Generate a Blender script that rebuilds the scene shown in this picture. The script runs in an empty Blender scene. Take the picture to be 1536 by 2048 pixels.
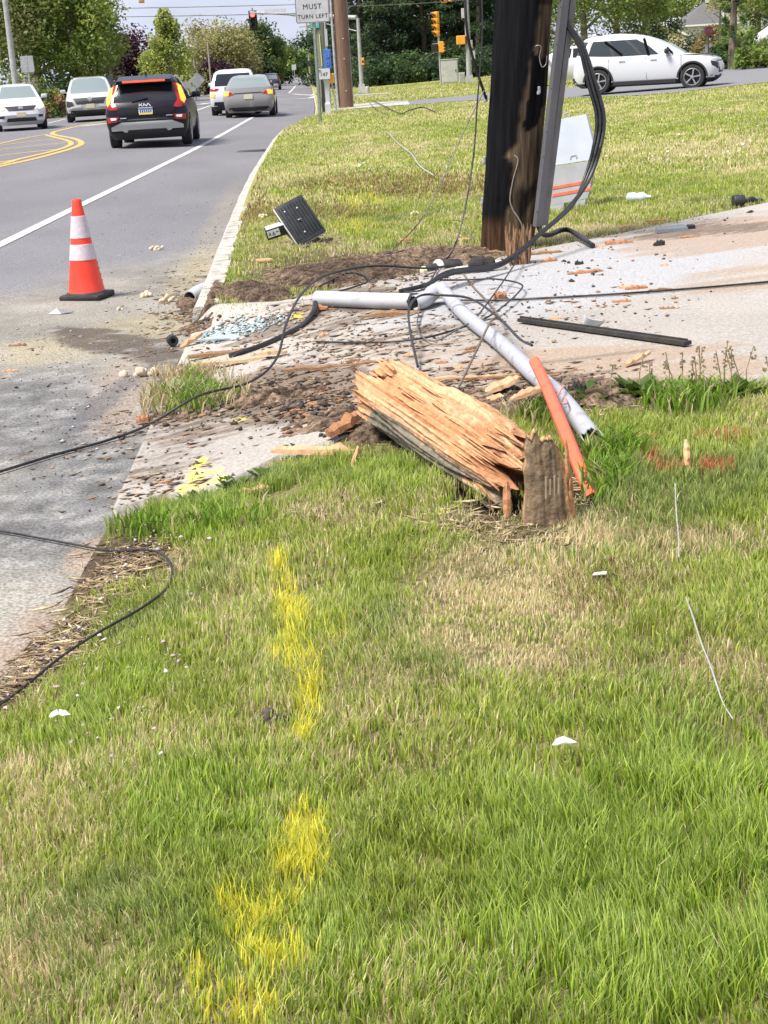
import bpy, bmesh, math, random
import numpy as np
from mathutils import Vector, Matrix

# ------------------------------------------------------------------ camera
SC = bpy.context.scene
COL = SC.collection
FPX, PW, PH, CAMH = 3000.0, 1536, 2048, 1.5
PITCH, ROLL = math.radians(16.39), math.radians(3.4)
Fv = Vector((0, math.cos(PITCH), -math.sin(PITCH)))
_R0 = Vector((1, 0, 0)); _U0 = Vector((0, math.sin(PITCH), math.cos(PITCH)))
Rv = _R0 * math.cos(ROLL) - _U0 * math.sin(ROLL)
Uv = _U0 * math.cos(ROLL) + _R0 * math.sin(ROLL)
EYE = Vector((0, 0, CAMH))
cam_d = bpy.data.cameras.new('camera')
cam = bpy.data.objects.new('camera', cam_d); COL.objects.link(cam)
cam_d.sensor_fit = 'VERTICAL'; cam_d.sensor_height = 36.0; cam_d.lens = FPX / PH * 36.0
cam_d.clip_start = 0.05; cam_d.clip_end = 3000
M = Matrix((Rv, Uv, -Fv)).transposed().to_4x4(); M.translation = EYE
cam.matrix_world = M
SC.camera = cam

# ------------------------------------------------------------------ light: bright thin overcast
SUN_EL, SUN_AZ = math.radians(58), math.radians(-122)     # high, from the left behind the camera
w = bpy.data.worlds.new('World'); SC.world = w; w.use_nodes = True
nt = w.node_tree; nt.nodes.clear()
def wn(t, **k):
    n = nt.nodes.new(t)
    for a, b in k.items(): setattr(n, a, b)
    return n
sky = wn('ShaderNodeTexSky', sky_type='NISHITA', sun_disc=False, sun_elevation=SUN_EL, sun_rotation=SUN_AZ)
tc = wn('ShaderNodeTexCoord'); mp = wn('ShaderNodeMapping'); mp.inputs['Scale'].default_value = (2.2, 2.2, 9.0)
nz = wn('ShaderNodeTexNoise'); nz.inputs['Scale'].default_value = 1.6; nz.inputs['Detail'].default_value = 6; nz.inputs['Roughness'].default_value = .55
rp = wn('ShaderNodeValToRGB'); rp.color_ramp.elements[0].position = .30; rp.color_ramp.elements[1].position = .62
rp.color_ramp.elements[0].color = (.6, .6, .6, 1); rp.color_ramp.elements[1].color = (1, 1, 1, 1)
cc = wn('ShaderNodeValToRGB'); cc.color_ramp.elements[0].position = .35; cc.color_ramp.elements[1].position = .7
cc.color_ramp.elements[0].color = (4.3, 4.7, 6.6, 1); cc.color_ramp.elements[1].color = (7.0, 7.1, 7.8, 1)
mx = wn('ShaderNodeMix', data_type='RGBA')
bg = wn('ShaderNodeBackground'); bg.inputs['Strength'].default_value = .074
ou = wn('ShaderNodeOutputWorld'); L = nt.links.new
L(tc.outputs['Generated'], mp.inputs['Vector']); L(mp.outputs[0], nz.inputs['Vector'])
L(nz.outputs['Fac'], rp.inputs['Fac']); L(nz.outputs['Fac'], cc.inputs['Fac'])
L(rp.outputs['Color'], mx.inputs['Factor']); L(sky.outputs[0], mx.inputs['A']); L(cc.outputs['Color'], mx.inputs['B'])
L(mx.outputs['Result'], bg.inputs['Color']); L(bg.outputs[0], ou.inputs[0])
sun_d = bpy.data.lights.new('sun', 'SUN'); sun_d.energy = 3.7; sun_d.angle = math.radians(20); sun_d.color = (1, .95, .87)
sun = bpy.data.objects.new('sun', sun_d); COL.objects.link(sun); sun.location = (0, 0, 30)
# Nishita: rotation 0 = +Y, positive turns clockwise seen from above
sdir = Vector((math.sin(SUN_AZ) * math.cos(SUN_EL), math.cos(SUN_AZ) * math.cos(SUN_EL), math.sin(SUN_EL)))
sun.rotation_euler = sdir.to_track_quat('Z', 'Y').to_euler()
SC.view_settings.view_transform = 'Standard'; SC.view_settings.look = 'None'
SC.view_settings.exposure = 1.0; SC.view_settings.gamma = 1; SC.view_settings.use_curve_mapping = False
SC.cycles.max_bounces = 6; SC.cycles.diffuse_bounces = 3; SC.cycles.transparent_max_bounces = 8
SC.cycles.use_denoising = True

# ------------------------------------------------------------------ numeric helpers
def _h(ix, iy, seed):
    n = (ix.astype(np.int64) * 374761393 + iy.astype(np.int64) * 668265263 + seed * 1442695041) & 0xffffffff
    n = ((n ^ (n >> 13)) * 1274126177) & 0xffffffff
    return ((n ^ (n >> 16)) & 0xffff) / 65535.0
def vn(x, y, seed=0):
    x = np.asarray(x, float); y = np.asarray(y, float)
    ix, iy = np.floor(x), np.floor(y); fx, fy = x - ix, y - iy
    fx = fx * fx * (3 - 2 * fx); fy = fy * fy * (3 - 2 * fy)
    a, b = _h(ix, iy, seed), _h(ix + 1, iy, seed); c, d = _h(ix, iy + 1, seed), _h(ix + 1, iy + 1, seed)
    return (a * (1 - fx) + b * fx) * (1 - fy) + (c * (1 - fx) + d * fx) * fy
def fbm(x, y, seed=0, o=4):
    t, a, s = 0, .5, 0
    for k in range(o):
        t = t + a * vn(np.asarray(x) * 2 ** k, np.asarray(y) * 2 ** k, seed + 17 * k); s += a; a *= .5
    return t / s
def sm(a, b, x):
    t = np.clip((np.asarray(x, float) - a) / (b - a), 0, 1); return t * t * (3 - 2 * t)
F_, R_, U_, E_ = (np.array(v) for v in (Fv, Rv, Uv, EYE))
def project(p):
    """world points (n,3) to photo pixels, used once to read which patch of the lawn or road a point belongs to"""
    v = np.asarray(p) - E_; d = np.maximum(v @ F_, 1e-3)
    return PW / 2 + FPX * (v @ R_) / d, PH / 2 - FPX * (v @ U_) / d
def inpoly(px, py, poly):
    r = np.zeros(np.shape(px), bool); n = len(poly)
    for i in range(n):
        x0, y0 = poly[i]; x1, y1 = poly[(i + 1) % n]
        if y0 == y1: continue
        c = ((y0 > py) != (y1 > py)) & (px < (x1 - x0) * (py - y0) / (y1 - y0) + x0); r ^= c
    return r
def blob(px, py, cx, cy, rx, ry, a=0.0):
    c, s = math.cos(math.radians(a)), math.sin(math.radians(a))
    dx, dy = px - cx, py - cy; u = (dx * c + dy * s) / rx; v = (-dx * s + dy * c) / ry
    return np.clip(1.35 - (u * u + v * v), 0, 1)
def segdist(px, py, pts):
    d = np.full(np.shape(px), 1e9)
    for (x0, y0, w0), (x1, y1, w1) in zip(pts[:-1], pts[1:]):
        L2 = max((x1 - x0) ** 2 + (y1 - y0) ** 2, 1e-6)
        t = np.clip(((px - x0) * (x1 - x0) + (py - y0) * (y1 - y0)) / L2, 0, 1)
        d = np.minimum(d, np.hypot(px - x0 - t * (x1 - x0), py - y0 - t * (y1 - y0)) / (w0 + (w1 - w0) * t))
    return d

def ray(px, py):
    return (Fv + Rv * ((px - PW / 2) / FPX) + Uv * ((PH / 2 - py) / FPX))
def onz(px, py, z):
    d = ray(px, py); t = (z - CAMH) / d.z; return EYE + d * t
def P(px, py, Y):
    d = ray(px, py); return EYE + d * (Y / d.y)

# ------------------------------------------------------------------ terrain
KPX = [(-400, 2100), (-150, 1600), (0, 1400), (95, 1275), (195, 1090), (226, 1035), (283, 905), (330, 800), (364, 718),
       (385, 655), (405, 608), (441, 506), (478, 408), (499, 362), (522, 323), (545, 285), (563, 265), (600, 248), (628, 236), (631, 215)]
def rise(y): return .0022 * np.clip(np.asarray(y, float) - 12, 0, 45)
KW = []
for x, y in KPX:
    p_ = onz(x, y, 0)
    for _ in range(12): p_ = onz(x, y, float(rise(p_.y)))
    KW.append(p_)
KY = [p.y for p in KW]; KX = [p.x for p in KW]
dv = ray(618, 150); slope = dv.x / dv.y
KY += [KY[-1] + 600]; KX += [KX[-1] + 600 * slope]
KY = np.array([KY[0] - 20] + KY); KX = np.array([KX[0] - 1.5] + KX)
YK = onz(385, 655, 0).y; YN = onz(226, 1035, 0).y
def kx(y): return np.interp(y, KY, KX)
def zg(x, y):
    x = np.asarray(x, float); y = np.asarray(y, float); s = x - kx(y)
    road = .028 * np.clip(-s, 0, 5.5) - .004 * np.clip(-s - 9, 0, 6)
    rw = .12 + 1.18 * sm(YK + .05, YK - 1.1, y) - .6 * sm(YN, YN - .6, y)
    side = .125 * sm(0, 1, s / rw) + .03 * np.clip(s, 0, 22)
    left = .15 * sm(14.5, 14.8, -s) + .008 * np.clip(-s - 14.5, 0, 60)
    far = .0022 * np.clip(y - 115, 0, 500)
    return np.where(s < 0, road + left, side) + far + rise(y)
def zgs(x, y): return float(zg(x, y))
def gp(px, py, dz=0.0):
    z = .1
    for _ in range(25):
        p = onz(px, py, z + dz); z = .5 * z + .5 * zgs(p.x, p.y)
    p = onz(px, py, z + dz); return Vector((p.x, p.y, zgs(p.x, p.y) + dz))
def gp_np(px, py):
    px = np.asarray(px, float)[:, None]; py = np.asarray(py, float)[:, None]
    d = F_ + R_ * ((px - PW / 2) / FPX) + U_ * ((PH / 2 - py) / FPX); z = np.full(len(px), .1)
    for _ in range(25):
        p = E_ + d * ((z - CAMH) / d[:, 2])[:, None]; z = .5 * z + .5 * zg(p[:, 0], p[:, 1])
    return np.stack([p[:, 0], p[:, 1], z], -1)
def at(px, Y, py=150):
    p = P(px, py, Y); return Vector((p.x, Y, zgs(p.x, Y)))

# ------------------------------------------------------------------ materials
MATS = {}
def mat(name, c1, c2=None, scale=8.0, rough=.7, bump=0.0, metal=0.0, coat=0.0, emit=0.0, stretch=None, attr=None, detail=5.0, spec=.5, fac=(.35, .65), trans=0.0, bscale=None):
    if name in MATS: return MATS[name]
    m = bpy.data.materials.new(name); m.use_nodes = True; t = m.node_tree; N = t.nodes; b = N['Principled BSDF']; k = t.links.new
    b.inputs['Roughness'].default_value = rough; b.inputs['Metallic'].default_value = metal
    b.inputs['Coat Weight'].default_value = coat; b.inputs['Specular IOR Level'].default_value = spec
    c1 = tuple(c1) + (1,); src = None
    co = N.new('ShaderNodeTexCoord'); ma = N.new('ShaderNodeMapping'); k(co.outputs['Object'], ma.inputs['Vector'])
    if stretch: ma.inputs['Scale'].default_value = stretch
    no = N.new('ShaderNodeTexNoise'); no.inputs['Scale'].default_value = scale; no.inputs['Detail'].default_value = detail; no.inputs['Roughness'].default_value = .6
    k(ma.outputs[0], no.inputs['Vector'])
    if attr:
        at_ = N.new('ShaderNodeAttribute'); at_.attribute_name = attr
        if c2 is not None:      # fine grain: multiply
            rr = N.new('ShaderNodeValToRGB'); rr.color_ramp.elements[0].position = fac[0]; rr.color_ramp.elements[1].position = fac[1]
            rr.color_ramp.elements[0].color = c1; rr.color_ramp.elements[1].color = tuple(c2) + (1,)
            k(no.outputs['Fac'], rr.inputs['Fac'])
            mm = N.new('ShaderNodeMix'); mm.data_type = 'RGBA'; mm.blend_type = 'MULTIPLY'; mm.inputs['Factor'].default_value = 1
            k(at_.outputs['Color'], mm.inputs['A']); k(rr.outputs['Color'], mm.inputs['B']); src = mm.outputs['Result']
        else: src = at_.outputs['Color']
    elif c2 is not None:
        rr = N.new('ShaderNodeValToRGB'); rr.color_ramp.elements[0].position = fac[0]; rr.color_ramp.elements[1].position = fac[1]
        rr.color_ramp.elements[0].color = c1; rr.color_ramp.elements[1].color = tuple(c2) + (1,)
        k(no.outputs['Fac'], rr.inputs['Fac']); src = rr.outputs['Color']
    if src is not None: k(src, b.inputs['Base Color'])
    else: b.inputs['Base Color'].default_value = c1
    if emit:
        if src is not None: k(src, b.inputs['Emission Color'])
        else: b.inputs['Emission Color'].default_value = c1
        b.inputs['Emission Strength'].default_value = emit
    if bump:
        bu = N.new('ShaderNodeBump'); bu.inputs['Strength'].default_value = bump; bu.inputs['Distance'].default_value = .02
        if bscale:
            n2 = N.new('ShaderNodeTexNoise'); n2.inputs['Scale'].default_value = bscale; n2.inputs['Detail'].default_value = 4; k(ma.outputs[0], n2.inputs['Vector']); k(n2.outputs['Fac'], bu.inputs['Height'])
        else: k(no.outputs['Fac'], bu.inputs['Height'])
        k(bu.outputs[0], b.inputs['Normal'])
    if trans:
        tr = N.new('ShaderNodeBsdfTranslucent'); ms = N.new('ShaderNodeMixShader'); ms.inputs[0].default_value = trans
        if src is not None: k(src, tr.inputs['Color'])
        else: tr.inputs['Color'].default_value = c1
        k(b.outputs[0], ms.inputs[1]); k(tr.outputs[0], ms.inputs[2]); k(ms.outputs[0], N['Material Output'].inputs['Surface'])
    MATS[name] = m; return m

# ------------------------------------------------------------------ mesh helpers
def tag(o, label=None, cat=None, group=None, kind=None):
    if label: o['label'] = label
    if cat: o['category'] = cat
    if group: o['group'] = group
    if kind: o['kind'] = kind
    return o
def thing(name, loc, label, cat, group=None, rz=0.0):
    o = bpy.data.objects.new(name, None); COL.objects.link(o); o.location = loc; o.rotation_euler = (0, 0, rz); o.empty_display_size = .1
    return tag(o, label, cat, group)
class MB:
    def __init__(s): s.v = []; s.f = []
    def add(s, vs, fs):
        o = len(s.v); s.v += [Vector(p) for p in vs]; s.f += [[i + o for i in q] for q in fs]; return s
    def box(s, c, d, rot=None, bev=0.0):
        c = Vector(c); hx, hy, hz = (q / 2 for q in d)
        if bev:
            bm = bmesh.new(); bmesh.ops.create_cube(bm, size=1)
            for p in bm.verts: p.co = Vector((p.co.x * d[0], p.co.y * d[1], p.co.z * d[2]))
            bmesh.ops.bevel(bm, geom=bm.edges[:], offset=bev, segments=2, affect='EDGES', profile=.5)
            bm.verts.index_update(); vs = [p.co.copy() for p in bm.verts]; fs = [[p.index for p in f.verts] for f in bm.faces]; bm.free()
        else:
            vs = [Vector((x, y, z)) for x in (-hx, hx) for y in (-hy, hy) for z in (-hz, hz)]
            fs = [(0, 1, 3, 2), (4, 6, 7, 5), (0, 4, 5, 1), (2, 3, 7, 6), (0, 2, 6, 4), (1, 5, 7, 3)]
        if rot is not None: vs = [rot @ p for p in vs]
        return s.add([p + c for p in vs], fs)
    def tube(s, pts, r, n=8, caps=True):
        pts = [Vector(p) for p in pts]; m = len(pts); rs = r if isinstance(r, (list, tuple)) else [r] * m
        vs = []; fs = []; ref = None
        for i, p in enumerate(pts):
            t = (pts[min(i + 1, m - 1)] - pts[max(i - 1, 0)]).normalized()
            if ref is None: ref = Vector((0, 0, 1)) if abs(t.z) < .9 else Vector((1, 0, 0))
            u = ref - t * ref.dot(t)
            u = u.normalized() if u.length > 1e-6 else t.orthogonal().normalized()
            ref = u; w_ = t.cross(u)
            for k in range(n):
                a = 2 * math.pi * k / n; vs.append(p + (u * math.cos(a) + w_ * math.sin(a)) * rs[i])
        for i in range(m - 1):
            for k in range(n): fs.append((i * n + k, i * n + (k + 1) % n, (i + 1) * n + (k + 1) % n, (i + 1) * n + k))
        if caps: fs.append(tuple(reversed(range(n)))); fs.append(tuple(range((m - 1) * n, m * n)))
        return s.add(vs, fs)
    def bar(s, a, b, w_, h, up=(0, 0, 1)):
        a, b = Vector(a), Vector(b); t = (b - a); Ln = t.length; t.normalize(); up = Vector(up)
        x = t.cross(up)
        x = x.normalized() if x.length > 1e-6 else t.orthogonal().normalized()
        y = x.cross(t)
        return s.box((a + b) / 2, (w_, Ln, h), Matrix((x, t, y)).transposed())
    def lathe(s, prof, n=32, c=(0, 0, 0), M3=None, caps=True):
        c = Vector(c); vs = []; fs = []
        for (r, z) in prof:
            for k in range(n):
                a = 2 * math.pi * k / n; p = Vector((r * math.cos(a), r * math.sin(a), z)); vs.append(c + (M3 @ p if M3 else p))
        for i in range(len(prof) - 1):
            for k in range(n): fs.append((i * n + k, i * n + (k + 1) % n, (i + 1) * n + (k + 1) % n, (i + 1) * n + k))
        if caps: fs.append(tuple(reversed(range(n)))); fs.append(tuple(range((len(prof) - 1) * n, len(prof) * n)))
        return s.add(vs, fs)
    def prism(s, pts, d):
        """polygon (list of 3D points) extruded along vector d"""
        n = len(pts); d = Vector(d); a = [Vector(p) for p in pts]; vs = a + [p + d for p in a]
        return s.add(vs, [tuple(range(n)), tuple(range(2 * n - 1, n - 1, -1))] + [(i, (i + n), (i + 1) % n + n, (i + 1) % n) for i in range(n)])
    def build(s, name, m, parent=None, world=False, smooth=0, origin=None):
        off = Vector(origin) if origin is not None else (parent.location if (parent is not None and world) else Vector())
        me = bpy.data.meshes.new(name); me.from_pydata([tuple(p - off) for p in s.v], [], s.f); me.update()
        bm = bmesh.new(); bm.from_mesh(me); bmesh.ops.recalc_face_normals(bm, faces=bm.faces); bm.to_mesh(me); bm.free()
        if m is not None: me.materials.append(m)
        if smooth:
            me.polygons.foreach_set('use_smooth', [True] * len(me.polygons)); me.set_sharp_from_angle(angle=math.radians(smooth))
        o = bpy.data.objects.new(name, me); COL.objects.link(o)
        if parent is not None: o.parent = parent
        elif origin is not None: o.location = origin
        return o
def raw_mesh(name, verts, loops, starts, m, cols=None, smooth=False, extra=None):
    me = bpy.data.meshes.new(name); verts = np.ascontiguousarray(verts, np.float32)
    me.vertices.add(len(verts)); me.vertices.foreach_set('co', verts.ravel())
    me.loops.add(len(loops)); me.loops.foreach_set('vertex_index', np.ascontiguousarray(loops, np.int32))
    me.polygons.add(len(starts)); me.polygons.foreach_set('loop_start', np.ascontiguousarray(starts, np.int32))
    if cols is not None:
        a = me.color_attributes.new('col', 'FLOAT_COLOR', 'POINT')
        c4 = np.ones((len(verts), 4), np.float32); c4[:, :3] = cols; a.data.foreach_set('color', c4.ravel())
    me.update(calc_edges=True); me.validate()
    if smooth: me.polygons.foreach_set('use_smooth', np.ones(len(starts), bool))
    me.materials.append(m)
    o = bpy.data.objects.new(name, me); COL.objects.link(o); return o
def grid_obj(name, X, Y, Z, m, cols=None, smooth=True, keep=None):
    nu, nv = X.shape; V = np.stack([X, Y, Z], -1).reshape(-1, 3)
    i = np.arange(nu * nv).reshape(nu, nv)
    q = np.stack([i[:-1, :-1], i[1:, :-1], i[1:, 1:], i[:-1, 1:]], -1).reshape(-1, 4)
    if keep is not None: q = q[keep[:-1, :-1].ravel() & keep[1:, 1:].ravel() & keep[1:, :-1].ravel() & keep[:-1, 1:].ravel()]
    return raw_mesh(name, V, q.ravel(), np.arange(len(q)) * 4, m, None if cols is None else cols.reshape(-1, 3), smooth)
def crom(pts, n=8):
    pts = [Vector(p) for p in pts]; q = [pts[0] * 2 - pts[1]] + pts + [pts[-1] * 2 - pts[-2]]; o = []
    for i in range(1, len(q) - 2):
        a, b, c, d = q[i - 1:i + 3]
        for k in range(n):
            t = k / n; o.append(.5 * ((2 * b) + (c - a) * t + (2 * a - 5 * b + 4 * c - d) * t * t + (3 * b - a - 3 * c + d) * t ** 3))
    o.append(pts[-1]); return o
def text_mesh(body, size, mname, parent, M4, depth=.002, name='lettering', spacing=1.0):
    cu = bpy.data.curves.new('lettering', 'FONT'); cu.body = body; cu.size = size; cu.align_x = 'CENTER'; cu.align_y = 'CENTER'; cu.extrude = depth; cu.space_character = spacing
    ob = bpy.data.objects.new('lettering', cu); COL.objects.link(ob); dg = bpy.context.evaluated_depsgraph_get()
    me = bpy.data.meshes.new_from_object(ob.evaluated_get(dg)); COL.objects.unlink(ob); bpy.data.objects.remove(ob)
    me.materials.clear(); me.materials.append(mname); o = bpy.data.objects.new(name, me); COL.objects.link(o)
    o.parent = parent; o.matrix_local = M4; return o

# ------------------------------------------------------------------ setting: one ground sheet to the horizon
def grow(a, b, st, f):
    o = [a]
    while o[-1] < b: o.append(o[-1] + st); st *= f
    return o
S_ = np.array(sorted(set([-x for x in grow(14.5, 500, 2, 1.3)] + list(np.linspace(-14.4, -.8, 10)) + list(np.arange(-.6, 6.001, .06)) + grow(6.2, 600, .25, 1.13))))
Y_ = np.array(list(np.linspace(-6, 1.9, 8)) + list(np.arange(2.0, 14, .06)) + grow(14, 900, .1, 1.06))
Sg, Yg = np.meshgrid(S_, Y_, indexing='ij'); Xg = kx(Yg) + Sg
DRV = [(228, 1032), (330, 1003), (440, 985), (560, 925), (720, 880), (900, 840), (1100, 800), (1250, 778), (1400, 772), (1536, 768), (1900, 752),
       (1900, 352), (1536, 412), (1400, 440), (1240, 475), (1080, 505), (900, 545), (745, 572), (560, 612), (392, 655), (338, 800), (290, 905)]
def driveway_mask(px, py): return inpoly(px, py, DRV)
Zg = zg(Xg, Yg)
Pg = np.stack([Xg, Yg, Zg], -1).reshape(-1, 3); gx, gy = project(Pg); gx = gx.reshape(Sg.shape); gy = gy.reshape(Sg.shape)
front = (Yg > 2.0)
hole = np.where(front, blob(gx, gy, 960, 990, 120, 50) + .6 * blob(gx, gy, 1170, 960, 60, 60), 0)
Zg = Zg + np.where(Sg < -.01, -.07, np.where((Sg < .1) & (Yg > YK), -.03, 0)) + np.where((Sg > .25) & front, .02 * (fbm(Xg * 3, Yg * 3, 5) - .5), 0) - .07 * np.clip(hole, 0, 1)
dm = driveway_mask(gx, gy) & front & (Yg < 30)
Zg = np.where(dm, Zg - .06, Zg)
nn = fbm(Xg * 1.1, Yg * 1.1, 9)[..., None]; n3 = fbm(Xg * 9, Yg * 9, 3)[..., None]
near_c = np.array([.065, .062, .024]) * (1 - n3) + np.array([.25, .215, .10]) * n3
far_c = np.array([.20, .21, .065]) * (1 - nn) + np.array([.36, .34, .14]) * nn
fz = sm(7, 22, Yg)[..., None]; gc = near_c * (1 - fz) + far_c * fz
dirt = np.clip(hole + np.where(front, blob(gx, gy, 230, 1130, 130, 60, -35) + blob(gx, gy, 60, 1350, 110, 60, -40) + blob(gx, gy, 1190, 800, 120, 40) + blob(gx, gy, 760, 540, 330, 55), 0), 0, 1)[..., None]
gc = gc * (1 - dirt) + np.array([.085, .062, .042]) * dirt * (.6 + .9 * n3)
hl = np.clip(hole * 1.3, 0, 1)[..., None]; gc = gc * (1 - hl) + np.array([.035, .026, .018]) * hl
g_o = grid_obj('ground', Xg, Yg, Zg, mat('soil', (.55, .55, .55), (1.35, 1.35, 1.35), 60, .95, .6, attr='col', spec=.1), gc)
tag(g_o, kind='structure')

# road
Sr = np.array([-14.5, -13, -11, -9, -7, -6, -5.5, -5, -4.5] + list(np.arange(-4.2, -.009, .045)) + [0.0]); Yr = np.array(list(np.linspace(-6, 3.4, 8)) + list(np.arange(3.5, 14, .045)) + grow(14, 700, .1, 1.06))
Sr, Yr = np.meshgrid(Sr, Yr, indexing='ij'); Xr = kx(Yr) + Sr; Zr = zg(Xr, Yr)
Zr = np.where(Sr == 0, 0 * Zr, Zr)
rx_, ry_ = project(np.stack([Xr, Yr, Zr], -1).reshape(-1, 3)); rx_ = rx_.reshape(Sr.shape); ry_ = ry_.reshape(Sr.shape)
ok = (Yr > 2.5)
def B(*a): return np.where(ok, blob(rx_, ry_, *a), 0)[..., None]
n1 = fbm(Xr * .9, Yr * .5, 21)[..., None]; n2 = fbm(Xr * 6, Yr * 6, 22)[..., None]; n4 = fbm(Xr * 2.5, Yr * 1.6, 23)[..., None]; n5 = fbm(Xr * 14, Yr * 11, 24)[..., None]
rc = np.array([.158, .154, .163]) * (.82 + .36 * n1)
lim = (600 + 35 * (n1 - .5) * 2) - (rx_[..., None] * .18)          # older, dustier patch in front of the driveway
old = np.where(ok[..., None], sm(0, 70, ry_[..., None] - lim + 60), 0)
oc = np.array([.215, .20, .172]) * (.55 + .9 * n4)
rc = rc * (1 - old) + oc * old
gray = np.clip(B(30, 830, 240, 95, -8) + B(140, 1000, 220, 130, -30), 0, 1); rc = rc * (1 - gray * .85) + np.array([.132, .132, .132]) * (.1 + 1.8 * n5) * gray * .85
tan = np.clip(B(290, 655, 140, 30, -8) + B(100, 700, 130, 30, -6) + .7 * B(380, 560, 70, 40, -40) + B(430, 470, 30, 120, 25) * .4, 0, 1); rc = rc * (1 - tan * .7) + np.array([.30, .26, .165]) * (.6 + .7 * n2) * tan * .7
mud = sm(.35, .6, B(240, 690, 150, 30, 9) * .8 + .5 * B(290, 750, 140, 40, -10) * n2 + .7 * B(400, 600, 60, 60, -40) * n2 + .55 * B(70, 890, 120, 40, -35) * n2 + (n2 - .5) * .9)
rc = rc * (1 - mud * .85) + np.array([.075, .058, .047]) * (.6 + .8 * n5) * mud * .85
sand = np.clip(B(60, 1290, 120, 60, -38) + B(190, 1110, 70, 35, -25) + B(235, 800, 60, 90, 20) * .6, 0, 1); rc = rc * (1 - sand * .8) + np.array([.30, .225, .17]) * (.75 + .5 * n2) * sand * .8
pale = sm(.6, .75, n5) * old * .5; rc = rc * (1 - pale) + np.array([.30, .29, .27]) * pale
damp = sm(.3, .7, B(200, 810, 120, 22, -38) + (n2 - .5) * .5); rc = rc * (1 - damp * .55) + np.array([.085, .085, .095]) * damp * .55
Zr = Zr + np.where(ok, mud[..., 0] * .006 * n2[..., 0], 0) + np.where((Sr < -.02) & (Yr < 8), .0015 * (fbm(Xr * 5, Yr * 5, 31) - .5), 0)
tag(grid_obj('road', Xr, Yr, Zr, mat('asphalt', (.6, .6, .6), (1.4, 1.4, 1.4), 85, .88, .35, attr='col', detail=3, spec=.25), rc), kind='structure')

def sheet(name, m, pl, pr, dz, nu=40, nv=6, cols=None):
    """strip between two photo-read ground lines (lists of world points)"""
    a = np.array([tuple(p) for p in crom(pl, 6)]); b = np.array([tuple(p) for p in crom(pr, 6)])
    def res(q):
        d = np.r_[0, np.cumsum(np.hypot(*(np.diff(q[:, :2], axis=0).T)))]; t = np.linspace(0, d[-1], nu)
        return np.stack([np.interp(t, d, q[:, i]) for i in range(2)], -1)
    a, b = res(a), res(b); t = np.linspace(0, 1, nv)[None, :, None]
    q = a[:, None] * (1 - t) + b[:, None] * t
    return grid_obj(name, q[..., 0], q[..., 1], zg(q[..., 0], q[..., 1]) + dz, m, cols)
asph = mat('lane_asphalt', (.13, .13, .14), (.19, .19, .195), 30, .9, .2)
conc = mat('pale_concrete', (.30, .29, .27), (.40, .39, .37), 12, .85, .15)
G = lambda L_: [gp(x, y) for x, y in L_]
tag(sheet('path', conc, G([(598 + 40, 226), (700, 219), (760, 214), (820, 210)]), G([(640, 218), (700, 211), (760, 205), (815, 202)]), .02), kind='structure')
tag(sheet('side_lane', asph, G([(815, 211), (970, 200), (1130, 197), (1300, 190), (1420, 178), (1536, 165), (1700, 150)]), G([(812, 203), (970, 189), (1130, 176), (1300, 168), (1420, 152), (1536, 140), (1700, 124)]), .016), kind='structure')
tag(sheet('far_lane', asph, G([(1120, 160), (1300, 154), (1440, 149), (1536, 143), (1700, 128)]), G([(1120, 153), (1300, 145), (1440, 136), (1536, 128), (1700, 112)]), .014), kind='structure')
# side street at the lights, left
Yc = np.linspace(92, 108, 4); Sc = np.linspace(-90, -14.4, 12); Sc, Yc = np.meshgrid(Sc, Yc, indexing='ij')
tag(grid_obj('side_street', kx(Yc) + Sc, Yc, zg(kx(Yc) + Sc, Yc) + .02, asph), kind='structure')
Yc = np.linspace(30, 90, 40); Sc = np.linspace(-16.6, -14.9, 3); Sc, Yc = np.meshgrid(Sc, Yc, indexing='ij')
tag(grid_obj('pavement', kx(Yc) + Sc, Yc, zg(kx(Yc) + Sc, Yc) + .02, conc), kind='structure')

# road markings, each a thin sheet on the road
def stripe(name, m, pts, w_, dz=.004, sm_=True, n=10):
    q = crom([gp(x, y) for x, y in pts], n) if sm_ else [gp(x, y) for x, y in pts]
    if not sm_:
        q = [q[i] + (q[i + 1] - q[i]) * (k / n) for i in range(len(q) - 1) for k in range(n)] + [q[-1]]
    vs = []; fs = []
    for i, p in enumerate(q):
        t = q[min(i + 1, len(q) - 1)] - q[max(i - 1, 0)]; t.z = 0; t.normalize(); nrm = Vector((t.y, -t.x, 0)) * (w_ / 2)
        for s_ in (-1, 1):
            a = p + nrm * s_; vs.append((a.x, a.y, zgs(a.x, a.y) + dz + .0022))
        if i: fs.append((2 * i - 2, 2 * i - 1, 2 * i + 1, 2 * i))
    o = MB().add(vs, fs).build(name, m); tag(o, kind='structure'); return o
wp = mat('white_road_paint', (.36, .36, .34), (.56, .56, .53), 26, .7, .1)
yp = mat('yellow_road_paint', (.42, .26, .06), (.60, .40, .11), 20, .7, .1)
stripe('road_marking', wp, [(-260, 612), (0, 490), (155, 414), (310, 338), (417, 284), (517, 229)], .13)
stripe('road_marking', wp, [(390, 222), (434, 207)], .13)
stripe('road_marking', wp, [(95, 247), (132, 238)], .13)
stripe('road_marking', wp, [(165, 252.5), (213, 247)], .4)
stripe('road_marking', wp, [(548, 199), (590, 198), (625, 196)], .5)
stripe('road_marking', wp, [(550, 191), (572, 190)], .4); stripe('road_marking', wp, [(586, 188), (630, 187)], .4)
stripe('road_marking', wp, [(399, 198), (430, 196)], .6); stripe('road_marking', wp, [(399, 209), (418, 206)], .5)
stripe('road_marking', wp, [(578, 186), (584, 180), (591, 172)], .16)
Y2 = .006
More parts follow.
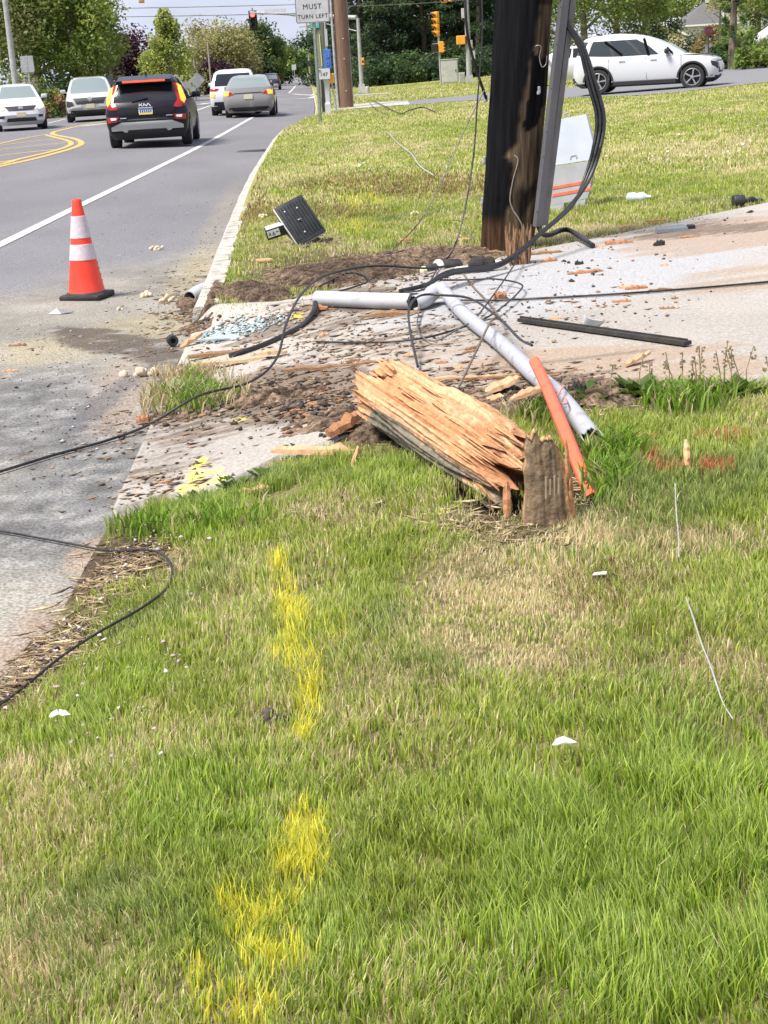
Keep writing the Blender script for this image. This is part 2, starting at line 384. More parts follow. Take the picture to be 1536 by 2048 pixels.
stripe('road_marking', yp, [(-80, 352), (0, 333), (60, 320), (110, 307), (150, 295), (163, 286.5), (150, 278), (112, 270.5), (105, 266), (120, 261), (160, 252), (212, 242)], .15)
stripe('road_marking', yp, [(-80, 338), (0, 329), (40, 318), (100, 304), (135, 293), (142, 286), (130, 280), (110, 275), (90, 269.5)], .13)
stripe('road_marking', yp, [(-80, 305), (0, 287.5), (45, 277.5), (88, 270)], .12)
for a, b in (((-30, 294), (111, 278)), ((-60, 306), (130, 286)), ((-60, 319), (112, 299)), ((-60, 333), (36, 319.5))):
    stripe('road_marking', yp, [a, b], .13, dz=.002)

# kerb of cast lengths with open joints
kb = MB(); y = YK
while y < 190:
    y2 = y + 2.6
    n = 8
    for i in range(n):
        ya = y + (y2 - .012 - y) * i / n; yb = y + (y2 - .012 - y) * (i + 1) / n
        q = []
        for yy in (ya, yb):
            k0 = float(kx(yy)); zz = .004 * math.sin(yy * 3.1)
            q += [(k0 - .012, yy, -.05), (k0 + .014, yy, .115 + zz), (k0 + .03, yy, .132 + zz), (k0 + .165, yy, .138 + zz), (k0 + .165, yy, -.05)]
        fs = [(j, j + 1, j + 6, j + 5) for j in range(4)]
        if i == 0: fs.append((0, 1, 2, 3, 4))
        if i == n - 1: fs.append((9, 8, 7, 6, 5))
        kb.add(q, fs)
    y = y2
tag(kb.build('kerb', mat('kerb_concrete', (.15, .135, .115), (.44, .41, .36), 9, .9, .6, fac=(.28, .52), bscale=50), smooth=30), kind='structure')
kb = MB(); y = 30
while y < 90:
    k0 = float(kx(y)) - 14.5; k1 = float(kx(y + 3)) - 14.5
    kb.add([(k0 + .02, y, -.1), (k0 + .02, y, .17), (k0 - .15, y, .18), (k0 - .15, y, -.1), (k1 + .02, y + 2.99, -.1), (k1 + .02, y + 2.99, .17), (k1 - .15, y + 2.99, .18), (k1 - .15, y + 2.99, -.1)],
           [(0, 1, 5, 4), (1, 2, 6, 5), (2, 3, 7, 6), (0, 3, 2, 1), (4, 5, 6, 7)]); y += 3
tag(kb.build('kerb', MATS['kerb_concrete']), kind='structure')

# driveway slab
ndr, fdr = G(DRV[:11]), G(list(reversed(DRV[11:20])))
def res2(q, n):
    q = np.array([tuple(p) for p in q]); d = np.r_[0, np.cumsum(np.hypot(*(np.diff(q[:, :2], axis=0).T)))]; t = np.linspace(0, 1, n) ** 1.0 * d[-1]
    return np.stack([np.interp(t, d, q[:, i]) for i in range(2)], -1)
NU, NV = 260, 150
a, b = res2(ndr, NU), res2(fdr, NU); t = np.linspace(0, 1, NV)[None, :, None]; q = a[:, None] * (1 - t) + b[:, None] * t
Xd, Yd = q[..., 0], q[..., 1]; SLAB = .03; Zd = zg(Xd, Yd) + SLAB
dx_, dy_ = (v.reshape(Xd.shape) for v in project(np.stack([Xd, Yd, Zd], -1).reshape(-1, 3)))
def D(*a): return blob(dx_, dy_, *a)[..., None]
# streaks run the way the mud was dragged: across the slab
ux, uy = Xd * .96 + Yd * .28, -Xd * .28 + Yd * .96
n1 = fbm(ux * 1.6, uy * 9, 41)[..., None]; n2 = fbm(ux * 7, uy * 26, 42)[..., None]; n3 = fbm(Xd * 20, Yd * 20, 43)[..., None]; n4 = fbm(Xd * 1.1, Yd * 1.1, 44)[..., None]
dc = np.array([.335, .308, .275]) * (.75 + .5 * n4); white = np.clip(D(1130, 560, 420, 60, -10) * 1.2, 0, 1); dc = dc * (1 - white) + np.array([.345, .342, .348]) * white
pinkish = sm(.45, .8, D(1450, 470, 260, 40, -8) + D(1480, 560, 200, 35, -4) * .7 + D(1250, 740, 320, 60, -3) * .9 + D(900, 730, 300, 70) * .6 + (n1 - .5) * 1.1)
dc = dc * (1 - pinkish * .7) + np.array([.31, .22, .15]) * pinkish * .7
mm = D(480, 810, 230, 60, -14) * .62 + D(700, 690, 330, 90, -4) * .30 + D(650, 800, 200, 60) * .62 + D(1000, 790, 260, 45) * .5 + D(560, 640, 200, 40, -6) * .35 + D(1430, 462, 200, 14, -4) * .5 + D(1350, 455, 200, 22, -6) * .3 + D(330, 960, 140, 90, -20) * .34 + D(760, 600, 90, 30) * .6 + D(1180, 760, 160, 40) * .35
mudm = sm(.48, .66, mm * .95 + (n2 - .5) * .85 + (n1 - .5) * .7 + .13)
dc = dc * (1 - mudm * .88) + (np.array([.15, .112, .082]) * (.5 + n3)) * mudm * .88
yel = sm(.45, .6, np.clip(1.2 - segdist(dx_, dy_, [(405, 922, 14), (390, 945, 18), (385, 985, 14)]), 0, 1)[..., None] + np.clip(1.2 - segdist(dx_, dy_, [(362, 978, 10), (410, 966, 15), (448, 958, 9)]), 0, 1)[..., None] + np.clip(1.2 - segdist(dx_, dy_, [(380, 952, 7), (440, 940, 8)]), 0, 1)[..., None]
         + .9 * np.clip(1.2 - segdist(dx_, dy_, [(515, 789, 9), (522, 791, 9)]), 0, 1)[..., None] + .9 * np.clip(1.2 - segdist(dx_, dy_, [(470, 838, 10), (487, 838, 9)]), 0, 1)[..., None] + .8 * np.clip(1.2 - segdist(dx_, dy_, [(553, 801, 6), (560, 802, 6)]), 0, 1)[..., None] + .9 * np.clip(1.2 - segdist(dx_, dy_, [(585, 633, 12), (602, 633, 10)]), 0, 1)[..., None] - (1 - n3) * .35 + .1)
yel = yel * (.35 + .65 * sm(.36, .62, .5 * n2 + .5 * n3)) * .85; dc = dc * (1 - yel) + np.array([.66, .58, .07]) * yel
jt = np.clip(1.3 - segdist(dx_, dy_, [(640, 622, 3.0), (905, 606, 2.6), (1250, 589, 2.4), (1536, 566, 2.2), (1900, 535, 2)]), 0, 1)[..., None] + np.clip(1.3 - segdist(dx_, dy_, [(286, 872, 4), (500, 822, 4), (720, 775, 4), (1010, 735, 3.5), (1300, 700, 3)]), 0, 1)[..., None] * .6; jt = np.clip(jt, 0, 1); dc = dc * (1 - jt * .8) + np.array([.06, .05, .04]) * jt * .8
pad = lambda A, f: np.pad(A, 1, mode='edge')
Xp, Yp, Zp = np.pad(Xd, 1, mode='edge'), np.pad(Yd, 1, mode='edge'), np.pad(Zd, 1, mode='edge')
Zp[0] -= .12; Zp[-1] -= .12; Zp[:, 0] -= .12; Zp[:, -1] -= .12
Cp = np.pad(dc, ((1, 1), (1, 1), (0, 0)), mode='edge')
tag(grid_obj('driveway', Xp, Yp, Zp, mat('driveway_concrete', (.74, .74, .74), (1.2, 1.2, 1.2), 70, .85, .2, attr='col', spec=.3), Cp, smooth=False), kind='structure')

# loose soil lying over the slab edge: a rough sheet that dips under the concrete where there is none
sx = np.arange(-2.4, 3.6, .028); sy = np.arange(4.4, 11.5, .03); Xs, Ys = np.meshgrid(sx, sy, indexing='ij'); Zs0 = zg(Xs, Ys)
ax_, ay_ = (v.reshape(Xs.shape) for v in project(np.stack([Xs, Ys, Zs0], -1).reshape(-1, 3)))
def S(*a): return blob(ax_, ay_, *a)
heap = np.clip(S(690, 555, 150, 26) * 1.0 + S(840, 520, 170, 20, -5) * .9 + S(510, 590, 70, 18) * 1.1 + S(395, 640, 50, 50, -45) * .7 + S(395, 590, 60, 22, -20) * .7 + S(640, 482, 60, 12) * .8
       + S(330, 740, 70, 16, -14) * .6 + S(480, 815, 190, 17, -11) * .75 + S(620, 808, 150, 20, -8) * .55 + S(740, 860, 110, 45) * .9 + S(1000, 810, 120, 30) * .75 + S(1180, 790, 110, 26) * .75
       + S(760, 770, 100, 30) * .4 + S(600, 870, 110, 22, -12) * .65 + S(285, 840, 40, 16) * .5 + S(360, 760, 90, 18, -12) * .5 + S(1080, 740, 200, 20, 5) * .2, 0, 1.2)
hn = fbm(Xs * 9, Ys * 9, 51); hn2 = fbm(Xs * 28, Ys * 28, 52)
inroad = (Xs - kx(Ys)) < 0
Zs = Zs0 + np.where(inroad, -.03, .0) + heap * (.012 + .05 * hn + .05 * hn2) + .016 * (np.random.default_rng(2).random(Xs.shape) - .5) - .012 - .05 * (heap < .05)
sc_ = (np.array([.035, .025, .018])[None, None] * (1 - sm(.3, .7, hn2)[..., None]) + np.array([.21, .155, .11])[None, None] * sm(.3, .7, hn2)[..., None]) * (.55 + .9 * hn[..., None])
dk = np.clip(S(690, 555, 130, 22) + S(510, 590, 70, 20) + S(395, 640, 50, 40) * .6, 0, 1)[..., None]; sc_ = sc_ * (1 - .6 * dk) + np.array([.045, .034, .026]) * .6 * dk
yd = (np.clip(S(650, 522, 90, 13, -6), 0, 1) * sm(.4, .6, hn2))[..., None]; sc_ = sc_ * (1 - yd * .8) + np.array([.45, .40, .16]) * yd * .8
keep = heap > .02
tag(grid_obj('soil', Xs, Ys, Zs, mat('loose_soil', (.35, .33, .32), (1.7, 1.65, 1.6), 55, .97, 1.0, attr='col', spec=.1), sc_, smooth=False, keep=keep), kind='structure')
# ------------------------------------------------------------------ lawn
RNG = np.random.default_rng(7)
PATHS = [[(698, 219), (820, 211), (970, 201), (1130, 198), (1300, 191), (1420, 179), (1536, 166), (1900, 140), (1900, 100), (1536, 139), (1420, 151), (1300, 167), (1130, 175), (970, 188), (812, 202), (700, 210)],
         [(1100, 161), (1300, 155), (1440, 150), (1536, 144), (1900, 118), (1900, 95), (1536, 127), (1440, 135), (1300, 144), (1120, 152)]]
YEL = [[(556, 1128, 14), (566, 1165, 20), (578, 1200, 26), (592, 1245, 30), (592, 1290, 20)], [(560, 1320, 20), (592, 1300, 26), (590, 1340, 18)], [(622, 1318, 20), (620, 1360, 22), (622, 1410, 20)], [(620, 1420, 24), (604, 1480, 18)],
       [(618, 1660, 34), (605, 1710, 42), (575, 1780, 34), (558, 1830, 30)], [(470, 1835, 34), (480, 1870, 30), (545, 1838, 22)], [(500, 1925, 26), (560, 1925, 30), (600, 1940, 22)], [(395, 1930, 18), (408, 1985, 24), (425, 2040, 34)], [(470, 2030, 40), (520, 2030, 34)], [(640, 1775, 6), (655, 1740, 6)]]
def lawn(name, y0, y1, dens, h, wd, seed, lods=3):
    rng = np.random.default_rng(seed)
    # sample distance so that density per square metre is even over a wedge wider than the view
    hw = lambda y: .30 * y + .45
    n = int(dens * (hw(y0) + hw(y1)) * (y1 - y0)); yy = y0 + (y1 - y0) * rng.random(n)
    yy = np.sqrt(y0 ** 2 + (y1 ** 2 - y0 ** 2) * rng.random(n)); xx = (rng.random(n) * 2 - 1) * hw(yy)
    s = xx - kx(yy); z = zg(xx, yy); px, py = project(np.stack([xx, yy, z], -1))
    wob = 10 * (fbm(px / 26, py / 18, 61) - .5) * 2
    drv = driveway_mask(px + wob, py + wob * .7) & (yy < 30)
    k = (s > np.where(yy > YK, .15, np.where(yy > 4.9, .12, .04)) + .08 * (fbm(xx * 9, yy * 9, 60) - .35)) & ~drv
    for pth in PATHS: k &= ~inpoly(px, py, pth)
    thin = np.zeros(n)
    def T(c, *a): nonlocal thin; thin = np.maximum(thin, c * np.clip(blob(px, py, *a) * 1.1, 0, 1))
    if y0 < 14:
        T(1, 985, 985, 110, 62); T(1, 1165, 960, 62, 60); T(.97, 240, 1120, 120, 42, -35); T(.95, 90, 1320, 150, 42, -38); T(.85, 300, 1130, 80, 30, -20); T(1, 760, 850, 130, 55); T(.86, 700, 555, 210, 34); T(.86, 850, 525, 200, 22, -6)
        T(.95, 510, 590, 80, 20); T(.9, 640, 482, 70, 14); T(.9, 1190, 800, 120, 30); T(.95, 660, 850, 130, 50); T(.8, 1330, 822, 120, 14); T(.8, 550, 1445, 40, 18); T(.8, 650, 525, 110, 16); T(1, 560, 1000, 70, 18, -20); T(.9, 1090, 790, 90, 40); T(.6, 1000, 1060, 120, 40)
        T(1, 1100, 1000, 75, 50); T(1, 430, 985, 120, 22, -14)
        T(1, 860, 900, 200, 45, 28)
    pn = fbm(xx * 5, yy * 5, 62)
    k &= rng.random(n) > thin * np.where(pn > .62, .75, 1.0)
    cl = .55 * fbm(xx * 10, yy * 10, 63) + .45 * fbm(xx * 24, yy * 24, 72) if y0 < 9 else fbm(xx * 7, yy * 7, 63)
    k &= rng.random(n) < .32 + 1.0 * sm(.34, .62, cl)
    xx, yy, z, px, py, s, cl, thin = (q[k] for q in (xx, yy, z, px, py, s, cl, thin)); n = len(xx)
    big = fbm(xx * 1.3, yy * 1.3, 64); mid = fbm(xx * 4.5, yy * 4.5, 65); fine = rng.random(n)
    # --- what grows where
    dry = .38 + 1.2 * (mid - .5) + .45 * (big - .5)
    def A(c, *a): nonlocal dry; dry = dry + c * np.clip(blob(px, py, *a), 0, 1)
    A(.62, 1010, 1230, 230, 130, 14); A(.35, 930, 1010, 130, 60); A(.4, 1050, 1060, 200, 50); A(.35, 640, 1015, 120, 45); A(.30, 1250, 1080, 200, 130); A(.25, 1450, 1390, 160, 90); A(.25, 160, 1600, 170, 90); A(.30, 230, 1440, 200, 60); A(.45, 330, 1130, 60, 40); A(.3, 780, 1500, 160, 90)
    A(-.45, 1380, 1750, 330, 330); A(-.25, 950, 1900, 600, 250); A(-.3, 420, 1620, 260, 110); A(-.5, 420, 1030, 230, 40, -14); A(-.3, 800, 950, 150, 40); A(-.35, 1420, 980, 220, 70); A(-.3, 1330, 900, 200, 60); A(-.35, 160, 1430, 170, 80, -30); A(-.2, 300, 1300, 150, 80); A(-.35, 400, 795, 110, 16)
    A(.75, 330, 795, 50, 22); A(.7, 460, 790, 50, 22)
    A(-.2, 1330, 400, 260, 60); A(.25, 1480, 320, 90, 40); A(.2, 640, 500, 120, 30)
    red = .85 * np.clip(blob(px, py, 830, 372, 260, 26), 0, 1) + .7 * np.clip(blob(px, py, 620, 425, 170, 22), 0, 1) + .5 * np.clip(blob(px, py, 500, 410, 30, 60, 20), 0, 1) + .4 * np.clip(blob(px, py, 1220, 1180, 120, 60), 0, 1)
    if y0 > 7: dry = dry + .09 + 1.0 * (fbm(xx * .5, yy * .35, 70) - .45) + .6 * (fbm(xx * 2.2, yy * 1.2, 71) - .5)
    isdry = rng.random(n) < np.clip(dry, .06, .93)
    blue = sm(.52, .7, fbm(xx * 1.7 + 9, yy * 1.7, 66)) * .7
    g1 = np.array([.14, .235, .018]); g2 = np.array([.46, .53, .075]); g3 = np.array([.165, .235, .110]); st = np.array([.90, .79, .50]); st2 = np.array([.58, .45, .25])
    f = fine[:, None]; v = rng.random(n)[:, None]
    col = (g1 * (1 - f) + g2 * f) * (1 - blue[:, None] * .6) + g3 * blue[:, None] * .6
    sc = st * v + st2 * (1 - v)
    col = np.where(isdry[:, None], sc, col * (.72 + .6 * v))
    rr = (rng.random(n) < red * .8)[:, None]; col = np.where(rr, np.array([.24, .15, .065]) * (.7 + .7 * v), col)
    lushc = np.clip(blob(px, py, 1350, 1780, 420, 340) + .8 * blob(px, py, 420, 1620, 260, 110) + blob(px, py, 420, 1035, 230, 45, -14) + .7 * blob(px, py, 800, 960, 200, 50) + .6 * blob(px, py, 180, 1420, 180, 70, -30) + .5 * blob(px, py, 800, 1950, 600, 120), 0, 1)[:, None] * .5 if y0 < 14 else 0
    col = np.where(isdry[:, None], col, col * (1 - lushc) + (np.array([.12, .26, .014]) * (1 - f) + np.array([.40, .56, .045]) * f) * (.72 + .6 * v) * lushc)
    yl = np.zeros(n)
    for q in YEL: yl = np.maximum(yl, np.clip(1.45 - segdist(px, py, q) * .9, 0, 1))
    yl = np.maximum(yl, .45 * np.clip(blob(px, py, 722, 405, 55, 16), 0, 1)); yl = np.maximum(yl, .4 * np.clip(blob(px, py, 708, 455, 45, 16), 0, 1)); yl = np.maximum(yl, .5 * np.clip(blob(px, py, 405, 985, 50, 16), 0, 1))
    yl = np.maximum(yl, .25 * np.clip(blob(px, py, 650, 1270, 60, 45), 0, 1))
    isy = rng.random(n) < yl * (-.02 + 1.1 * fbm(xx * 16, yy * 16, 67)); ymix = rng.random(n)[:, None] ** 2 * .5; ycol = np.array([.92, .84, .09]) * (.75 + .4 * v) * (1 - ymix) + np.array([.40, .44, .08]) * ymix
    col = np.where(isy[:, None], ycol, col)
    og = np.zeros(n)
    for a, c in (((1290, 925, 28, 20), .9), ((1350, 940, 60, 10), .5), ((1430, 940, 40, 12), .8), ((1290, 885, 30, 8), .4), ((1440, 880, 60, 10), .4), ((1370, 945, 40, 9), .5)): og = np.maximum(og, c * np.clip(blob(px, py, *a), 0, 1))
    iso = rng.random(n) < og * .85; col = np.where(iso[:, None], np.array([.66, .24, .12]) * (.6 + .6 * v), col)
    # --- shape
    hh = h * (.30 + 1.1 * cl) * (.6 + .8 * rng.random(n)) * np.where(isdry, .8, 1.05) * (1 - .45 * np.clip(thin, 0, 1))
    lush = np.clip(blob(px, py, 420, 1030, 230, 45, -14) + blob(px, py, 1350, 1800, 400, 330) + .8 * blob(px, py, 800, 960, 200, 50) + blob(px, py, 180, 1400, 200, 60, -35) * .6 + blob(px, py, 1230, 960, 60, 70) * 1.2, 0, 1) if y0 < 14 else 0
    hh = hh * (1 + .5 * lush) * np.where(isy, 1.12, 1)
    if y0 < 14: hh = hh * (1 - .45 * np.clip(blob(px, py, 1010, 1230, 230, 130, 14), 0, 1))
    ww = wd * (.6 + .8 * rng.random(n)) * np.where(isdry, .8, 1)
    th = rng.random(n) * 2 * np.pi; dirx, diry = np.cos(th), np.sin(th)
    fa = 2 * np.pi * fbm(xx * 2.2, yy * 2.2, 68) * 2.2; lean = hh * (.10 + .55 * rng.random(n) ** 1.6) * np.where(isdry, 1.35, 1)
    la = th * 0 + np.where(rng.random(n) < .35, fa, rng.random(n) * 2 * np.pi); lx, ly = np.cos(la) * lean, np.sin(la) * lean
    flat = rng.random(n) < np.where(isdry, .22, .04); hz = np.where(flat, hh * .25, hh); lx = np.where(flat, lx * 1.6, lx); ly = np.where(flat, ly * 1.6, ly)
    V = np.zeros((n, 5, 3)); wx, wy = -diry * ww / 2, dirx * ww / 2; z = z + .002 - .03 * np.clip(thin, 0, 1) * 0
    V[:, 0] = np.stack([xx - wx, yy - wy, z - .006], -1); V[:, 1] = np.stack([xx + wx, yy + wy, z - .006], -1)
    V[:, 2] = np.stack([xx - wx * .8 + lx * .35, yy - wy * .8 + ly * .35, z + hz * .6], -1); V[:, 3] = np.stack([xx + wx * .8 + lx * .35, yy + wy * .8 + ly * .35, z + hz * .6], -1)
    V[:, 4] = np.stack([xx + lx, yy + ly, z + hz], -1)
    b5 = np.arange(n)[:, None] * 5; lp = (b5 + np.array([[0, 1, 3, 2, 2, 3, 4]])).ravel(); st_ = (np.arange(n)[:, None] * 7 + np.array([[0, 4]])).ravel()
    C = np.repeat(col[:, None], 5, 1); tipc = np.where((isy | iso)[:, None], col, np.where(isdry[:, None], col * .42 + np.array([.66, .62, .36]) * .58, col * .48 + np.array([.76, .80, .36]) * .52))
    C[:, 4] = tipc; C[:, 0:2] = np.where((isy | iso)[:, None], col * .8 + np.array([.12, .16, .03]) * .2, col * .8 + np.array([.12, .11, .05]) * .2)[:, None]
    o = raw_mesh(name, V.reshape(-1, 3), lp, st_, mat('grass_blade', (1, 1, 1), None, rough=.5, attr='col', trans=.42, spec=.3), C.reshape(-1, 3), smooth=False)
    tag(o, 'spring lawn of green blades and straw with yellow paint streaks', 'grass', kind='stuff'); return o
lawn('lawn_grass', 1.45, 2.6, 56000, .038, .0027, 1)
lawn('lawn_grass', 2.6, 3.8, 40000, .038, .0030, 7)
lawn('lawn_grass', 3.8, 5.6, 22000, .039, .0036, 2)
lawn('lawn_grass', 5.6, 9.0, 9500, .040, .0048, 3)
lawn('lawn_grass', 9.0, 16, 4200, .040, .0068, 4)
lawn('lawn_grass', 16, 34, 1100, .045, .013, 5)
lawn('lawn_grass', 34, 60, 280, .05, .02, 6)
lawn('lawn_grass', 60, 110, 50, .06, .04, 8)

# tuft of grass left standing on the slab near the kerb line
def tuft(name, cx, cy, rx, ry, n, h, seed, drycol=.5, label=None):
    rng = np.random.default_rng(seed); c = gp(cx, cy, .03); a = gp(cx + rx, cy - rx * .12, .03) - c; b = gp(cx, cy - ry, .03) - c
    u = rng.normal(0, .45, (n, 2)); u = np.clip(u, -1, 1); pts = np.array(c)[None] + u[:, :1] * np.array(a)[None] + u[:, 1:] * np.array(b)[None]
    z = zg(pts[:, 0], pts[:, 1]) + .03; th = rng.random(n) * 6.28; ww = .004 * (.6 + .8 * rng.random(n)); hh = h * (.4 + .8 * rng.random(n)); out = rng.random(n) * 6.28; ln = hh * (.3 + .8 * rng.random(n))
    V = np.zeros((n, 5, 3)); wx, wy = np.cos(th) * ww, np.sin(th) * ww; lx, ly = np.cos(out) * ln, np.sin(out) * ln; x, y = pts[:, 0], pts[:, 1]
    V[:, 0] = np.stack([x - wx, y - wy, z - .02], -1); V[:, 1] = np.stack([x + wx, y + wy, z - .02], -1)
    V[:, 2] = np.stack([x - wx * .8 + lx * .4, y - wy * .8 + ly * .4, z + hh * .65], -1); V[:, 3] = np.stack([x + wx * .8 + lx * .4, y + wy * .8 + ly * .4, z + hh * .65], -1); V[:, 4] = np.stack([x + lx, y + ly, z + hh], -1)
    edge = np.abs(u[:, 0]); isd = rng.random(n) < np.clip(drycol * (.3 + 1.5 * edge), 0, 1); v = rng.random(n)[:, None]
    col = np.where(isd[:, None], np.array([.52, .43, .25]) * (.6 + .6 * v), np.array([.13, .22, .022]) * (.7 + 1.1 * v))
    lp = (np.arange(n)[:, None] * 5 + np.array([[0, 1, 3, 2, 2, 3, 4]])).ravel(); st_ = (np.arange(n)[:, None] * 7 + np.array([[0, 4]])).ravel()
    o = raw_mesh(name, V.reshape(-1, 3) - np.array(c), lp, st_, MATS['grass_blade'], np.repeat(col[:, None], 5, 1).reshape(-1, 3)); o.location = c
    return tag(o, label, 'grass tuft')
tuft('grass_tuft', 390, 800, 105, 26, 1500, .085, 11, .55, 'clump of green and straw grass stranded on the muddy driveway edge')
tuft('grass_tuft', 385, 752, 75, 16, 500, .06, 12, 1.3, 'dry straw clump beside the long tan planks near the kerb end')
tuft('grass_tuft', 1075, 765 + 60, 60, 16, 260, .06, 13, .6, 'small ragged grass clump between the log and the grey pipe')

# ------------------------------------------------------------------ fine litter (uncountable)
def litter(name, n, regions, size, cols, seed, label, cat, dz=.004, flat=.35, aspect=4.0, ang=None):
    rng = np.random.default_rng(seed); w_ = np.array([r[-1] for r in regions], float); w_ /= w_.sum(); idx = rng.choice(len(regions), n, p=w_)
    cs = []
    for i in idx:
        cx, cy, rx, ry, a, _ = regions[i]; u = rng.normal(0, .5, 2); c, s = math.cos(math.radians(a)), math.sin(math.radians(a)); X_, Y_2 = u[0] * rx, u[1] * ry
        cs.append((cx + X_ * c - Y_2 * s, min(max(cy + X_ * s + Y_2 * c, 196), 2040)))
    cs = np.array(cs); pts = gp_np(cs[:, 0], cs[:, 1]); x, y = pts[:, 0], pts[:, 1]; px, py = project(pts)
    z = zg(x, y) + np.where(driveway_mask(px, py), SLAB, 0) + dz
    sz = size * (.35 + 1.3 * rng.random(n) ** 2); th = rng.random(n) * 6.28 if ang is None else np.where(rng.random(n) < .75, rng.normal(ang, .25, n), rng.random(n) * 6.28)
    dx, dy = np.cos(th), np.sin(th); wd = sz / aspect * (.5 + rng.random(n)); t = sz * flat * rng.random(n)
    V = np.zeros((n, 6, 3)); e = rng.normal(0, .3, (n, 4)) * wd[:, None]
    V[:, 0] = np.stack([x - dx * sz / 2, y - dy * sz / 2, z + t * .4], -1); V[:, 1] = np.stack([x + dx * sz / 2, y + dy * sz / 2, z + t * .7], -1)
    V[:, 2] = np.stack([x - dy * wd + e[:, 0], y + dx * wd + e[:, 1], z + t * .2], -1); V[:, 3] = np.stack([x + dy * wd + e[:, 2], y - dx * wd + e[:, 3], z], -1)
    V[:, 4] = np.stack([x + e[:, 0], y + e[:, 2], z + t * .5 + wd * .5], -1); V[:, 5] = np.stack([x, y, z - .004], -1)
    F = np.array([[0, 3, 4], [3, 1, 4], [1, 2, 4], [2, 0, 4], [3, 0, 5], [1, 3, 5], [2, 1, 5], [0, 2, 5]])
    lp = (np.arange(n)[:, None, None] * 6 + F[None]).ravel(); C = np.array(cols)[rng.integers(0, len(cols), n)] * (.6 + .7 * rng.random(n))[:, None]
    o = raw_mesh(name, V.reshape(-1, 3), lp, np.arange(n * 8) * 3, mat('litter', (.75, .75, .75), (1.2, 1.2, 1.2), 80, .85, attr='col'), np.repeat(C[:, None], 6, 1).reshape(-1, 3))
    return tag(o, label, cat, kind='stuff')
BR = [(.16, .10, .055), (.10, .065, .04), (.24, .15, .08), (.33, .17, .075), (.07, .05, .04), (.30, .24, .17)]
SPL = [(700, 690, 330, 60, -4, 7), (560, 640, 220, 30, -8, 3), (480, 810, 260, 45, -14, 7), (650, 820, 180, 50, -10, 5), (1010, 770, 260, 35, 0, 4), (720, 560, 200, 35, -4, 5), (900, 520, 200, 18, -6, 3), (350, 620, 90, 50, -50, 3), (1050, 640, 300, 60, -4, 2), (340, 1000, 120, 90, -20, 2.5)]
litter('wood_litter', 2600, SPL, .05, BR, 3, 'small brown splinters and bark crumbs over the muddy driveway', 'litter', ang=.25, aspect=13, flat=.10)
litter('wood_litter', 1500, SPL, .022, BR, 4, 'fine brown crumbs of bark over the muddy driveway', 'litter', aspect=3.0)
litter('road_litter', 620, [(200, 860, 220, 90, -20, 4), (120, 940, 180, 120, -20, 3), (280, 700, 140, 60, 0, 4), (330, 590, 120, 35, -10, 4), (100, 690, 140, 40, 0, 2), (250, 1100, 120, 60, -30, 5), (100, 1310, 170, 40, -38, 7)], .03, BR + [(.40, .33, .24), (.35, .30, .22)], 5, 'leaf crumbs and twigs strewn over the dusty road edge', 'litter', aspect=9, flat=.15)
litter('road_litter', 520, [(420, 480, 30, 140, 28, 1), (300, 480, 200, 120, 0, 1.2), (330, 380, 150, 60, 0, .4), (150, 760, 180, 120, 0, 2)], .012, [(.45, .43, .4), (.2, .18, .15), (.12, .1, .09)], 6, 'pale grit scattered on the asphalt beside the cone', 'litter', aspect=1.6)
litter('straw_litter', 3200, [(250, 1150, 130, 50, -30, 4), (110, 1310, 180, 45, -38, 5), (650, 1020, 130, 30, -5, 2), (960, 1060, 150, 40, 8, 2), (1180, 830, 140, 22, 0, 1.5), (760, 890, 100, 40, 20, 1.5), (1150, 985, 60, 40, 0, 1), (690, 550, 220, 34, -4, 3), (860, 522, 170, 18, -6, 1.5), (620, 485, 90, 16, 0, .8)], .07, [(.42, .34, .20), (.33, .25, .14), (.25, .18, .10), (.16, .11, .07)], 7, 'dead straw and brown stalks along the ragged lawn edge', 'litter', aspect=30, flat=.10, dz=.012)
litter('dark_crumbs', 260, [(1150, 540, 330, 50, -8, 3), (1250, 470, 260, 20, -8, 2), (880, 540, 160, 20, -4, 3), (1250, 620, 250, 50, 0, 1)], .022, [(.05, .04, .035), (.12, .1, .09), (.30, .17, .1)], 8, 'dark charred crumbs peppering the white driveway', 'litter', aspect=1.8)
litter('soil_clods', 1500, [(700, 555, 170, 26, 0, 4), (860, 520, 160, 16, -5, 3), (510, 590, 80, 16, 0, 2), (395, 640, 40, 40, 0, 1), (640, 482, 60, 12, 0, 1), (620, 830, 150, 30, -8, 2), (480, 815, 180, 16, -11, 1.5), (1010, 805, 110, 22, 0, 1.5), (1190, 795, 100, 20, 0, 1), (740, 870, 90, 36, 0, 1), (548, 1446, 26, 12, 0, .7)], .026, [(.05, .036, .026), (.10, .072, .05), (.16, .12, .085), (.03, .022, .017)], 33, 'crumbled dark soil clods along the torn-up driveway edge', 'soil', aspect=1.5, flat=.55)
litter('petals', 260, [(260, 1150, 110, 60, -30, 4), (110, 1330, 170, 60, -38, 4), (210, 1430, 200, 110, -20, 3), (420, 820, 70, 22, -10, 3), (330, 1090, 80, 40, 0, 2), (330, 1300, 180, 120, 0, 1.5)], .0095, [(.50, .38, .42), (.46, .32, .38), (.55, .47, .47)], 9, 'fallen pale pink blossom petals along the road edge of the lawn', 'petals', aspect=1.5, dz=.03)
litter('dandelion_clocks', 70, [(1300, 270, 260, 30, 0, 3), (720, 360, 40, 40, 0, 1), (1350, 320, 260, 30, 0, 2), (1480, 240, 60, 20, 0, 1)], .035, [(.65, .65, .55), (.55, .56, .42)], 10, 'white dandelion seed heads on the lawn behind the burnt pole', 'flowers', aspect=1.6, dz=.09, flat=.8)

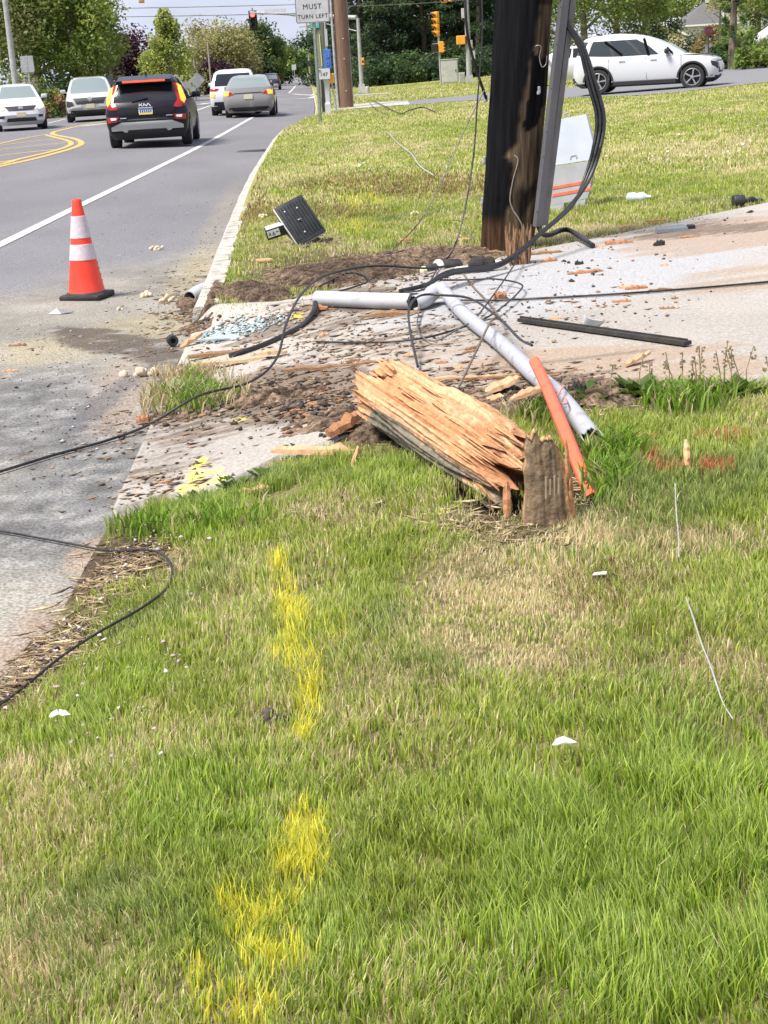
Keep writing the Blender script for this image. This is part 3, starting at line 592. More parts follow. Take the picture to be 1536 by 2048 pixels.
# ------------------------------------------------------------------ trees
def leaves(cent, size, cols, rng, aspect=1.6, droop=0.0):
    n = len(cent); nrm = rng.normal(0, 1, (n, 3)); nrm[:, 2] = np.abs(nrm[:, 2]) + .3; nrm /= np.linalg.norm(nrm, axis=1)[:, None]
    a = rng.normal(0, 1, (n, 3)); a[:, 2] -= droop; u = a - nrm * (a * nrm).sum(1)[:, None]; u /= np.linalg.norm(u, axis=1)[:, None]; v = np.cross(nrm, u)
    s = (size * (.5 + rng.random(n)))[:, None]; V = np.stack([cent - u * s, cent + v * s / aspect, cent + u * s, cent - v * s / aspect], 1)
    return V.reshape(-1, 3), np.arange(4 * n), np.arange(n) * 4, np.repeat(cols[:, None], 4, 1).reshape(-1, 3)
LK, NK = .66, 2.0
def tree(name, px, Y, wd, h, label, pal, n=5000, leaf=.16, shape='round', base=.25, clumps=60, seed=0, trunk=(.16, .13, .10), group=None, cat='tree', tr=None, fill=.62, dx=0.0):
    rng = np.random.default_rng(seed + 100); rd = random.Random(seed); c = at(px, Y); root = thing(name, c, label, cat, group); pal = np.array(pal) * (1.55 if pal is not PU else 1.3) * (1.0 if Y > 125 and pal[0][0] < .03 else 1.2); n = int(n * NK); leaf = leaf * LK
    R = wd / 2; z0 = h * base; cz = (z0 + h) / 2; hz = (h - z0) / 2; pts = []; cl = []; tone = []
    for i in range(clumps):
        if shape == 'round':
            d = rng.normal(0, 1, 3); d /= np.linalg.norm(d); q = rng.random() ** .38; p = np.array([d[0] * R * q, d[1] * R * q, cz + d[2] * hz * q]); r = R * (.20 + .22 * rng.random())
        elif shape == 'cone':
            t = rng.random() ** 1.25; a = rng.random() * 6.28; q = (1 - t) ** .8 * R * (.25 + .75 * rng.random() ** .5); p = np.array([math.cos(a) * q, math.sin(a) * q, z0 + t * (h - z0)]); r = R * (.12 + .24 * (1 - t))
        elif shape == 'pine':
            t = rng.random(); a = rng.random() * 6.28; pr = math.sin(math.pi * min(1, (t * .8 + .2))) ** .6; q = pr * R * (.25 + .85 * rng.random() ** .6); p = np.array([math.cos(a) * q, math.sin(a) * q, z0 + t * (h - z0) - .12 * q]); r = R * (.14 + .16 * rng.random())
        else:
            a = rng.random() * 6.28; q = R * rng.random() ** .5; p = np.array([math.cos(a) * q, math.sin(a) * q, z0 + rng.random() * (h - z0) * (1 - .5 * (q / R) ** 2)]); r = R * .25
        m = max(4, int(n / clumps * (.6 + .8 * rng.random()))); g = np.clip(rng.normal(0, .5, (m, 3)), -1, 1) * r
        if shape == 'pine': g[:, 2] *= .45
        pts.append(p + g); k = rng.random(); j = rng.integers(0, len(pal)); cl.append((pal[j] * (1 - .35) + pal[rng.integers(0, len(pal), m)] * .35) * (.7 + .5 * rng.random(m))[:, None] * (.8 + .4 * k))
    pts = np.concatenate(pts); cl = np.concatenate(cl); k = pts[:, 2] > .05; pts, cl = pts[k], cl[k]
    V, lp, s_, C = leaves(pts, leaf, cl, rng, 3.2 if shape == 'pine' else 1.7, .6 if shape == 'pine' else .2)
    o = raw_mesh('crown', V, lp, s_, mat('leaf', (1, 1, 1), None, rough=.55, attr='col', trans=.42, spec=.25), C); o.parent = root
    mb = MB(); t0 = tr or max(.09, h * .022)
    sway = [Vector((rd.uniform(-.03, .03) * h * t, rd.uniform(-.03, .03) * h * t, h * t * .93)) for t in (0, .15, .3, .5, .7, .9, 1)]; sway[0] = Vector((0, 0, -.2))
    mb.tube(sway, [t0 * 1.35, t0, t0 * .85, t0 * .65, t0 * .45, t0 * .25, t0 * .1], 9)
    for i in range(9 if shape in ('round', 'bush') else 5):
        t = rd.uniform(max(base * .7, .12), .75); b = Vector((0, 0, h * t * .93)); a = rd.random() * 6.28; ln = R * rd.uniform(.5, .95) * (1 if shape == 'round' else .7)
        e = b + Vector((math.cos(a) * ln, math.sin(a) * ln, ln * rd.uniform(.25, .9))); mb.tube([b, (b + e) / 2 + Vector((0, 0, ln * .1)), e], [t0 * .45, t0 * .3, t0 * .08], 6)
    mb.build('trunk', mat('bark_%d' % int(trunk[0] * 1000), tuple(q * .6 for q in trunk), tuple(q * 1.3 for q in trunk), 9, .9, .5, stretch=(1, 1, .25)), root, smooth=60)
    return root
GR = [(.075, .12, .022), (.11, .155, .03), (.15, .18, .04), (.05, .085, .02)]
YG = [(.17, .20, .045), (.22, .24, .06), (.13, .17, .035)]
OL = [(.155, .155, .06), (.20, .185, .08), (.115, .12, .045)]
DG = [(.024, .044, .022), (.038, .066, .03), (.018, .034, .018), (.055, .085, .035)]
PU = [(.035, .014, .022), (.06, .022, .032), (.022, .012, .017)]
left = 'trees along the far side of the road'
tree('oak_tree', -20, 78, 6.5, 9.5, 'tall olive-green tree at the left edge behind the grey lamp pole', GR + OL, 7000, .15, clumps=80, seed=1, group=left, base=.12)
tree('oak_tree', 75, 84, 6.5, 10, 'dark leafy tree behind the blank square sign at upper left', [(.06, .09, .022), (.09, .12, .03), (.12, .13, .05)], 7000, .15, clumps=80, seed=2, group=left, base=.10)
tree('maple_tree', 150, 80, 5.2, 8.5, 'bright yellow-green tree above the silver oncoming car', GR + YG, 7000, .15, clumps=80, seed=3, group=left, base=.15)
tree('maple_tree', 192, 90, 3.6, 6.2, 'smaller yellow-green tree with branches reaching over the purple one', YG + GR, 4500, .15, clumps=50, seed=4, group=left, base=.2)
tree('purple_plum_tree', 272, 108, 5.0, 4.6, 'dark purple-leaved tree above the roof of the black car', PU, 6000, .16, clumps=60, seed=5, group=left, base=.1)
tree('young_maple_tree', 340, 104, 4.8, 5.8, 'pale lime-green conical tree right of the purple tree', YG + [(.25, .26, .09)], 6000, .15, 'cone', clumps=80, seed=6, group=left, base=.1)
tree('spreading_tree', 445, 150, 8.0, 6.3, 'broad tan-olive round tree left of the red signal', OL + [(.22, .19, .085)], 8000, .2, clumps=90, seed=7, group=left, base=.1)
tree('green_tree', 392, 165, 4.0, 4.2, 'fresh green low tree behind the thin grey poles', [(.06, .15, .03), (.08, .17, .04)], 3000, .2, clumps=40, seed=8, group=left, base=.05)
tree('purple_plum_tree', 430, 125, 3.0, 2.7, 'low dark purple tree left of the white car roof', PU, 4000, .15, clumps=45, seed=9, group=left, base=.02)
tree('dark_tree', 525, 190, 6.5, 7.3, 'dark green tree directly under the red traffic signal', DG + GR[:2], 7000, .24, clumps=80, seed=10, group=left, base=.05)
tree('dark_tree', 560, 215, 6.5, 6.0, 'green tree sloping down to the far end of the road', GR + DG[:2], 5000, .26, clumps=60, seed=11, group=left, base=.03)
tree('dark_tree', 490, 200, 5, 7.5, 'olive-dark tree peeking out behind the tan-olive one', OL[2:] + DG, 4000, .25, clumps=50, seed=12, group=left, base=.03)
for i, (px_, Y, w_, h_, lb) in enumerate([(585, 300, 8, 5.6, 'dark distant tree above the far road bend'), (612, 330, 8, 5.8, 'grey-green distant tree left of the sign post'), (632, 250, 6, 5.6, 'distant bright green tree half hidden by the sign post'), (655, 230, 8, 8.5, 'distant tree in the gap between the two wooden poles')]):
    tree('distant_tree', px_, Y, w_, h_, lb, [GR[:3], DG + GR[1:2], [(.09, .16, .025), (.12, .18, .04)], GR][i], 3500, .3, clumps=45, seed=20 + i, group='small trees at the far end of the road', base=.02)
pines = 'dark evergreens behind the traffic signals'
for i, (px_, Y, w_, h_, lb) in enumerate([(725, 128, 7.5, 12, 'dark evergreen right beside the brown pole'), (790, 132, 8, 13, 'dark evergreen between the slim signal pole and the pedestrian signals'), (852, 128, 7.5, 12, 'dark evergreen behind the pale signal cabinet'), (905, 134, 8, 13, 'dark evergreen behind the tall grey signal pole'), (958, 126, 7, 12, 'dark evergreen just left of the burnt pole'), (1015, 130, 8, 13, 'dark evergreen hidden mostly behind the burnt pole')]):
    tree('evergreen_tree', px_, Y, w_, h_, lb, DG, 9000, .26, 'pine', clumps=150, seed=30 + i, group=pines, base=.01, trunk=(.10, .08, .06))
for i, (px_, Y, lb) in enumerate([(700, 150, 'tall evergreen in the back row beside the brown pole'), (760, 152, 'tall evergreen in the back row left of the four-lens signal'), (825, 150, 'tall evergreen in the back row above the four-lens signal'), (880, 154, 'tall evergreen in the back row above the cabinet'), (935, 150, 'tall evergreen in the back row behind the tall signal pole'), (990, 152, 'tall evergreen in the back row touching the burnt pole')]):
    tree('evergreen_tree', px_, Y, 9, 15, lb, DG, 7000, .36, 'pine', clumps=130, seed=90 + i, group=pines, base=.01, trunk=(.10, .08, .06))
for i, (px_, lb) in enumerate([(740, 'low dark shrub at the foot of the evergreens by the slim pole'), (800, 'low dark shrub in the middle of the evergreen row'), (838, 'low dark shrub left of the pale cabinet'), (960, 'low dark shrub behind the tall signal pole')]):
    tree('shrub', px_, 118, 4.5, 2.0, lb, DG + GR[3:], 2500, .16, 'bush', clumps=40, seed=40 + i, group='shrubs under the evergreens', base=.0, cat='shrub')
rt = 'leafy trees beyond the white car'
for i, (px_, Y, w_, h_, lb, pal) in enumerate([(1170, 82, 6.5, 9, 'green tree above the rear of the white hatchback', GR), (1235, 88, 6, 9, 'olive-green tree above the roof of the white hatchback', GR + OL), (1120, 95, 6.5, 10, 'green tree showing just right of the burnt pole', GR + DG[1:2]), (1288, 105, 4.2, 9, 'yellow-green tree left of the cream gable', YG + GR),
                                               (1370, 190, 9, 12, 'pale distant tree rising behind the house roofs', GR + [(.16, .19, .10)]), (1515, 115, 6, 11, 'thin leafed tree at the upper right corner', OL + YG), (1545, 70, 4.5, 8, 'bright green tree at the right edge of the view', YG + GR)]):
    tree('leafy_tree', px_, Y, w_, h_, lb, pal, 6000 if i != 5 else 2600, .14 if Y < 120 else .24, clumps=70, seed=50 + i, group=rt, base=.22 if i < 4 else .12)
tree('ivy_tree', 1466, 62, 1.0, 7.5, 'straight ivy-covered trunk beside the houses', DG + GR[:2], 3800, .07, 'column', base=.0, clumps=110, seed=60, tr=.16)
tree('slim_tree', 1440, 75, 2.6, 6, 'thin leaning young tree in front of the white house', YG + OL, 900, .10, 'round', base=.4, clumps=30, seed=61, tr=.05)
tree('slim_tree', 1500, 80, 2.0, 6, 'thin bare-stemmed tree right of the ivy-covered trunk', OL, 700, .10, 'round', base=.4, clumps=24, seed=62, tr=.06)
for i, (px_, Y, w_, h_, lb, pal) in enumerate([(1432, 78, 2.0, 2.1, 'brownish bush in front of the white house', [(.17, .12, .06), (.14, .13, .05)]), (1490, 66, 2.2, 1.6, 'green hedge bush right of the ivy-covered trunk', GR), (1520, 60, 2.0, 1.4, 'green hedge bush at the right edge by the lane', GR + YG), (1448, 64, 1.4, 1.2, 'small dark bush left of the ivy-covered trunk', GR + DG),
                                               (1150, 78, 4, 2.2, 'low green bush behind the parked white car', GR + DG), (1255, 84, 5, 2.4, 'long low bush behind the hatchback roof', GR + DG), (1330, 90, 4, 2.6, 'low bush below the cream gable', GR + DG),
                                               (20, 74, 3, 2.6, 'bush with pale twigs behind the lamp pole', GR + OL + [(.4, .38, .3)]), (110, 78, 3.2, 1.9, 'dark bush behind the blank sign post', DG + GR), (160, 80, 3.2, 1.8, 'dark bush behind the silver oncoming car', DG + GR), (205, 88, 3.4, 2.0, 'dark bush left of the black car', DG + GR), (85, 72, 1.6, 1.8, 'bush with pink blossom under the left trees', GR + [(.26, .13, .09)])]):
    tree('bush', px_, Y, w_, h_, lb, pal, 2200, .11, 'bush', clumps=40, seed=70 + i, group='bushes under the trees', base=.0, cat='bush', tr=.03)
# ------------------------------------------------------------------ vehicles
def paint(name, c, rough=.28, metal=0.0): return mat(name, c, None, rough=rough, coat=.6, metal=metal, spec=.5)
glass_d = mat('dark_glass', (.012, .014, .016), None, rough=.06, spec=.6)
glass_l = mat('windscreen_glass', (.16, .20, .20), None, rough=.08, spec=.8)
trim = mat('black_trim', (.018, .018, .02), None, rough=.55)
tyre_m = mat('tyre_rubber', (.016, .016, .016), (.03, .03, .03), 30, .85)
alloy = mat('alloy', (.36, .36, .38), None, rough=.4, metal=.5)
chrome = mat('chrome', (.6, .6, .62), None, rough=.15, metal=.9)
plate_m = mat('plate', (.55, .52, .36), None, rough=.5)
lampred = mat('red_lamp', (.30, .012, .012), None, rough=.15)
lampclear = mat('clear_lamp', (.62, .64, .66), None, rough=.1)
lit_red = mat('lit_red_lamp', (1.0, .07, .02), None, rough=.3, emit=.9)
lit_or = mat('lit_orange_lamp', (1.0, .26, .025), None, rough=.3, emit=1.2)
lit_wh = mat('lit_head_lamp', (1.0, .74, .36), None, rough=.3, emit=.36)
nA, nC, nS = 5, 4, 22
def half_ring(r):
    z, xr, xf, w, cr, cf, dr, df = r; cy = min(cr, w * .8); cyf = min(cf, w * .8); p = []; bow = .10
    bx = lambda y: bow * (y / max(w, .01)) ** 2 * min(1, w)
    for i in range(nA + 1): y = (w - cy) * i / nA; p.append((xr + bx(y), y, 'R'))
    x0 = xr + bx(w - cy)
    for i in range(1, nC + 1): a = math.pi / 2 * i / nC; p.append((x0 + cr * (1 - math.cos(a)), w - cy + cy * math.sin(a), 'RC'))
    xa = x0 + cr; x1 = xf - bx(w - cyf) - cf
    for i in range(1, nS + 1):
        t = i / nS; p.append((xa + (x1 - xa) * t, w - .03 * (2 * t - 1) ** 2 * min(1, w), 'S'))
    yb = p[-1][1]
    for i in range(1, nC + 1): a = math.pi / 2 * i / nC; p.append((x1 + cf * math.sin(a), yb - cyf * (1 - math.cos(a)), 'FC'))
    ye = p[-1][1]; xe = p[-1][0]
    for i in range(1, nA + 1): y = ye * (1 - i / nA); p.append((xe + (xf - xe) * (1 - (y / max(ye, .01)) ** 2), y, 'F'))
    xm = (xr + xf) / 2; o = []
    for x, y, g in p:
        u = (x - xm) / max((xf - xr) / 2, .01)
        o.append((x, y, z - df * max(0, u) ** 2.2 - dr * max(0, -u) ** 2.2, g))
    return o
class Car:
    def __init__(s, name, label, group, px, Y, yaw, spec, pm, cat='car', loc=None, glass=None):
        c = at(px, Y) if loc is None else loc
        s.root = thing(name, c, label, cat, group, yaw); s.sp = spec; R = spec['rings']; s.R = R
        H = [half_ring(r) for r in R]; n = len(H[0]); full = []
        for h in H: full.append([(x, y, z) for x, y, z, g in h] + [(x, -y, z) for x, y, z, g in reversed(h[1:-1])])
        N = len(full[0]); G_ = [q[3] for q in H[0]]
        me = bpy.data.meshes.new('body'); V = [p for r in full for p in r]; F = []; MI = []
        b0, b1 = spec['glass_rows']
        for k in range(len(R) - 1):
            for i in range(N):
                j = (i + 1) % N; F.append((k * N + i, k * N + j, (k + 1) * N + j, (k + 1) * N + i))
                hi = i if i < n - 1 else N - 1 - i          # segment index along the half ring
                g = G_[min(hi + 1, n - 1)]; m_ = 0
                if k < spec.get('clad', 0): m_ = 2
                if b0 <= k < b1:
                    if g == 'S':
                        t = (hi - nA - nC + .5) / nS
                        m_ = 1 if any(a <= t <= b for a, b in spec['side']) else (2 if spec.get('blackpillar') and spec['side'][0][0] < t < spec['side'][-1][1] else 0)
                    elif g in 'RF': m_ = 1
                    elif g == 'FC' : m_ = 0
                    elif g == 'RC': m_ = 1 if spec.get('wraprear') else 0
                if spec.get('rear_glass_rows') and g in ('R',) :
                    a, b = spec['rear_glass_rows']; m_ = 1 if a <= k < b else (0 if b0 <= k < b1 else m_)
                if spec.get('front_glass_rows') and g == 'F':
                    a, b = spec['front_glass_rows']; m_ = 1 if a <= k < b else (0 if b0 <= k < b1 else m_)
                MI.append(m_)
        F.append(tuple(reversed(range(N)))); MI.append(2); F.append(tuple(range((len(R) - 1) * N, len(R) * N))); MI.append(0)
        me.from_pydata(V, [], F); me.polygons.foreach_set('material_index', MI); me.update()
        gm = glass or glass_d
        for m_ in (pm, gm, trim): me.materials.append(m_)
        bm = bmesh.new(); bm.from_mesh(me); bmesh.ops.recalc_face_normals(bm, faces=bm.faces); bm.to_mesh(me); bm.free()
        ob = bpy.data.objects.new('body', me); COL.objects.link(ob)
        wr = spec['wheel'][0]; cut = MB()
        for x in spec['axles']:
            for sg in (1, -1):
                cut.lathe([(wr * 1.13, -.22), (wr * 1.13, .22)], 28, (x, sg * (spec['track'] - .02), wr * 1.0), Matrix.Rotation(math.pi / 2, 3, 'X'))
        co = cut.build('cutter', trim); co.data.materials.clear()
        for m_ in (pm, gm, trim): co.data.materials.append(m_)
        co.data.polygons.foreach_set('material_index', [2] * len(co.data.polygons))
        md = ob.modifiers.new('b', 'BOOLEAN'); md.operation = 'DIFFERENCE'; md.object = co; md.solver = 'EXACT'
        dg = bpy.context.evaluated_depsgraph_get(); fin = bpy.data.meshes.new_from_object(ob.evaluated_get(dg))
        for o in (ob, co): bpy.data.objects.remove(o)
        for idx, (nm, m_) in enumerate((('body', pm), ('window', gm), ('cladding', trim))):
            bm = bmesh.new(); bm.from_mesh(fin); bmesh.ops.delete(bm, geom=[f for f in bm.faces if f.material_index != idx], context='FACES')
            if not bm.faces: bm.free(); continue
            q = bpy.data.meshes.new(nm); bm.to_mesh(q); bm.free(); q.materials.clear(); q.materials.append(m_)
            q.polygons.foreach_set('material_index', [0] * len(q.polygons)); q.polygons.foreach_set('use_smooth', [True] * len(q.polygons)); q.set_sharp_from_angle(angle=math.radians(32))
            o = bpy.data.objects.new(nm, q); COL.objects.link(o); o.parent = s.root
        for x in spec['axles']:
            for sg in (1, -1): s.wheel(x, sg)
    def wheel(s, x, sg):
        r, wd, sp = s.sp['wheel']; y = sg * (s.sp['track'] - wd / 2 + .015); M3 = Matrix.Rotation(-sg * math.pi / 2, 3, 'X')
        t = MB().lathe([(r * .6, -wd / 2), (r * .93, -wd / 2), (r, -wd * .36), (r, wd * .36), (r * .93, wd / 2), (r * .68, wd / 2), (r * .66, wd * .25), (r * .3, wd * .2)], 36, (0, 0, 0), M3).build('wheel', tyre_m, s.root, smooth=35)
        t.location = (x, y, r)
        m = MB(); m.lathe([(r * .63, wd * .30), (r * .69, wd * .52), (r * .66, wd * .54), (r * .61, wd * .34)], 36, (0, 0, 0), M3, caps=False)
        for k in range(sp):
            a = 2 * math.pi * k / sp; d = Vector((math.cos(a), math.sin(a), 0)); e = Vector((-math.sin(a), math.cos(a), 0))
            m.prism([M3 @ (d * r * q + e * r * h + Vector((0, 0, wd * .36))) for q, h in ((.08, .055), (.64, .15), (.66, .03), (.08, -.04))], M3 @ Vector((0, 0, wd * .14)))
        m.lathe([(r * .13, wd * .3), (r * .13, wd * .53), (.001, wd * .55)], 16, (0, 0, 0), M3)
        m.build('rim', alloy, t, smooth=30)
    def edge_x(s, y, z, end):
        R = s.R; y = abs(y)
        def xo(r):
            h = [q for q in half_ring(r) if (q[3] in ('R', 'RC', 'S') if end == 'rear' else q[3] in ('F', 'FC', 'S'))]
            if end == 'front': h = list(reversed(h))
            for a, b in zip(h[:-1], h[1:]):
                if a[1] <= y <= b[1]: t = (y - a[1]) / max(b[1] - a[1], 1e-6); return a[0] + (b[0] - a[0]) * t
            k = max(range(len(h)), key=lambda i: h[i][1]); return h[k][0]
        for a, b in zip(R[:-1], R[1:]):
            if a[0] <= z <= b[0]: t = (z - a[0]) / (b[0] - a[0]); return xo(a) * (1 - t) + xo(b) * t
        return xo(R[0] if z < R[0][0] else R[-1])
    def patch(s, name, m, pts, end='rear', off=.012, parent=None, sub=3, thick=.03, label=None):
        sg = -1 if end == 'rear' else 1; q = []
        for a, b in zip(pts, pts[1:] + pts[:1]):
            for k in range(sub): q.append((a[0] + (b[0] - a[0]) * k / sub, a[1] + (b[1] - a[1]) * k / sub))
        # a small grid keeps the patch on the curved surface
        ys = [p[0] for p in q]; zs = [p[1] for p in q]; cy = sum(ys) / len(ys); cz = sum(zs) / len(zs); vs = []; fs = []; rings = 4; n = len(q)
        for k in range(rings + 1):
            f = 1 - k / rings
            for y, z in q: yy, zz = cy + (y - cy) * f, cz + (z - cz) * f; vs.append((s.edge_x(yy, zz, end) + sg * off, yy, zz))
        for k in range(rings):
            for i in range(n): fs.append((k * n + i, k * n + (i + 1) % n, (k + 1) * n + (i + 1) % n, (k + 1) * n + i))
        b0 = len(vs)
        for y, z in q: vs.append((s.edge_x(y, z, end) - sg * thick, y, z))
        for i in range(n): fs.append((i, b0 + i, b0 + (i + 1) % n, (i + 1) % n))
        o = MB().add(vs, fs).build(name, m, parent or s.root, smooth=30)
        if label: o['label'] = label
        return o
    def both(s, name, m, pts, **k):
        for sg in (1, -1): s.patch(name, m, [(sg * y, z) for y, z in pts], **k)
    def mirrors(s, x, y, z, m, sc=1.0):
        for sg in (1, -1):
            b = MB(); b.box((x, sg * (y + .11 * sc), z + .03), (.12 * sc, .20 * sc, .14 * sc), bev=.035 * sc); b.bar((x + .03, sg * (y - .06), z - .04), (x, sg * (y + .06), z), .05, .04); b.build('mirror', m, s.root, smooth=40)
    def plate(s, y, z, end='rear', bands=None):
        x = s.edge_x(y, z, end); sg = -1 if end == 'rear' else 1
        p = MB().box((x + sg * .02, y, z), (.03, .31, .155), bev=.006).build('number_plate', plate_m if bands is None else bands[1], s.root)
        if bands:
            for dz, h, m in ((.052, .04, bands[0]), (-.055, .035, bands[2])): MB().box((x + sg * .0365, y, z + dz), (.004, .30, h)).build('plate_band', m, p)
            k = MB()
            for i in range(6): k.box((x + sg * .0365, y - .115 + .046 * i, z - .002), (.004, .026, .05))
            k.build('plate_characters', mat('plate_ink', (.05, .06, .16), None, rough=.6), p)
def suv(L=4.35, W=1.825, H=1.55, nose=.95, hood=.98, belt=1.0):
    a = L / 2; w = W / 2
    return [(.20, -a + .22, a - .25, w - .13, .20, .25, 0, 0), (.36, -a + .06, a - .06, w - .04, .20, .28, 0, 0), (.55, -a, a, w - .005, .22, .34, 0, 0), (.78, -a + .03, a - .04, w, .22, .38, 0, 0),
            (.90, -a + .06, a - .14, w - .02, .22, .40, 0, .03), (belt, -a + .13, a - 1.05, w - .055, .16, .14, 0, .0), (belt + .16, -a + .22, a - 1.38, w - .10, .13, .10, 0, 0), (H - .17, -a + .40, a - 1.82, w - .20, .12, .10, 0, 0),
            (H - .07, -a + .50, a - 2.02, w - .27, .2, .2, .02, .0), (H - .02, -a + .62, a - 2.2, w - .38, .2, .2, .03, .02), (H, -a + .9, a - 2.5, w - .6, .15, .15, .03, .02)]
def sedan(L=4.65, W=1.78, H=1.45, belt=.96):
    a = L / 2; w = W / 2
    return [(.18, -a + .25, a - .3, w - .14, .22, .3, 0, 0), (.32, -a + .08, a - .08, w - .05, .22, .36, 0, 0), (.52, -a, a, w - .01, .24, .42, 0, 0), (.70, -a + .02, a - .05, w, .24, .46, 0, 0), (.84, -a + .06, a - .25, w - .02, .24, .45, -.02, .04),
            (belt, -a + .10, a - 1.10, w - .06, .22, .2, -.06, .0), (belt + .05, -a + .62, a - 1.25, w - .09, .12, .10, 0, 0), (belt + .24, -a + .95, a - 1.62, w - .16, .11, .10, 0, 0), (H - .09, -a + 1.32, a - 2.0, w - .25, .10, .10, .01, .0),
            (H - .03, -a + 1.5, a - 2.2, w - .33, .18, .18, .02, .01), (H, -a + 1.8, a - 2.5, w - .55, .12, .12, .02, .02)]
ROADYAW = math.pi / 2 + math.atan2(1.32, 24.5)      # cars face +x; the road runs away slightly left
black = mat('black_car_paint', (.008, .008, .016), None, rough=.3, coat=.08, spec=.25)
# --- black SUV, seen from behind
sp = dict(rings=suv(4.35, 1.84, 1.56), glass_rows=(5, 8), rear_glass_rows=(5, 7), side=[(.10, .26), (.28, .52), (.54, .86)], blackpillar=1, clad=1, axles=(-1.33, 1.38), track=.90, wheel=(.34, .22, 5))
k = Car('suv', 'black SUV with its brake lights on driving away in the near lane', 'cars on the road', 302, 36.6, ROADYAW - .012, sp, black, 'car')
k.mirrors(.62, .86, 1.05, black)
sil = mat('silver_skid', (.42, .43, .42), None, rough=.4, metal=.3)
k.patch('tailgate_panel', mat('gloss_black', (.006, .006, .009), None, rough=.45, spec=.25), [(-.60, .72), (.60, .72), (.66, .86), (.50, .905), (-.50, .905), (-.66, .86)], off=.03)
sb = MB(); sb.add([(-1.98, -.62, 1.39), (-1.98, .62, 1.39), (-1.45, .60, 1.535), (-1.45, -.60, 1.535), (-2.0, -.60, 1.46), (-2.0, .60, 1.46), (-1.45, .58, 1.56), (-1.45, -.58, 1.56)], [(0, 3, 2, 1), (4, 5, 6, 7), (0, 1, 5, 4), (1, 2, 6, 5), (2, 3, 7, 6), (3, 0, 4, 7)])
sp_o = sb.build('spoiler', black, k.root)
MB().box((-2.0, 0, 1.435), (.03, .94, .036), bev=.01).build('brake_light', lit_red, sp_o)
for sg in (1, -1):
    k.patch('tail_light', lit_or, [(sg * y, z) for y, z in ((.70, 1.36), (.785, 1.30), (.885, 1.02), (.85, .93), (.78, 1.00))], off=.03, thick=.05)
    k.patch('tail_light_surround', lampred, [(sg * y, z) for y, z in ((.60, 1.38), (.70, 1.37), (.79, 1.0), (.86, .92), (.89, .86), (.60, .84), (.64, .92), (.72, .98))], off=.02, thick=.04)
    k.patch('reversing_light', lampred, [(sg * y, z) for y, z in ((.60, .70), (.87, .70), (.87, .57), (.66, .60))], off=.02)
    k.patch('reversing_lens', lampclear, [(sg * y, z) for y, z in ((.66, .685), (.80, .685), (.78, .63), (.67, .64))], off=.03)
k.patch('skid_plate', sil, [(-.80, .40), (-.56, .40), (-.50, .36), (.50, .36), (.56, .40), (.80, .40), (.80, .48), (.55, .58), (-.55, .58), (-.80, .48)], off=.025)
k.patch('rear_bumper_insert', trim, [(-.48, .30), (.48, .30), (.42, .41), (-.42, .41)], off=.04)
k.patch('bumper_step', trim, [(-.86, .60), (.86, .60), (.86, .64), (-.86, .64)], off=.01)
k.plate(0, .80, bands=(mat('plate_blue', (.08, .14, .42), None, rough=.5), mat('plate_white', (.66, .67, .66), None, rough=.5), mat('plate_yellow', (.75, .58, .10), None, rough=.5)))
e = MB(); xx = k.edge_x(0, .935, 'rear') - .05; lw = .016
def stroke(y0, z0, y1, z1): e.bar((xx, y0, z0), (xx, y1, z1), .016, lw, up=(0, y0 - y1, z0 - z1) if False else (1, 0, 0))
zb, zt = .905, .965
for a in ((.13, zb, .13, zt), (.12, zb + .02, .065, zt), (.105, zb + .03, .06, zb), (.03, zb, .03, zt), (.03, zt, -.03, zb), (-.03, zb, -.06, zt), (-.06, zt, -.12, zb)): stroke(*a)
e.build('emblem', mat('emblem_white', (.75, .75, .76), None, rough=.3), k.root)
MB().bar((k.edge_x(0, 1.06, 'rear') - .03, .30, 1.02), (k.edge_x(0, 1.06, 'rear') - .02, -.05, 1.09), .03, .03).build('rear_wiper', trim, k.root)
MB().prism([(-1.35, -.02, 1.55), (-1.15, -.02, 1.555), (-1.30, -.02, 1.64), (-1.36, -.02, 1.64)], (0, .04, 0)).build('roof_antenna', trim, k.root)
for sg in (1, -1): MB().tube(crom([(-1.4, sg * .62, 1.54), (-.8, sg * .66, 1.575), (.0, sg * .66, 1.57), (.4, sg * .63, 1.53)], 4), .018, 6).build('roof_rail', trim, k.root, smooth=40)
k.patch('tail_badge', chrome, [(.44, .66), (.58, .66), (.58, .68), (.44, .68)], off=.034); k.patch('tail_badge', chrome, [(-.44, .68), (-.58, .68), (-.58, .695), (-.44, .695)], off=.034)
# --- silver sedan braking at the lights
sgm = paint('silver_grey_paint', (.26, .25, .245), .25, .2)
sed = dict(rings=sedan(4.65, 1.78, 1.455), glass_rows=(6, 8), side=[(.08, .22), (.26, .52), (.56, .88)], clad=0, axles=(-1.32, 1.35), track=.87, wheel=(.32, .21, 7))
k = Car('sedan', 'silver-grey sedan braking behind the traffic light', 'cars on the road', 499, 57, ROADYAW - .03, sed, sgm, 'car', glass=glass_l); k.mirrors(.75, .80, .98, sgm)
for sg in (1, -1):
    k.patch('tail_light', lampred, [(sg * y, z) for y, z in ((.48, .80), (.62, .90), (.87, .93), (.87, .80), (.70, .76))], off=.012)
    k.patch('brake_light', lit_or, [(sg * y, z) for y, z in ((.66, .92), (.86, .93), (.86, .78), (.70, .77))], off=.03)
k.patch('boot_garnish', trim, [(-.50, .83), (.50, .83), (.48, .86), (-.48, .86)], off=.02)
k.patch('rear_bumper_insert', trim, [(-.76, .22), (.76, .22), (.68, .36), (-.68, .36)], off=.02)
k.plate(0, .71); MB().box((k.edge_x(0, 1.1, 'rear') + .12, 0, 1.07), (.05, .30, .05), bev=.01).build('high_brake_light', lit_red, k.root)
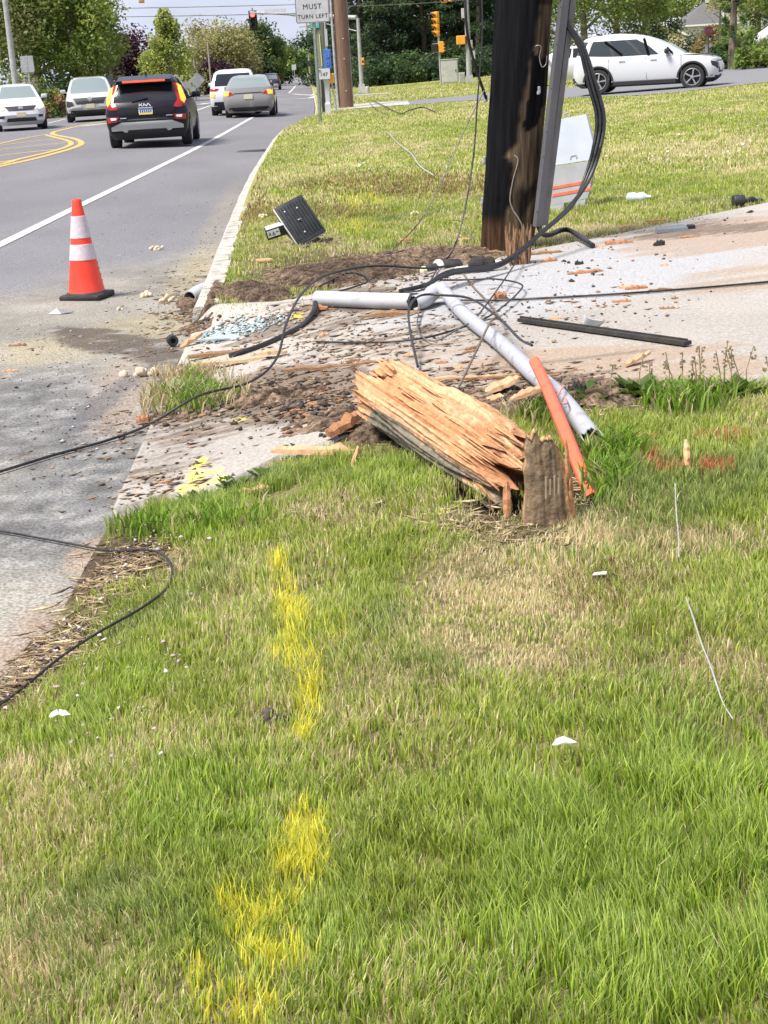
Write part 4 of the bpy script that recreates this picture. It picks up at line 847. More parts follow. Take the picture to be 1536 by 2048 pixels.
# --- white SUV half hidden to the left of it
whp = paint('white_car_paint', (.56, .57, .60), .25)
sp2 = dict(rings=suv(4.5, 1.85, 1.69, belt=1.08), glass_rows=(5, 8), rear_glass_rows=(5, 7), side=[(.10, .26), (.28, .52), (.54, .86)], blackpillar=1, clad=1, axles=(-1.33, 1.38), track=.90, wheel=(.35, .22, 5))
k = Car('suv', 'white SUV half hidden behind the silver-grey sedan', 'cars on the road', 470, 60.5, ROADYAW - .02, sp2, whp, 'car'); k.mirrors(.62, .88, 1.12, whp)
k.both('tail_light', lampred, [(.55, 1.0), (.9, 1.02), (.9, .90), (.62, .92)], off=.015); k.both('brake_light', lit_or, [(.72, .82), (.88, .84), (.88, .70), (.74, .70)], off=.03); k.plate(0, .8)
k.patch('rear_bumper_insert', trim, [(-.80, .24), (.80, .24), (.75, .52), (-.75, .52)], off=.02)
for sg in (1, -1): MB().tube(crom([(-1.4, sg * .62, 1.68), (-.8, sg * .66, 1.72), (.0, sg * .66, 1.71), (.4, sg * .63, 1.67)], 4), .02, 6).build('roof_rail', trim, k.root, smooth=40)
# --- dark car beyond the lights
dkp = paint('dark_blue_paint', (.025, .028, .055), .2)
k = Car('hatchback', 'small dark car already past the traffic light', 'cars on the road', 541, 150, ROADYAW - .03, dict(sp2, rings=suv(4.3, 1.8, 1.55)), dkp, 'car', glass=glass_l); k.both('tail_light', lampred, [(.55, .98), (.86, .98), (.86, .80), (.6, .82)], off=.02); k.plate(0, .8); k.patch('rear_bumper_insert', trim, [(-.75, .25), (.75, .25), (.7, .55), (-.7, .55)], off=.02)
# --- oncoming white sedan, cut by the left edge
OY = ROADYAW + math.pi
k = Car('sedan', 'white sedan with lit headlight coming towards us at the left edge', 'cars on the road', 28, 54, OY + .20, dict(rings=sedan(4.45, 1.70, 1.53, 1.0), glass_rows=(6, 8), side=[(.08, .22), (.26, .52), (.56, .88)], axles=(-1.28, 1.32), track=.83, wheel=(.31, .2, 7)), whp, 'car', glass=glass_l); k.mirrors(.72, .78, 1.05, whp)
k.patch('grille', trim, [(-.40, .66), (.40, .66), (.52, .80), (-.52, .80)], end='front', off=.015); k.patch('lower_grille', trim, [(-.5, .30), (.5, .30), (.46, .42), (-.46, .42)], end='front', off=.015)
k.both('headlight', lit_wh, [(.50, .72), (.62, .68), (.80, .74), (.76, .88), (.64, .86)], end='front', off=.03); k.both('fog_light', trim, [(.56, .42), (.72, .42), (.72, .50), (.56, .50)], end='front'); k.plate(0, .53, 'front')
MB().lathe([(.085, -.02), (.085, .02), (.06, .03)], 20, (k.edge_x(0, .73, 'front') + .02, 0, .73), Matrix.Rotation(math.pi / 2, 3, 'Y')).build('emblem', chrome, k.root, smooth=30)
for sg in (1, -1): MB().bar((.86, sg * .1, 1.03), (.62, sg * .55, 1.06), .02, .02).build('wiper', trim, k.root)
# --- oncoming silver SUV
slp = paint('silver_car_paint', (.46, .46, .44), .25, .1)
k = Car('suv', 'silver SUV with dark grille coming towards us behind the white sedan', 'cars on the road', 176, 61, OY + .10, dict(rings=suv(4.6, 1.87, 1.67, belt=1.06), glass_rows=(5, 8), side=[(.10, .26), (.28, .52), (.54, .86)], clad=1, axles=(-1.36, 1.40), track=.91, wheel=(.35, .22, 5)), slp, 'car', glass=glass_l); k.mirrors(.62, .90, 1.12, slp)
k.patch('grille', trim, [(-.50, .66), (.50, .66), (.62, .88), (-.62, .88)], end='front', off=.02); k.both('headlight', trim, [(.58, .56), (.89, .56), (.88, .80), (.66, .76)], end='front', off=.03)
k.both('bumper_wing', slp, [(.30, .52), (.90, .42), (.90, .54), (.34, .64)], end='front', off=.05); k.patch('lower_grille', trim, [(-.80, .26), (.80, .26), (.72, .44), (-.72, .44)], end='front', off=.02); k.plate(0, .58, 'front')
MB().lathe([(.09, -.02), (.09, .02), (.06, .03)], 20, (k.edge_x(0, .82, 'front') + .03, 0, .82), Matrix.Rotation(math.pi / 2, 3, 'Y')).build('emblem', chrome, k.root, smooth=30)
for sg in (1, -1): MB().tube(crom([(-1.5, sg * .62, 1.66), (-.8, sg * .66, 1.70), (.0, sg * .66, 1.69), (.4, sg * .63, 1.65)], 4), .02, 6).build('roof_rail', alloy, k.root, smooth=40)
# --- white hatchback on the side lane, seen from its right side
a, wv = 4.15 / 2, 1.765 / 2
bolt = [(.17, -a + .22, a - .25, wv - .12, .22, .25, 0, 0), (.30, -a + .05, a - .08, wv - .03, .22, .32, 0, 0), (.42, -a + .01, a - .02, wv, .24, .36, 0, 0), (.60, -a, a, wv, .24, .40, 0, 0), (.80, -a + .03, a - .05, wv, .24, .42, 0, .0), (.92, -a + .08, a - .22, wv - .02, .24, .44, -.06, .05),
        (.98, -a + .12, a - .95, wv - .05, .24, .36, -.10, .0), (1.22, -a + .22, a - 1.35, wv - .11, .22, .30, -.06, 0), (1.42, -a + .33, a - 1.82, wv - .19, .2, .25, .0, 0), (1.50, -a + .30, a - 2.05, wv - .25, .2, .2, .05, .0), (1.57, -a + .36, a - 2.35, wv - .36, .2, .2, .07, .01), (1.60, -a + .8, a - 2.6, wv - .6, .15, .15, .05, .02)]
bl = gp(1296, 182); k = Car('hatchback', 'white electric hatchback with black-silver wheels parked on the side lane', None, 0, 0, math.radians(-17), dict(rings=bolt, glass_rows=(6, 8), side=[(.06, .30), (.38, .62), (.70, .86)], blackpillar=1, wraprear=1, clad=1, axles=(-1.29, 1.31), track=.87, wheel=(.335, .215, 5)), whp, 'car', loc=bl, glass=mat('tinted_glass', (.03, .038, .04), None, rough=.07, spec=.6)); k.mirrors(.62, .82, 1.03, trim)
wl = mat('pale_windscreen', (.42, .45, .46), None, rough=.1, spec=.7); k.patch('windscreen', wl, [(-.62, 1.01), (.62, 1.01), (.50, 1.42), (-.50, 1.42)], end='front', off=.012, sub=6)
k.patch('grille', mat('plate_white', (.66, .67, .66)), [(-.52, .48), (.52, .48), (.60, .70), (.50, .72), (-.50, .72), (-.60, .70)], end='front', off=.02); k.patch('lower_grille', trim, [(-.86, .19), (.86, .19), (.80, .36), (-.80, .36)], end='front', off=.03)
k.patch('grille_frame', trim, [(-.60, .42), (.60, .42), (.66, .735), (.54, .755), (-.54, .755), (-.66, .735)], end='front', off=.012); k.both('headlight', trim, [(.66, .52), (.80, .62), (.80, .74), (.68, .70)], end='front', off=.02); k.both('running_light', glass_d, [(.50, .86), (.84, .92), (.84, .95), (.52, .885)], end='front', off=.015); k.plate(0, .57, 'front')
k.both('tail_light', lampred, [(.45, .93), (.84, .97), (.84, 1.03), (.5, 1.0)], off=.02); k.patch('rear_bumper_insert', trim, [(-.84, .2), (.84, .2), (.8, .46), (-.8, .46)], off=.03)
for x in (.25, -.62):
    for sg in (1, -1): MB().box((x, sg * .885, .86), (.17, .03, .03), bev=.008).build('door_handle', whp, k.root)
for sg in (1, -1):
    for x in (-1.29, 1.31):
        ar = MB(); n = 20
        for i in range(n):
            t0, t1 = math.pi * i / n, math.pi * (i + 1) / n; r0, r1 = .378, .425
            ar.add([(x + r * math.cos(t), sg * yy, .335 + r * math.sin(t)) for yy in (.872, .897) for r, t in ((r0, t0), (r1, t0), (r1, t1), (r0, t1))], [(4, 5, 6, 7), (0, 3, 2, 1), (0, 1, 5, 4), (2, 3, 7, 6), (1, 2, 6, 5), (0, 4, 7, 3)])
        ar.build('wheel_arch', trim, k.root)
    MB().box((0, sg * .865, .26), (1.75, .05, .12), bev=.015).build('side_skirt', trim, k.root)
for sg in (1, -1):
    for q0, q1, w_ in (((.12, .845, .985), (-.02, .70, 1.43), .07), ((-.62, .83, 1.02), (-1.10, .72, 1.40), .06), ((.78, .83, .99), (.62, .78, 1.16), .045)):
        MB().bar((q0[0], sg * q0[1], q0[2]), (q1[0], sg * q1[1], q1[2]), w_, .03, up=(0, sg, .3)).build('window_pillar', mat('matt_black', (.004, .004, .004), None, rough=.9, spec=.05), k.root)
for sg in (1, -1):
    for x in (1.02, .06, -.98): MB().bar((x, sg * .8835, .36), (x - .02, sg * .866, .93), .010, .008, up=(0, sg, 0)).build('door_seam', mat('seam_grey', (.10, .10, .11), None, rough=.8), k.root)
MB().box((-1.5, 0, 1.60), (.12, .05, .06), bev=.015).build('roof_antenna', whp, k.root)
# --- another white car behind the pole, and a white one at the right edge
k = Car('sedan', 'white car parked on the grass just right of the burnt pole', None, 1128, 63, math.radians(176), dict(rings=sedan(4.5, 1.75, 1.46), glass_rows=(6, 8), side=[(.08, .22), (.26, .52), (.56, .88)], axles=(-1.3, 1.33), track=.86, wheel=(.32, .2, 5)), whp, 'car'); k.both('tail_light', lampred, [(.5, .8), (.86, .84), (.86, .74), (.6, .74)]); k.plate(0, .62); k.mirrors(.7, .8, 1, whp)
k = Car('suv', 'white van-like car cut off by the right edge of the view', None, 1560, 68, math.radians(170), dict(rings=suv(4.8, 1.9, 1.75, belt=1.15), glass_rows=(5, 8), side=[(.10, .26), (.28, .52), (.54, .86)], clad=1, axles=(-1.36, 1.40), track=.92, wheel=(.36, .22, 5)), whp, 'car'); k.mirrors(.62, .9, 1.15, whp); k.patch('grille', trim, [(-.5, .6), (.5, .6), (.6, .85), (-.6, .85)], end='front', off=.02); k.both('headlight', glass_d, [(.6, .7), (.88, .72), (.86, .85), (.66, .84)], end='front', off=.02); k.plate(0, .5, 'front')
# ------------------------------------------------------------------ traffic cone
orange = mat('cone_orange', (.80, .045, .02), (.86, .06, .03), 5, .45); band = mat('reflective_band', (.50, .42, .46), (.60, .53, .56), 40, .4); rub = mat('black_rubber', (.014, .014, .014), (.03, .03, .03), 20, .7)
cp = gp(175, 596); cone = thing('traffic_cone', cp, 'orange traffic cone with two white bands standing on the road edge', 'traffic cone', rz=math.radians(-14))
b = MB(); b.box((0, 0, .021), (.31, .31, .036), bev=.012); b.lathe([(.145, .036), (.15, .04), (.135, .052)], 32)
for sx in (-1, 1):
    for sy in (-1, 1): b.box((sx * .125, sy * .125, .004), (.05, .05, .008))
b.build('base', rub, cone, smooth=35)
rz_ = lambda z: .132 - (.132 - .033) * (z - .045) / (.70 - .045)
MB().lathe([(rz_(.045) + .004, .042), (rz_(.05), .055)] + [(rz_(z), z) for z in (.15, .27, .29, .40, .43, .60, .66)] + [(.036, .672), (.036, .70), (.030, .712), (.022, .714), (.02, .69)], 48).build('cone_body', orange, cone, smooth=40)
for z0, z1 in ((.282, .395), (.438, .595)): MB().lathe([(rz_(z0) + .001, z0), (rz_(z0) + .0035, z0 + .002), (rz_(z1) + .0035, z1 - .002), (rz_(z1) + .001, z1)], 48).build('reflective_band', band, cone, smooth=40)
for i in range(4):
    z = .255 - .045 * i; q = MB(); A_ = math.radians(20)
    q.tube([Vector((rz_(z) * math.cos(A_ + t), rz_(z) * math.sin(A_ + t), z + .006 * math.sin(9 * t))) for t in (-.12, -.04, .04, .12)], .003, 5); q.build('stencil_mark', rub, cone)

# ------------------------------------------------------------------ burnt hanging utility pole
PB = gp(1013, 498); PYY = PB.y; root = thing('burnt_utility_pole', PB, 'thick charred utility pole snapped off just above the ground', 'utility pole')
bot = PB + Vector((0, 0, -.03)); top = P(1067, -260, PYY - .10)
n, mseg = 72, 110; ax = (top - bot); Ln = ax.length; ax.normalize(); u = Vector((1, 0, 0)) - ax * ax.x; u.normalize(); v = ax.cross(u); V = []
rng = np.random.default_rng(5); fib = rng.random(n); jag = rng.random(n)
jag = np.array([.6 * jag[i] + .4 * jag[(i // 3 * 3) % n] for i in range(n)])
for j in range(mseg + 1):
    t = j / mseg
    for i in range(n):
        a = 2 * math.pi * i / n; r = .197 + .004 * (1 - t)
        r += .010 * (float(vn(i * .55, t * 9, 3)) - .5) + .006 * (float(vn(i * 1.3, t * 3, 4)) - .5) * 2
        if float(vn(i * .9, t * 2.2, 8)) > .78: r -= .012
        h = t * Ln
        if j == 0: h = .10 * jag[i] ** 2
        if t < .12: r *= .93 + .07 * t / .12
        V.append(bot + ax * h + (u * math.cos(a) + v * math.sin(a)) * r)
Vn = np.array([tuple(p) for p in V]); px, py = project(Vn)
bx = np.interp(py, [0, 90, 180, 290, 312, 330, 400, 440, 520], [1084, 1070, 1046, 1032, 1010, 1026, 1022, 1006, 985])
wv_ = 7 * (vn(py / 14, px / 30, 12) - .5)
burn = sm(9, -5, px + wv_ - bx)
burn = np.maximum(burn, inpoly(px + wv_, py + wv_, [(1068, 105), (1082, 118), (1100, 120), (1099, 190), (1082, 232), (1066, 256), (1050, 262), (1044, 250), (1056, 190)]).astype(float))
burn = np.maximum(burn, .85 * np.clip(blob(px, py, 1042, 405, 14, 40) + blob(px, py, 1060, 390, 9, 30, 20), 0, 1)); burn = np.where((py < 10), np.maximum(burn, .7), burn)
back = (Vn[:, 1] > PYY + .03); burn = np.where(back, np.where(px < 1075, .9, .3), burn)
base_b = sm(425, 460, py) * sm(1045, 1000, px)
fb = vn(np.tile(np.arange(n) * .9, mseg + 1), np.repeat(np.linspace(0, 7, mseg + 1), n), 13)[:, None]
wood = np.array([.115, .082, .050]) * (.4 + 1.1 * fb); char = np.array([.0035, .0035, .0045]) * (.6 + 1.0 * fb)
c = wood * (1 - burn[:, None]) + char * burn[:, None]; bb = (base_b * .75)[:, None]; c = c * (1 - bb) + np.array([.075, .038, .02]) * (.3 + 1.3 * fb) * bb
i0 = np.arange((mseg + 1) * n).reshape(mseg + 1, n); q = np.stack([i0[:-1], np.roll(i0, -1, 1)[:-1], np.roll(i0, -1, 1)[1:], i0[1:]], -1).reshape(-1, 4)
Vl = Vn - np.array(PB); Vl = np.vstack([Vl, np.array(bot + ax * .09 - PB)[None]]); c = np.vstack([c, [[.09, .05, .03]]]); ci = len(Vl) - 1
tri = np.stack([np.full(n, ci), np.roll(np.arange(n), -1), np.arange(n)], -1)
o = raw_mesh('pole_shaft', Vl, np.r_[q.ravel(), tri.ravel()], np.r_[np.arange(len(q)) * 4, len(q) * 4 + np.arange(n) * 3], mat('charred_wood', (.55, .55, .55), (1.4, 1.4, 1.4), 40, .75, .6, attr='col', stretch=(1, 1, .06), spec=.12), c, smooth=True); o.parent = root
galv = mat('galvanised_steel', (.30, .31, .33), (.42, .43, .45), 14, .5, metal=.5)
pvcg = mat('grey_riser', (.075, .075, .08), (.12, .12, .128), 6, .55, stretch=(1, 1, .2))
pa, pb_ = P(1074, 452, PYY - .20), P(1134, -60, PYY - .24)
rs = MB(); d = (pb_ - pa); rr = Vector((1, 0, 0)); fw = Vector((.25, -1, 0)).normalized(); sd = Vector((1, .25, 0)).normalized()
prof = [(-.026, .05), (-.026, -.02), (-.018, -.030), (.018, -.030), (.026, -.02), (.026, .05)]
rs.prism([pa + sd * x - fw * y for x, y in [(-x, -y) for x, y in prof]][::-1], d); rs.build('riser_guard', pvcg, root, world=True)
rs = MB(); rs.prism([pa + sd * (x + .068) + Vector((0, .03, 0)) - fw * y for x, y in ((-.033, -.03), (.008, -.03), (.008, .05), (-.033, .05))], d * .97 + Vector((.012, 0, 0))); rs.build('riser_guard', mat('pale_riser', (.13, .125, .12), (.21, .205, .20), 6, .5), root, world=True)
nl = MB()
for t in (.06, .28, .38, .55, .72, .86): 
    for sx in (-.025,): nl.lathe([(.006, 0), (.006, .005), (.003, .007)], 8, pa + d * t + fw * .036 + sd * sx, Vector((0, 0, 1)).rotation_difference(fw).to_matrix())
nl.build('riser_bolt', rub, root, world=True)
mo = MB(); mo.tube([P(1031, 305, PYY - .215), P(1044, 240, PYY - .21), P(1056, 160, PYY - .21), P(1066, 105, PYY - .21)], .0085, 6); mo.build('ground_wire_moulding', mat('tan_moulding', (.30, .22, .12), (.42, .32, .18), 20, .7), root, world=True, smooth=40)
mo = MB(); mo2 = MB(); mo.tube(crom([P(1066, 105, PYY - .215), P(1072, 92, PYY - .25), P(1082, 94, PYY - .25), P(1079, 115, PYY - .23), P(1084, 134, PYY - .23), P(1092, 128, PYY - .22), P(1094, 112, PYY - .21)], 6), .0035, 6)
mo2.tube(crom([P(1029, 310, PYY - .22), P(1036, 322, PYY - .23), P(1026, 360, PYY - .22), P(1020, 398, PYY - .22), P(1026, 420, PYY - .23), P(1036, 435, PYY - .24), P(1044, 452, PYY - .24), P(1050, 480, PYY - .23)], 6), .0045, 6)
mo2.build('ground_wire', mat('tarnished_copper', (.20, .17, .14), (.34, .31, .28), 30, .5, metal=.4), root, world=True, smooth=40); mo.build('ground_wire', mat('tarnished_copper', (.20, .17, .14), (.34, .31, .28), 30, .5, metal=.4), root, world=True, smooth=40)
for (a, b_) in ((972, 196), (969, 320), (965, 402), (1078, 180)):
    p = P(a, b_, PYY - (.03 if a < 1000 else .21)); mo = MB().box(p, (.02, .03, .05), bev=.006); mo.box(p + Vector((-.008, -.012, -.02)), (.018, .018, .022), bev=.004); mo.build('cable_bracket', galv, root, world=True)
rd = random.Random(4)
def splinter(mb, p, d, L_, w_, t_, up):
    d = d.normalized(); x = d.cross(up).normalized(); y = x.cross(d); k = [(0, .5), (.25, 1), (.6, .75), (.85, .4), (1, .05)]; vs = []; j = rd.random()
    for f, s in k:
        cpt = p + d * L_ * f + y * (t_ * .3 * math.sin(f * 3 + j)); vs += [cpt + x * w_ * s / 2 * rd.uniform(.8, 1.2), cpt + y * t_ * s / 2, cpt - x * w_ * s / 2 * rd.uniform(.8, 1.2), cpt - y * t_ * s / 2]
    fs = [(i * 4 + a, i * 4 + (a + 1) % 4, i * 4 + 4 + (a + 1) % 4, i * 4 + 4 + a) for i in range(4) for a in range(4)] + [(3, 2, 1, 0), (16, 17, 18, 19)]; mb.add(vs, fs)
sp_ = MB(); g1 = gp(1040, 528, .03)
for i in range(34):
    q = g1 + Vector((rd.uniform(-.07, .07), rd.uniform(-.05, .06), rd.uniform(-.01, .02))); splinter(sp_, q, Vector((rd.uniform(-.12, .12), rd.uniform(.0, .15), 1)), rd.uniform(.10, .27), rd.uniform(.02, .05), rd.uniform(.012, .03), Vector((0, 1, 0)))
sp_.build('split_butt', mat('splinter_wood', (.12, .07, .04), (.32, .18, .09), 30, .85, .5, stretch=(4, 4, .6)), root, world=True)

# ------------------------------------------------------------------ wires
cab = mat('black_cable', (.010, .010, .011), (.022, .022, .023), 60, .45); cab2 = mat('grey_wire', (.09, .09, .09), (.16, .15, .14), 60, .6); rope = mat('pale_wire', (.26, .26, .24), (.38, .37, .34), 60, .6)
def wire(name, pts, r, label, m=None, cat='cable', group=None, n=8):
    w_ = [Vector(p) for p in pts]; c0 = w_[len(w_) // 2].copy(); mb = MB().tube(crom(w_, n), r, 6); o = mb.build(name, m or cab, smooth=60, origin=c0); return tag(o, label, cat, group)
def gd(px, py, dz=.012): 
    p = gp(px, py, .03 if driveway_mask(np.array([px]), np.array([py]))[0] else 0); p.z += dz; return p
Yq = PYY - .25
bund = 'heavy black cables looping off the burnt pole'
for k_, (o1, o2, lb, r) in enumerate(((0, 0, 'outermost thick black cable looping from the burnt pole to the white pipe', .0145), (-8, 5, 'middle thick black cable of the loop beside the burnt pole', .013), (-15, 10, 'innermost black cable of the loop beside the burnt pole', .011))):
    pts = [P(1128 + o1 * .3, -60, Yq), P(1130 + o1 * .3, 30, Yq), P(1166 + o1 * .6, 92, Yq - .02), P(1192 + o1, 170, Yq - .05), P(1208 + o1, 236, Yq - .08), P(1199 + o1 * .9, 300, Yq - .12), P(1176 + o1 * .6, 362, Yq - .18), P(1140 + o2 * .4, 412, Yq - .38), P(1086 + o2 * .3, 462, Yq - .75), P(1003 + o2 * .3, 525 + o2 * .4, Yq - 1.25)]
    a = gd(900 + o2, 573 + o2 * .3, .09); bq = gd(856 - o2, 594 + o2 * .4, .075)
    wire('cable', pts + [a, bq] + ([] if k_ else [gd(800, 603, .06)]), r, lb, group=bund, n=10)
wire('cable', [P(1072, 440, PYY - .1), P(1090, 470, PYY - .3), gd(1135, 487, .10), gd(1186, 497, .02)], .019, 'short stiff black cable stub lying toward the right of the burnt pole', group=bund)
wire('wire', [P(960, -80, PYY - .5), P(965, 60, PYY - .55), P(955, 200, PYY - .6), P(946, 320, PYY - .7), P(925, 440, PYY - .85), P(903, 505, PYY - .95), gd(880, 545, .05), gd(850, 590, .04), gd(810, 618, .10)], .0055, 'long thin black wire hanging left of the burnt pole', group='thin wires hanging by the burnt pole')
wire('wire', [P(929, -80, PYY - .3), P(932, 40, PYY - .3), P(944, 110, PYY - .2), P(972, 197, PYY - .05)], .010, 'short slanting dark wire pinned to the left side of the burnt pole', group='thin wires hanging by the burnt pole')
wire('wire', [P(970, 178, PYY - .1), P(925, 268, PYY - .3), P(880, 370, PYY - .5), P(838, 445, PYY - .7), gd(785, 508, .03)], .004, 'finest grey wire slanting down from the burnt pole to the scorched soil', cab2, group='thin wires hanging by the burnt pole')
wire('wire', [P(905, 440, PYY + .3), gd(925, 470, .1), gd(948, 490, .03)], .003, 'tiny grey wire end sticking out of the grass left of the burnt pole', cab2)
# on the ground
wire('cable', [gd(-90, 975), gd(0, 949), gd(110, 915), gd(215, 886), gd(300, 862, .03), gd(400, 826, .08), gd(500, 790, .06), gd(555, 760, .10), gd(580, 733, .22), gd(612, 682, .26), gd(660, 642, .26), gd(750, 607, .22), gd(850, 590, .16), gd(905, 570, .12)], .0062, 'long black cable running from the left road edge across the driveway to the cable bundle')
wire('cable', [gd(-90, 1055), gd(0, 1068), gd(110, 1088), gd(220, 1108), gd(285, 1117, .03), gd(325, 1134, .045), gd(346, 1160, .04), gd(338, 1196, .035), gd(290, 1240, .04), gd(200, 1296, .045), gd(125, 1342, .04), gd(55, 1392, .03), gd(-20, 1440, .02)], .0042, 'black cable bending back in a hook over the lower left lawn edge')
wire('cable', [gd(460, 716, .01), gd(520, 697), gd(575, 672), gd(608, 652), gd(628, 634, .03), gd(632, 622, .05)], .016, 'short fat black cable between the tan planks and the white pipe')
wire('wire', [gd(632, 688), gd(740, 690), gd(840, 682), gd(920, 664, .02), gd(985, 640, .03), gd(1040, 596, .04), gd(1038, 580, .04), gd(985, 571, .04), gd(920, 573, .04), gd(880, 580, .06)], .0055, 'thin black wire making a long flat loop right of the white pipes')
wire('wire', [gd(836, 742, .02), gd(822, 700, .10), gd(822, 668, .14), gd(845, 647, .15), gd(890, 643, .14), gd(945, 652, .14), gd(1000, 690, .13), gd(1040, 735, .13), gd(1066, 766, .16)], .0065, 'black wire arching from behind the log over the grey pipe into the orange guard')
wire('wire', [gd(850, 592, .05), gd(835, 660, .02), gd(868, 690, .02), gd(935, 668, .05), gd(985, 645, .02)], .0045, 'thin grey wire curling on the driveway beside the arching wire', cab2)
wire('wire', [gd(917, 786, .02), gd(955, 745, .10), gd(985, 695, .13), gd(1000, 660, .06), gd(975, 610, .02), gd(945, 575, .01), gd(925, 548, .01)], .0055, 'kinked grey-brown wire crossing over the grey pipe', mat('rusty_wire', (.10, .075, .055), (.17, .13, .10), 40, .7))
wire('wire', [gd(955, 640, .02), gd(1000, 590, .05), gd(1035, 540, .06), P(1048, 505, PYY - .3)], .0045, 'thin straight dark wire rising from the driveway to the burnt pole butt')
wire('cable', [gd(905, 607, .02), gd(1000, 604, .012), gd(1100, 599, .01), gd(1250, 590, .01), gd(1400, 579, .01), gd(1536, 567, .01), gd(1750, 548, .01)], .0055, 'dark cable stretched straight along the driveway joint to the right edge', n=10)
wire('wire', [gd(630, 608, .04), gd(700, 600, .07), gd(740, 575, .05), gd(700, 560, .05), gd(640, 585, .04)], .0055, 'dark wire curling round the left end of the white pipe')
wire('wire', [gd(775, 266, .03), gd(795, 290, .04), gd(822, 312, .04), gd(840, 338, .04), gd(868, 356, .03)], .011, 'pale wire lying in the lawn behind the fallen lamp head', rope)
wire("wire", [gd(1350, 1005, .06), gd(1353, 1055, .04), gd(1357, 1100, .04), gd(1358, 1136, .03)], .0020, 'short straight pale wire lying in the grass below the orange paint', rope)
wire('wire', [gd(1372, 1218, .03), gd(1385, 1275, .055), gd(1402, 1330, .055), gd(1421, 1376, .05), gd(1445, 1430, .03), gd(1466, 1466, .03)], .0020, 'longer slanting pale wire lying in the grass at right', rope)
br = mat('dark_branch', (.02, .017, .014), (.05, .04, .03), 30, .8)
wire('cable', [gd(745, 206, .10), gd(768, 216, .07), gd(800, 230, .04), gd(815, 228, .08), gd(845, 222, .10), gd(870, 226, .03)], .018, 'dark bent cable lying on the far lawn near the white path')
wire('cable', [gd(740, 213, .12), gd(752, 222, .06), gd(775, 232, .03)], .010, 'thin curved dark cable sticking out of the far lawn', br)
# overhead
def span(name, a, b, sag, r, lb):
    pts = [a.lerp(b, t / 8) - Vector((0, 0, sag * 4 * (t / 8) * (1 - t / 8))) for t in range(9)]; return wire(name, pts, r, lb, cab2, 'overhead wire', 'overhead wires across the junction')
span('overhead_wire', P(-300, 20, 100), P(700, 6, 90), .12, .022, 'upper overhead wire crossing the sky above the road')
span('overhead_wire', P(-300, 36, 100), P(700, 24, 90), .12, .022, 'lower overhead wire crossing the sky above the road')
span('overhead_wire', P(690, 12, 70), P(1000, -8, 80), .1, .016, 'faint wire in front of the evergreens right of the brown pole')
span('overhead_wire', P(570, 92, 230), P(700, 56, 120), .2, .03, 'thin slanting wire to the far poles left of the sign')

# ------------------------------------------------------------------ pipes
pvc = mat('grey_pvc', (.20, .19, .19), (.36, .37, .41), 11, .5, fac=(.30, .46), bump=.15); pvcw = mat('white_pvc', (.25, .235, .22), (.42, .43, .45), 11, .5, fac=(.28, .44), bump=.15); inside = mat('dark_inside', (.02, .02, .02), None, rough=.9)
def pipe(name, pts, r, label, m, ragged=0.0, n=24, rot=0.0):
    pts = crom(pts, 8); c0 = pts[len(pts) // 2].copy(); rd = random.Random(3); mb = MB(); mb.tube(pts, r, n, caps=False); nv = len(mb.v)
    if ragged:
        t = (pts[-1] - pts[-2]).normalized()
        for i in range(n): mb.v[nv - n + i] += t * ragged * rd.uniform(-1, .6)
    t0 = len(mb.v); mb.tube(pts, r * .88, n, caps=False)
    if ragged:
        for i in range(n): mb.v[t0 + nv - n + i] = mb.v[nv - n + i] * 1.0 + (pts[-1] - mb.v[nv - n + i]) * .12
    for b in (0, nv - n):
        for i in range(n): mb.f.append([b + i, b + (i + 1) % n, t0 + b + (i + 1) % n, t0 + b + i])
    o = mb.build(name, m, smooth=50, origin=c0); return tag(o, label, 'pipe')
pipe('plastic_pipe', [gd(885, 606, .085), gd(930, 648, .05), gd(1000, 704, .045), gd(1062, 764, .045), gd(1120, 824, .06), gd(1186, 893, .03)], .036, 'long pale grey plastic pipe with a torn lower end in the grass', pvc, .045)
pipe('plastic_pipe', [gd(636, 612, .045), gd(700, 615, .046), gd(770, 618, .046), gd(826, 619, .046)], .046, 'short white pipe lying level across the far side of the driveway', pvcw, .012)
pipe('pipe_elbow', [gd(830, 622, .046), gd(850, 618, .05), gd(872, 606, .07)], .043, 'white pipe elbow between the level pipe and the long grey pipe', pvcw)
MB_ = MB().tube([gd(822, 618, .046), gd(834, 620, .046)], .0475, 24); tag(MB_.build('pipe_collar', rub, smooth=50, origin=gd(828, 619, .046)), 'black rubber collar joining the white pipe to its elbow', 'pipe collar')
pipe('plastic_pipe', [gd(380, 606, .035), gd(398, 600, .055), gd(412, 592, .05)], .05, 'stub of white pipe poking out at the kerb end', pvcw)
# orange wire guard: open channel
og = mat('orange_plastic', (.48, .09, .045), (.76, .125, .055), 14, .55, fac=(.28, .48), bump=.2)
gpts = crom([gd(1073, 800, .15), gd(1095, 850, .15), gd(1122, 905, .12), gd(1150, 950, .07), gd(1186, 1000, .0)], 8); mb = MB(); pr = [(-.034, -.012), (-.034, .014), (-.024, .024), (.024, .024), (.034, .014), (.034, -.012), (.028, -.012), (.028, .010), (.020, .018), (-.020, .018), (-.028, .010), (-.028, -.012)]
vs = []; m_ = len(pr)
for i, p in enumerate(gpts):
    t = (gpts[min(i + 1, len(gpts) - 1)] - gpts[max(i - 1, 0)]).normalized(); face = Vector((-.35, -.75, .6)); x = t.cross(face).normalized(); y = x.cross(t).normalized()
    vs += [p + x * a * .62 + y * b * 1.0 for a, b in pr]
fs = [(i * m_ + k, i * m_ + (k + 1) % m_, (i + 1) * m_ + (k + 1) % m_, (i + 1) * m_ + k) for i in range(len(gpts) - 1) for k in range(m_)]
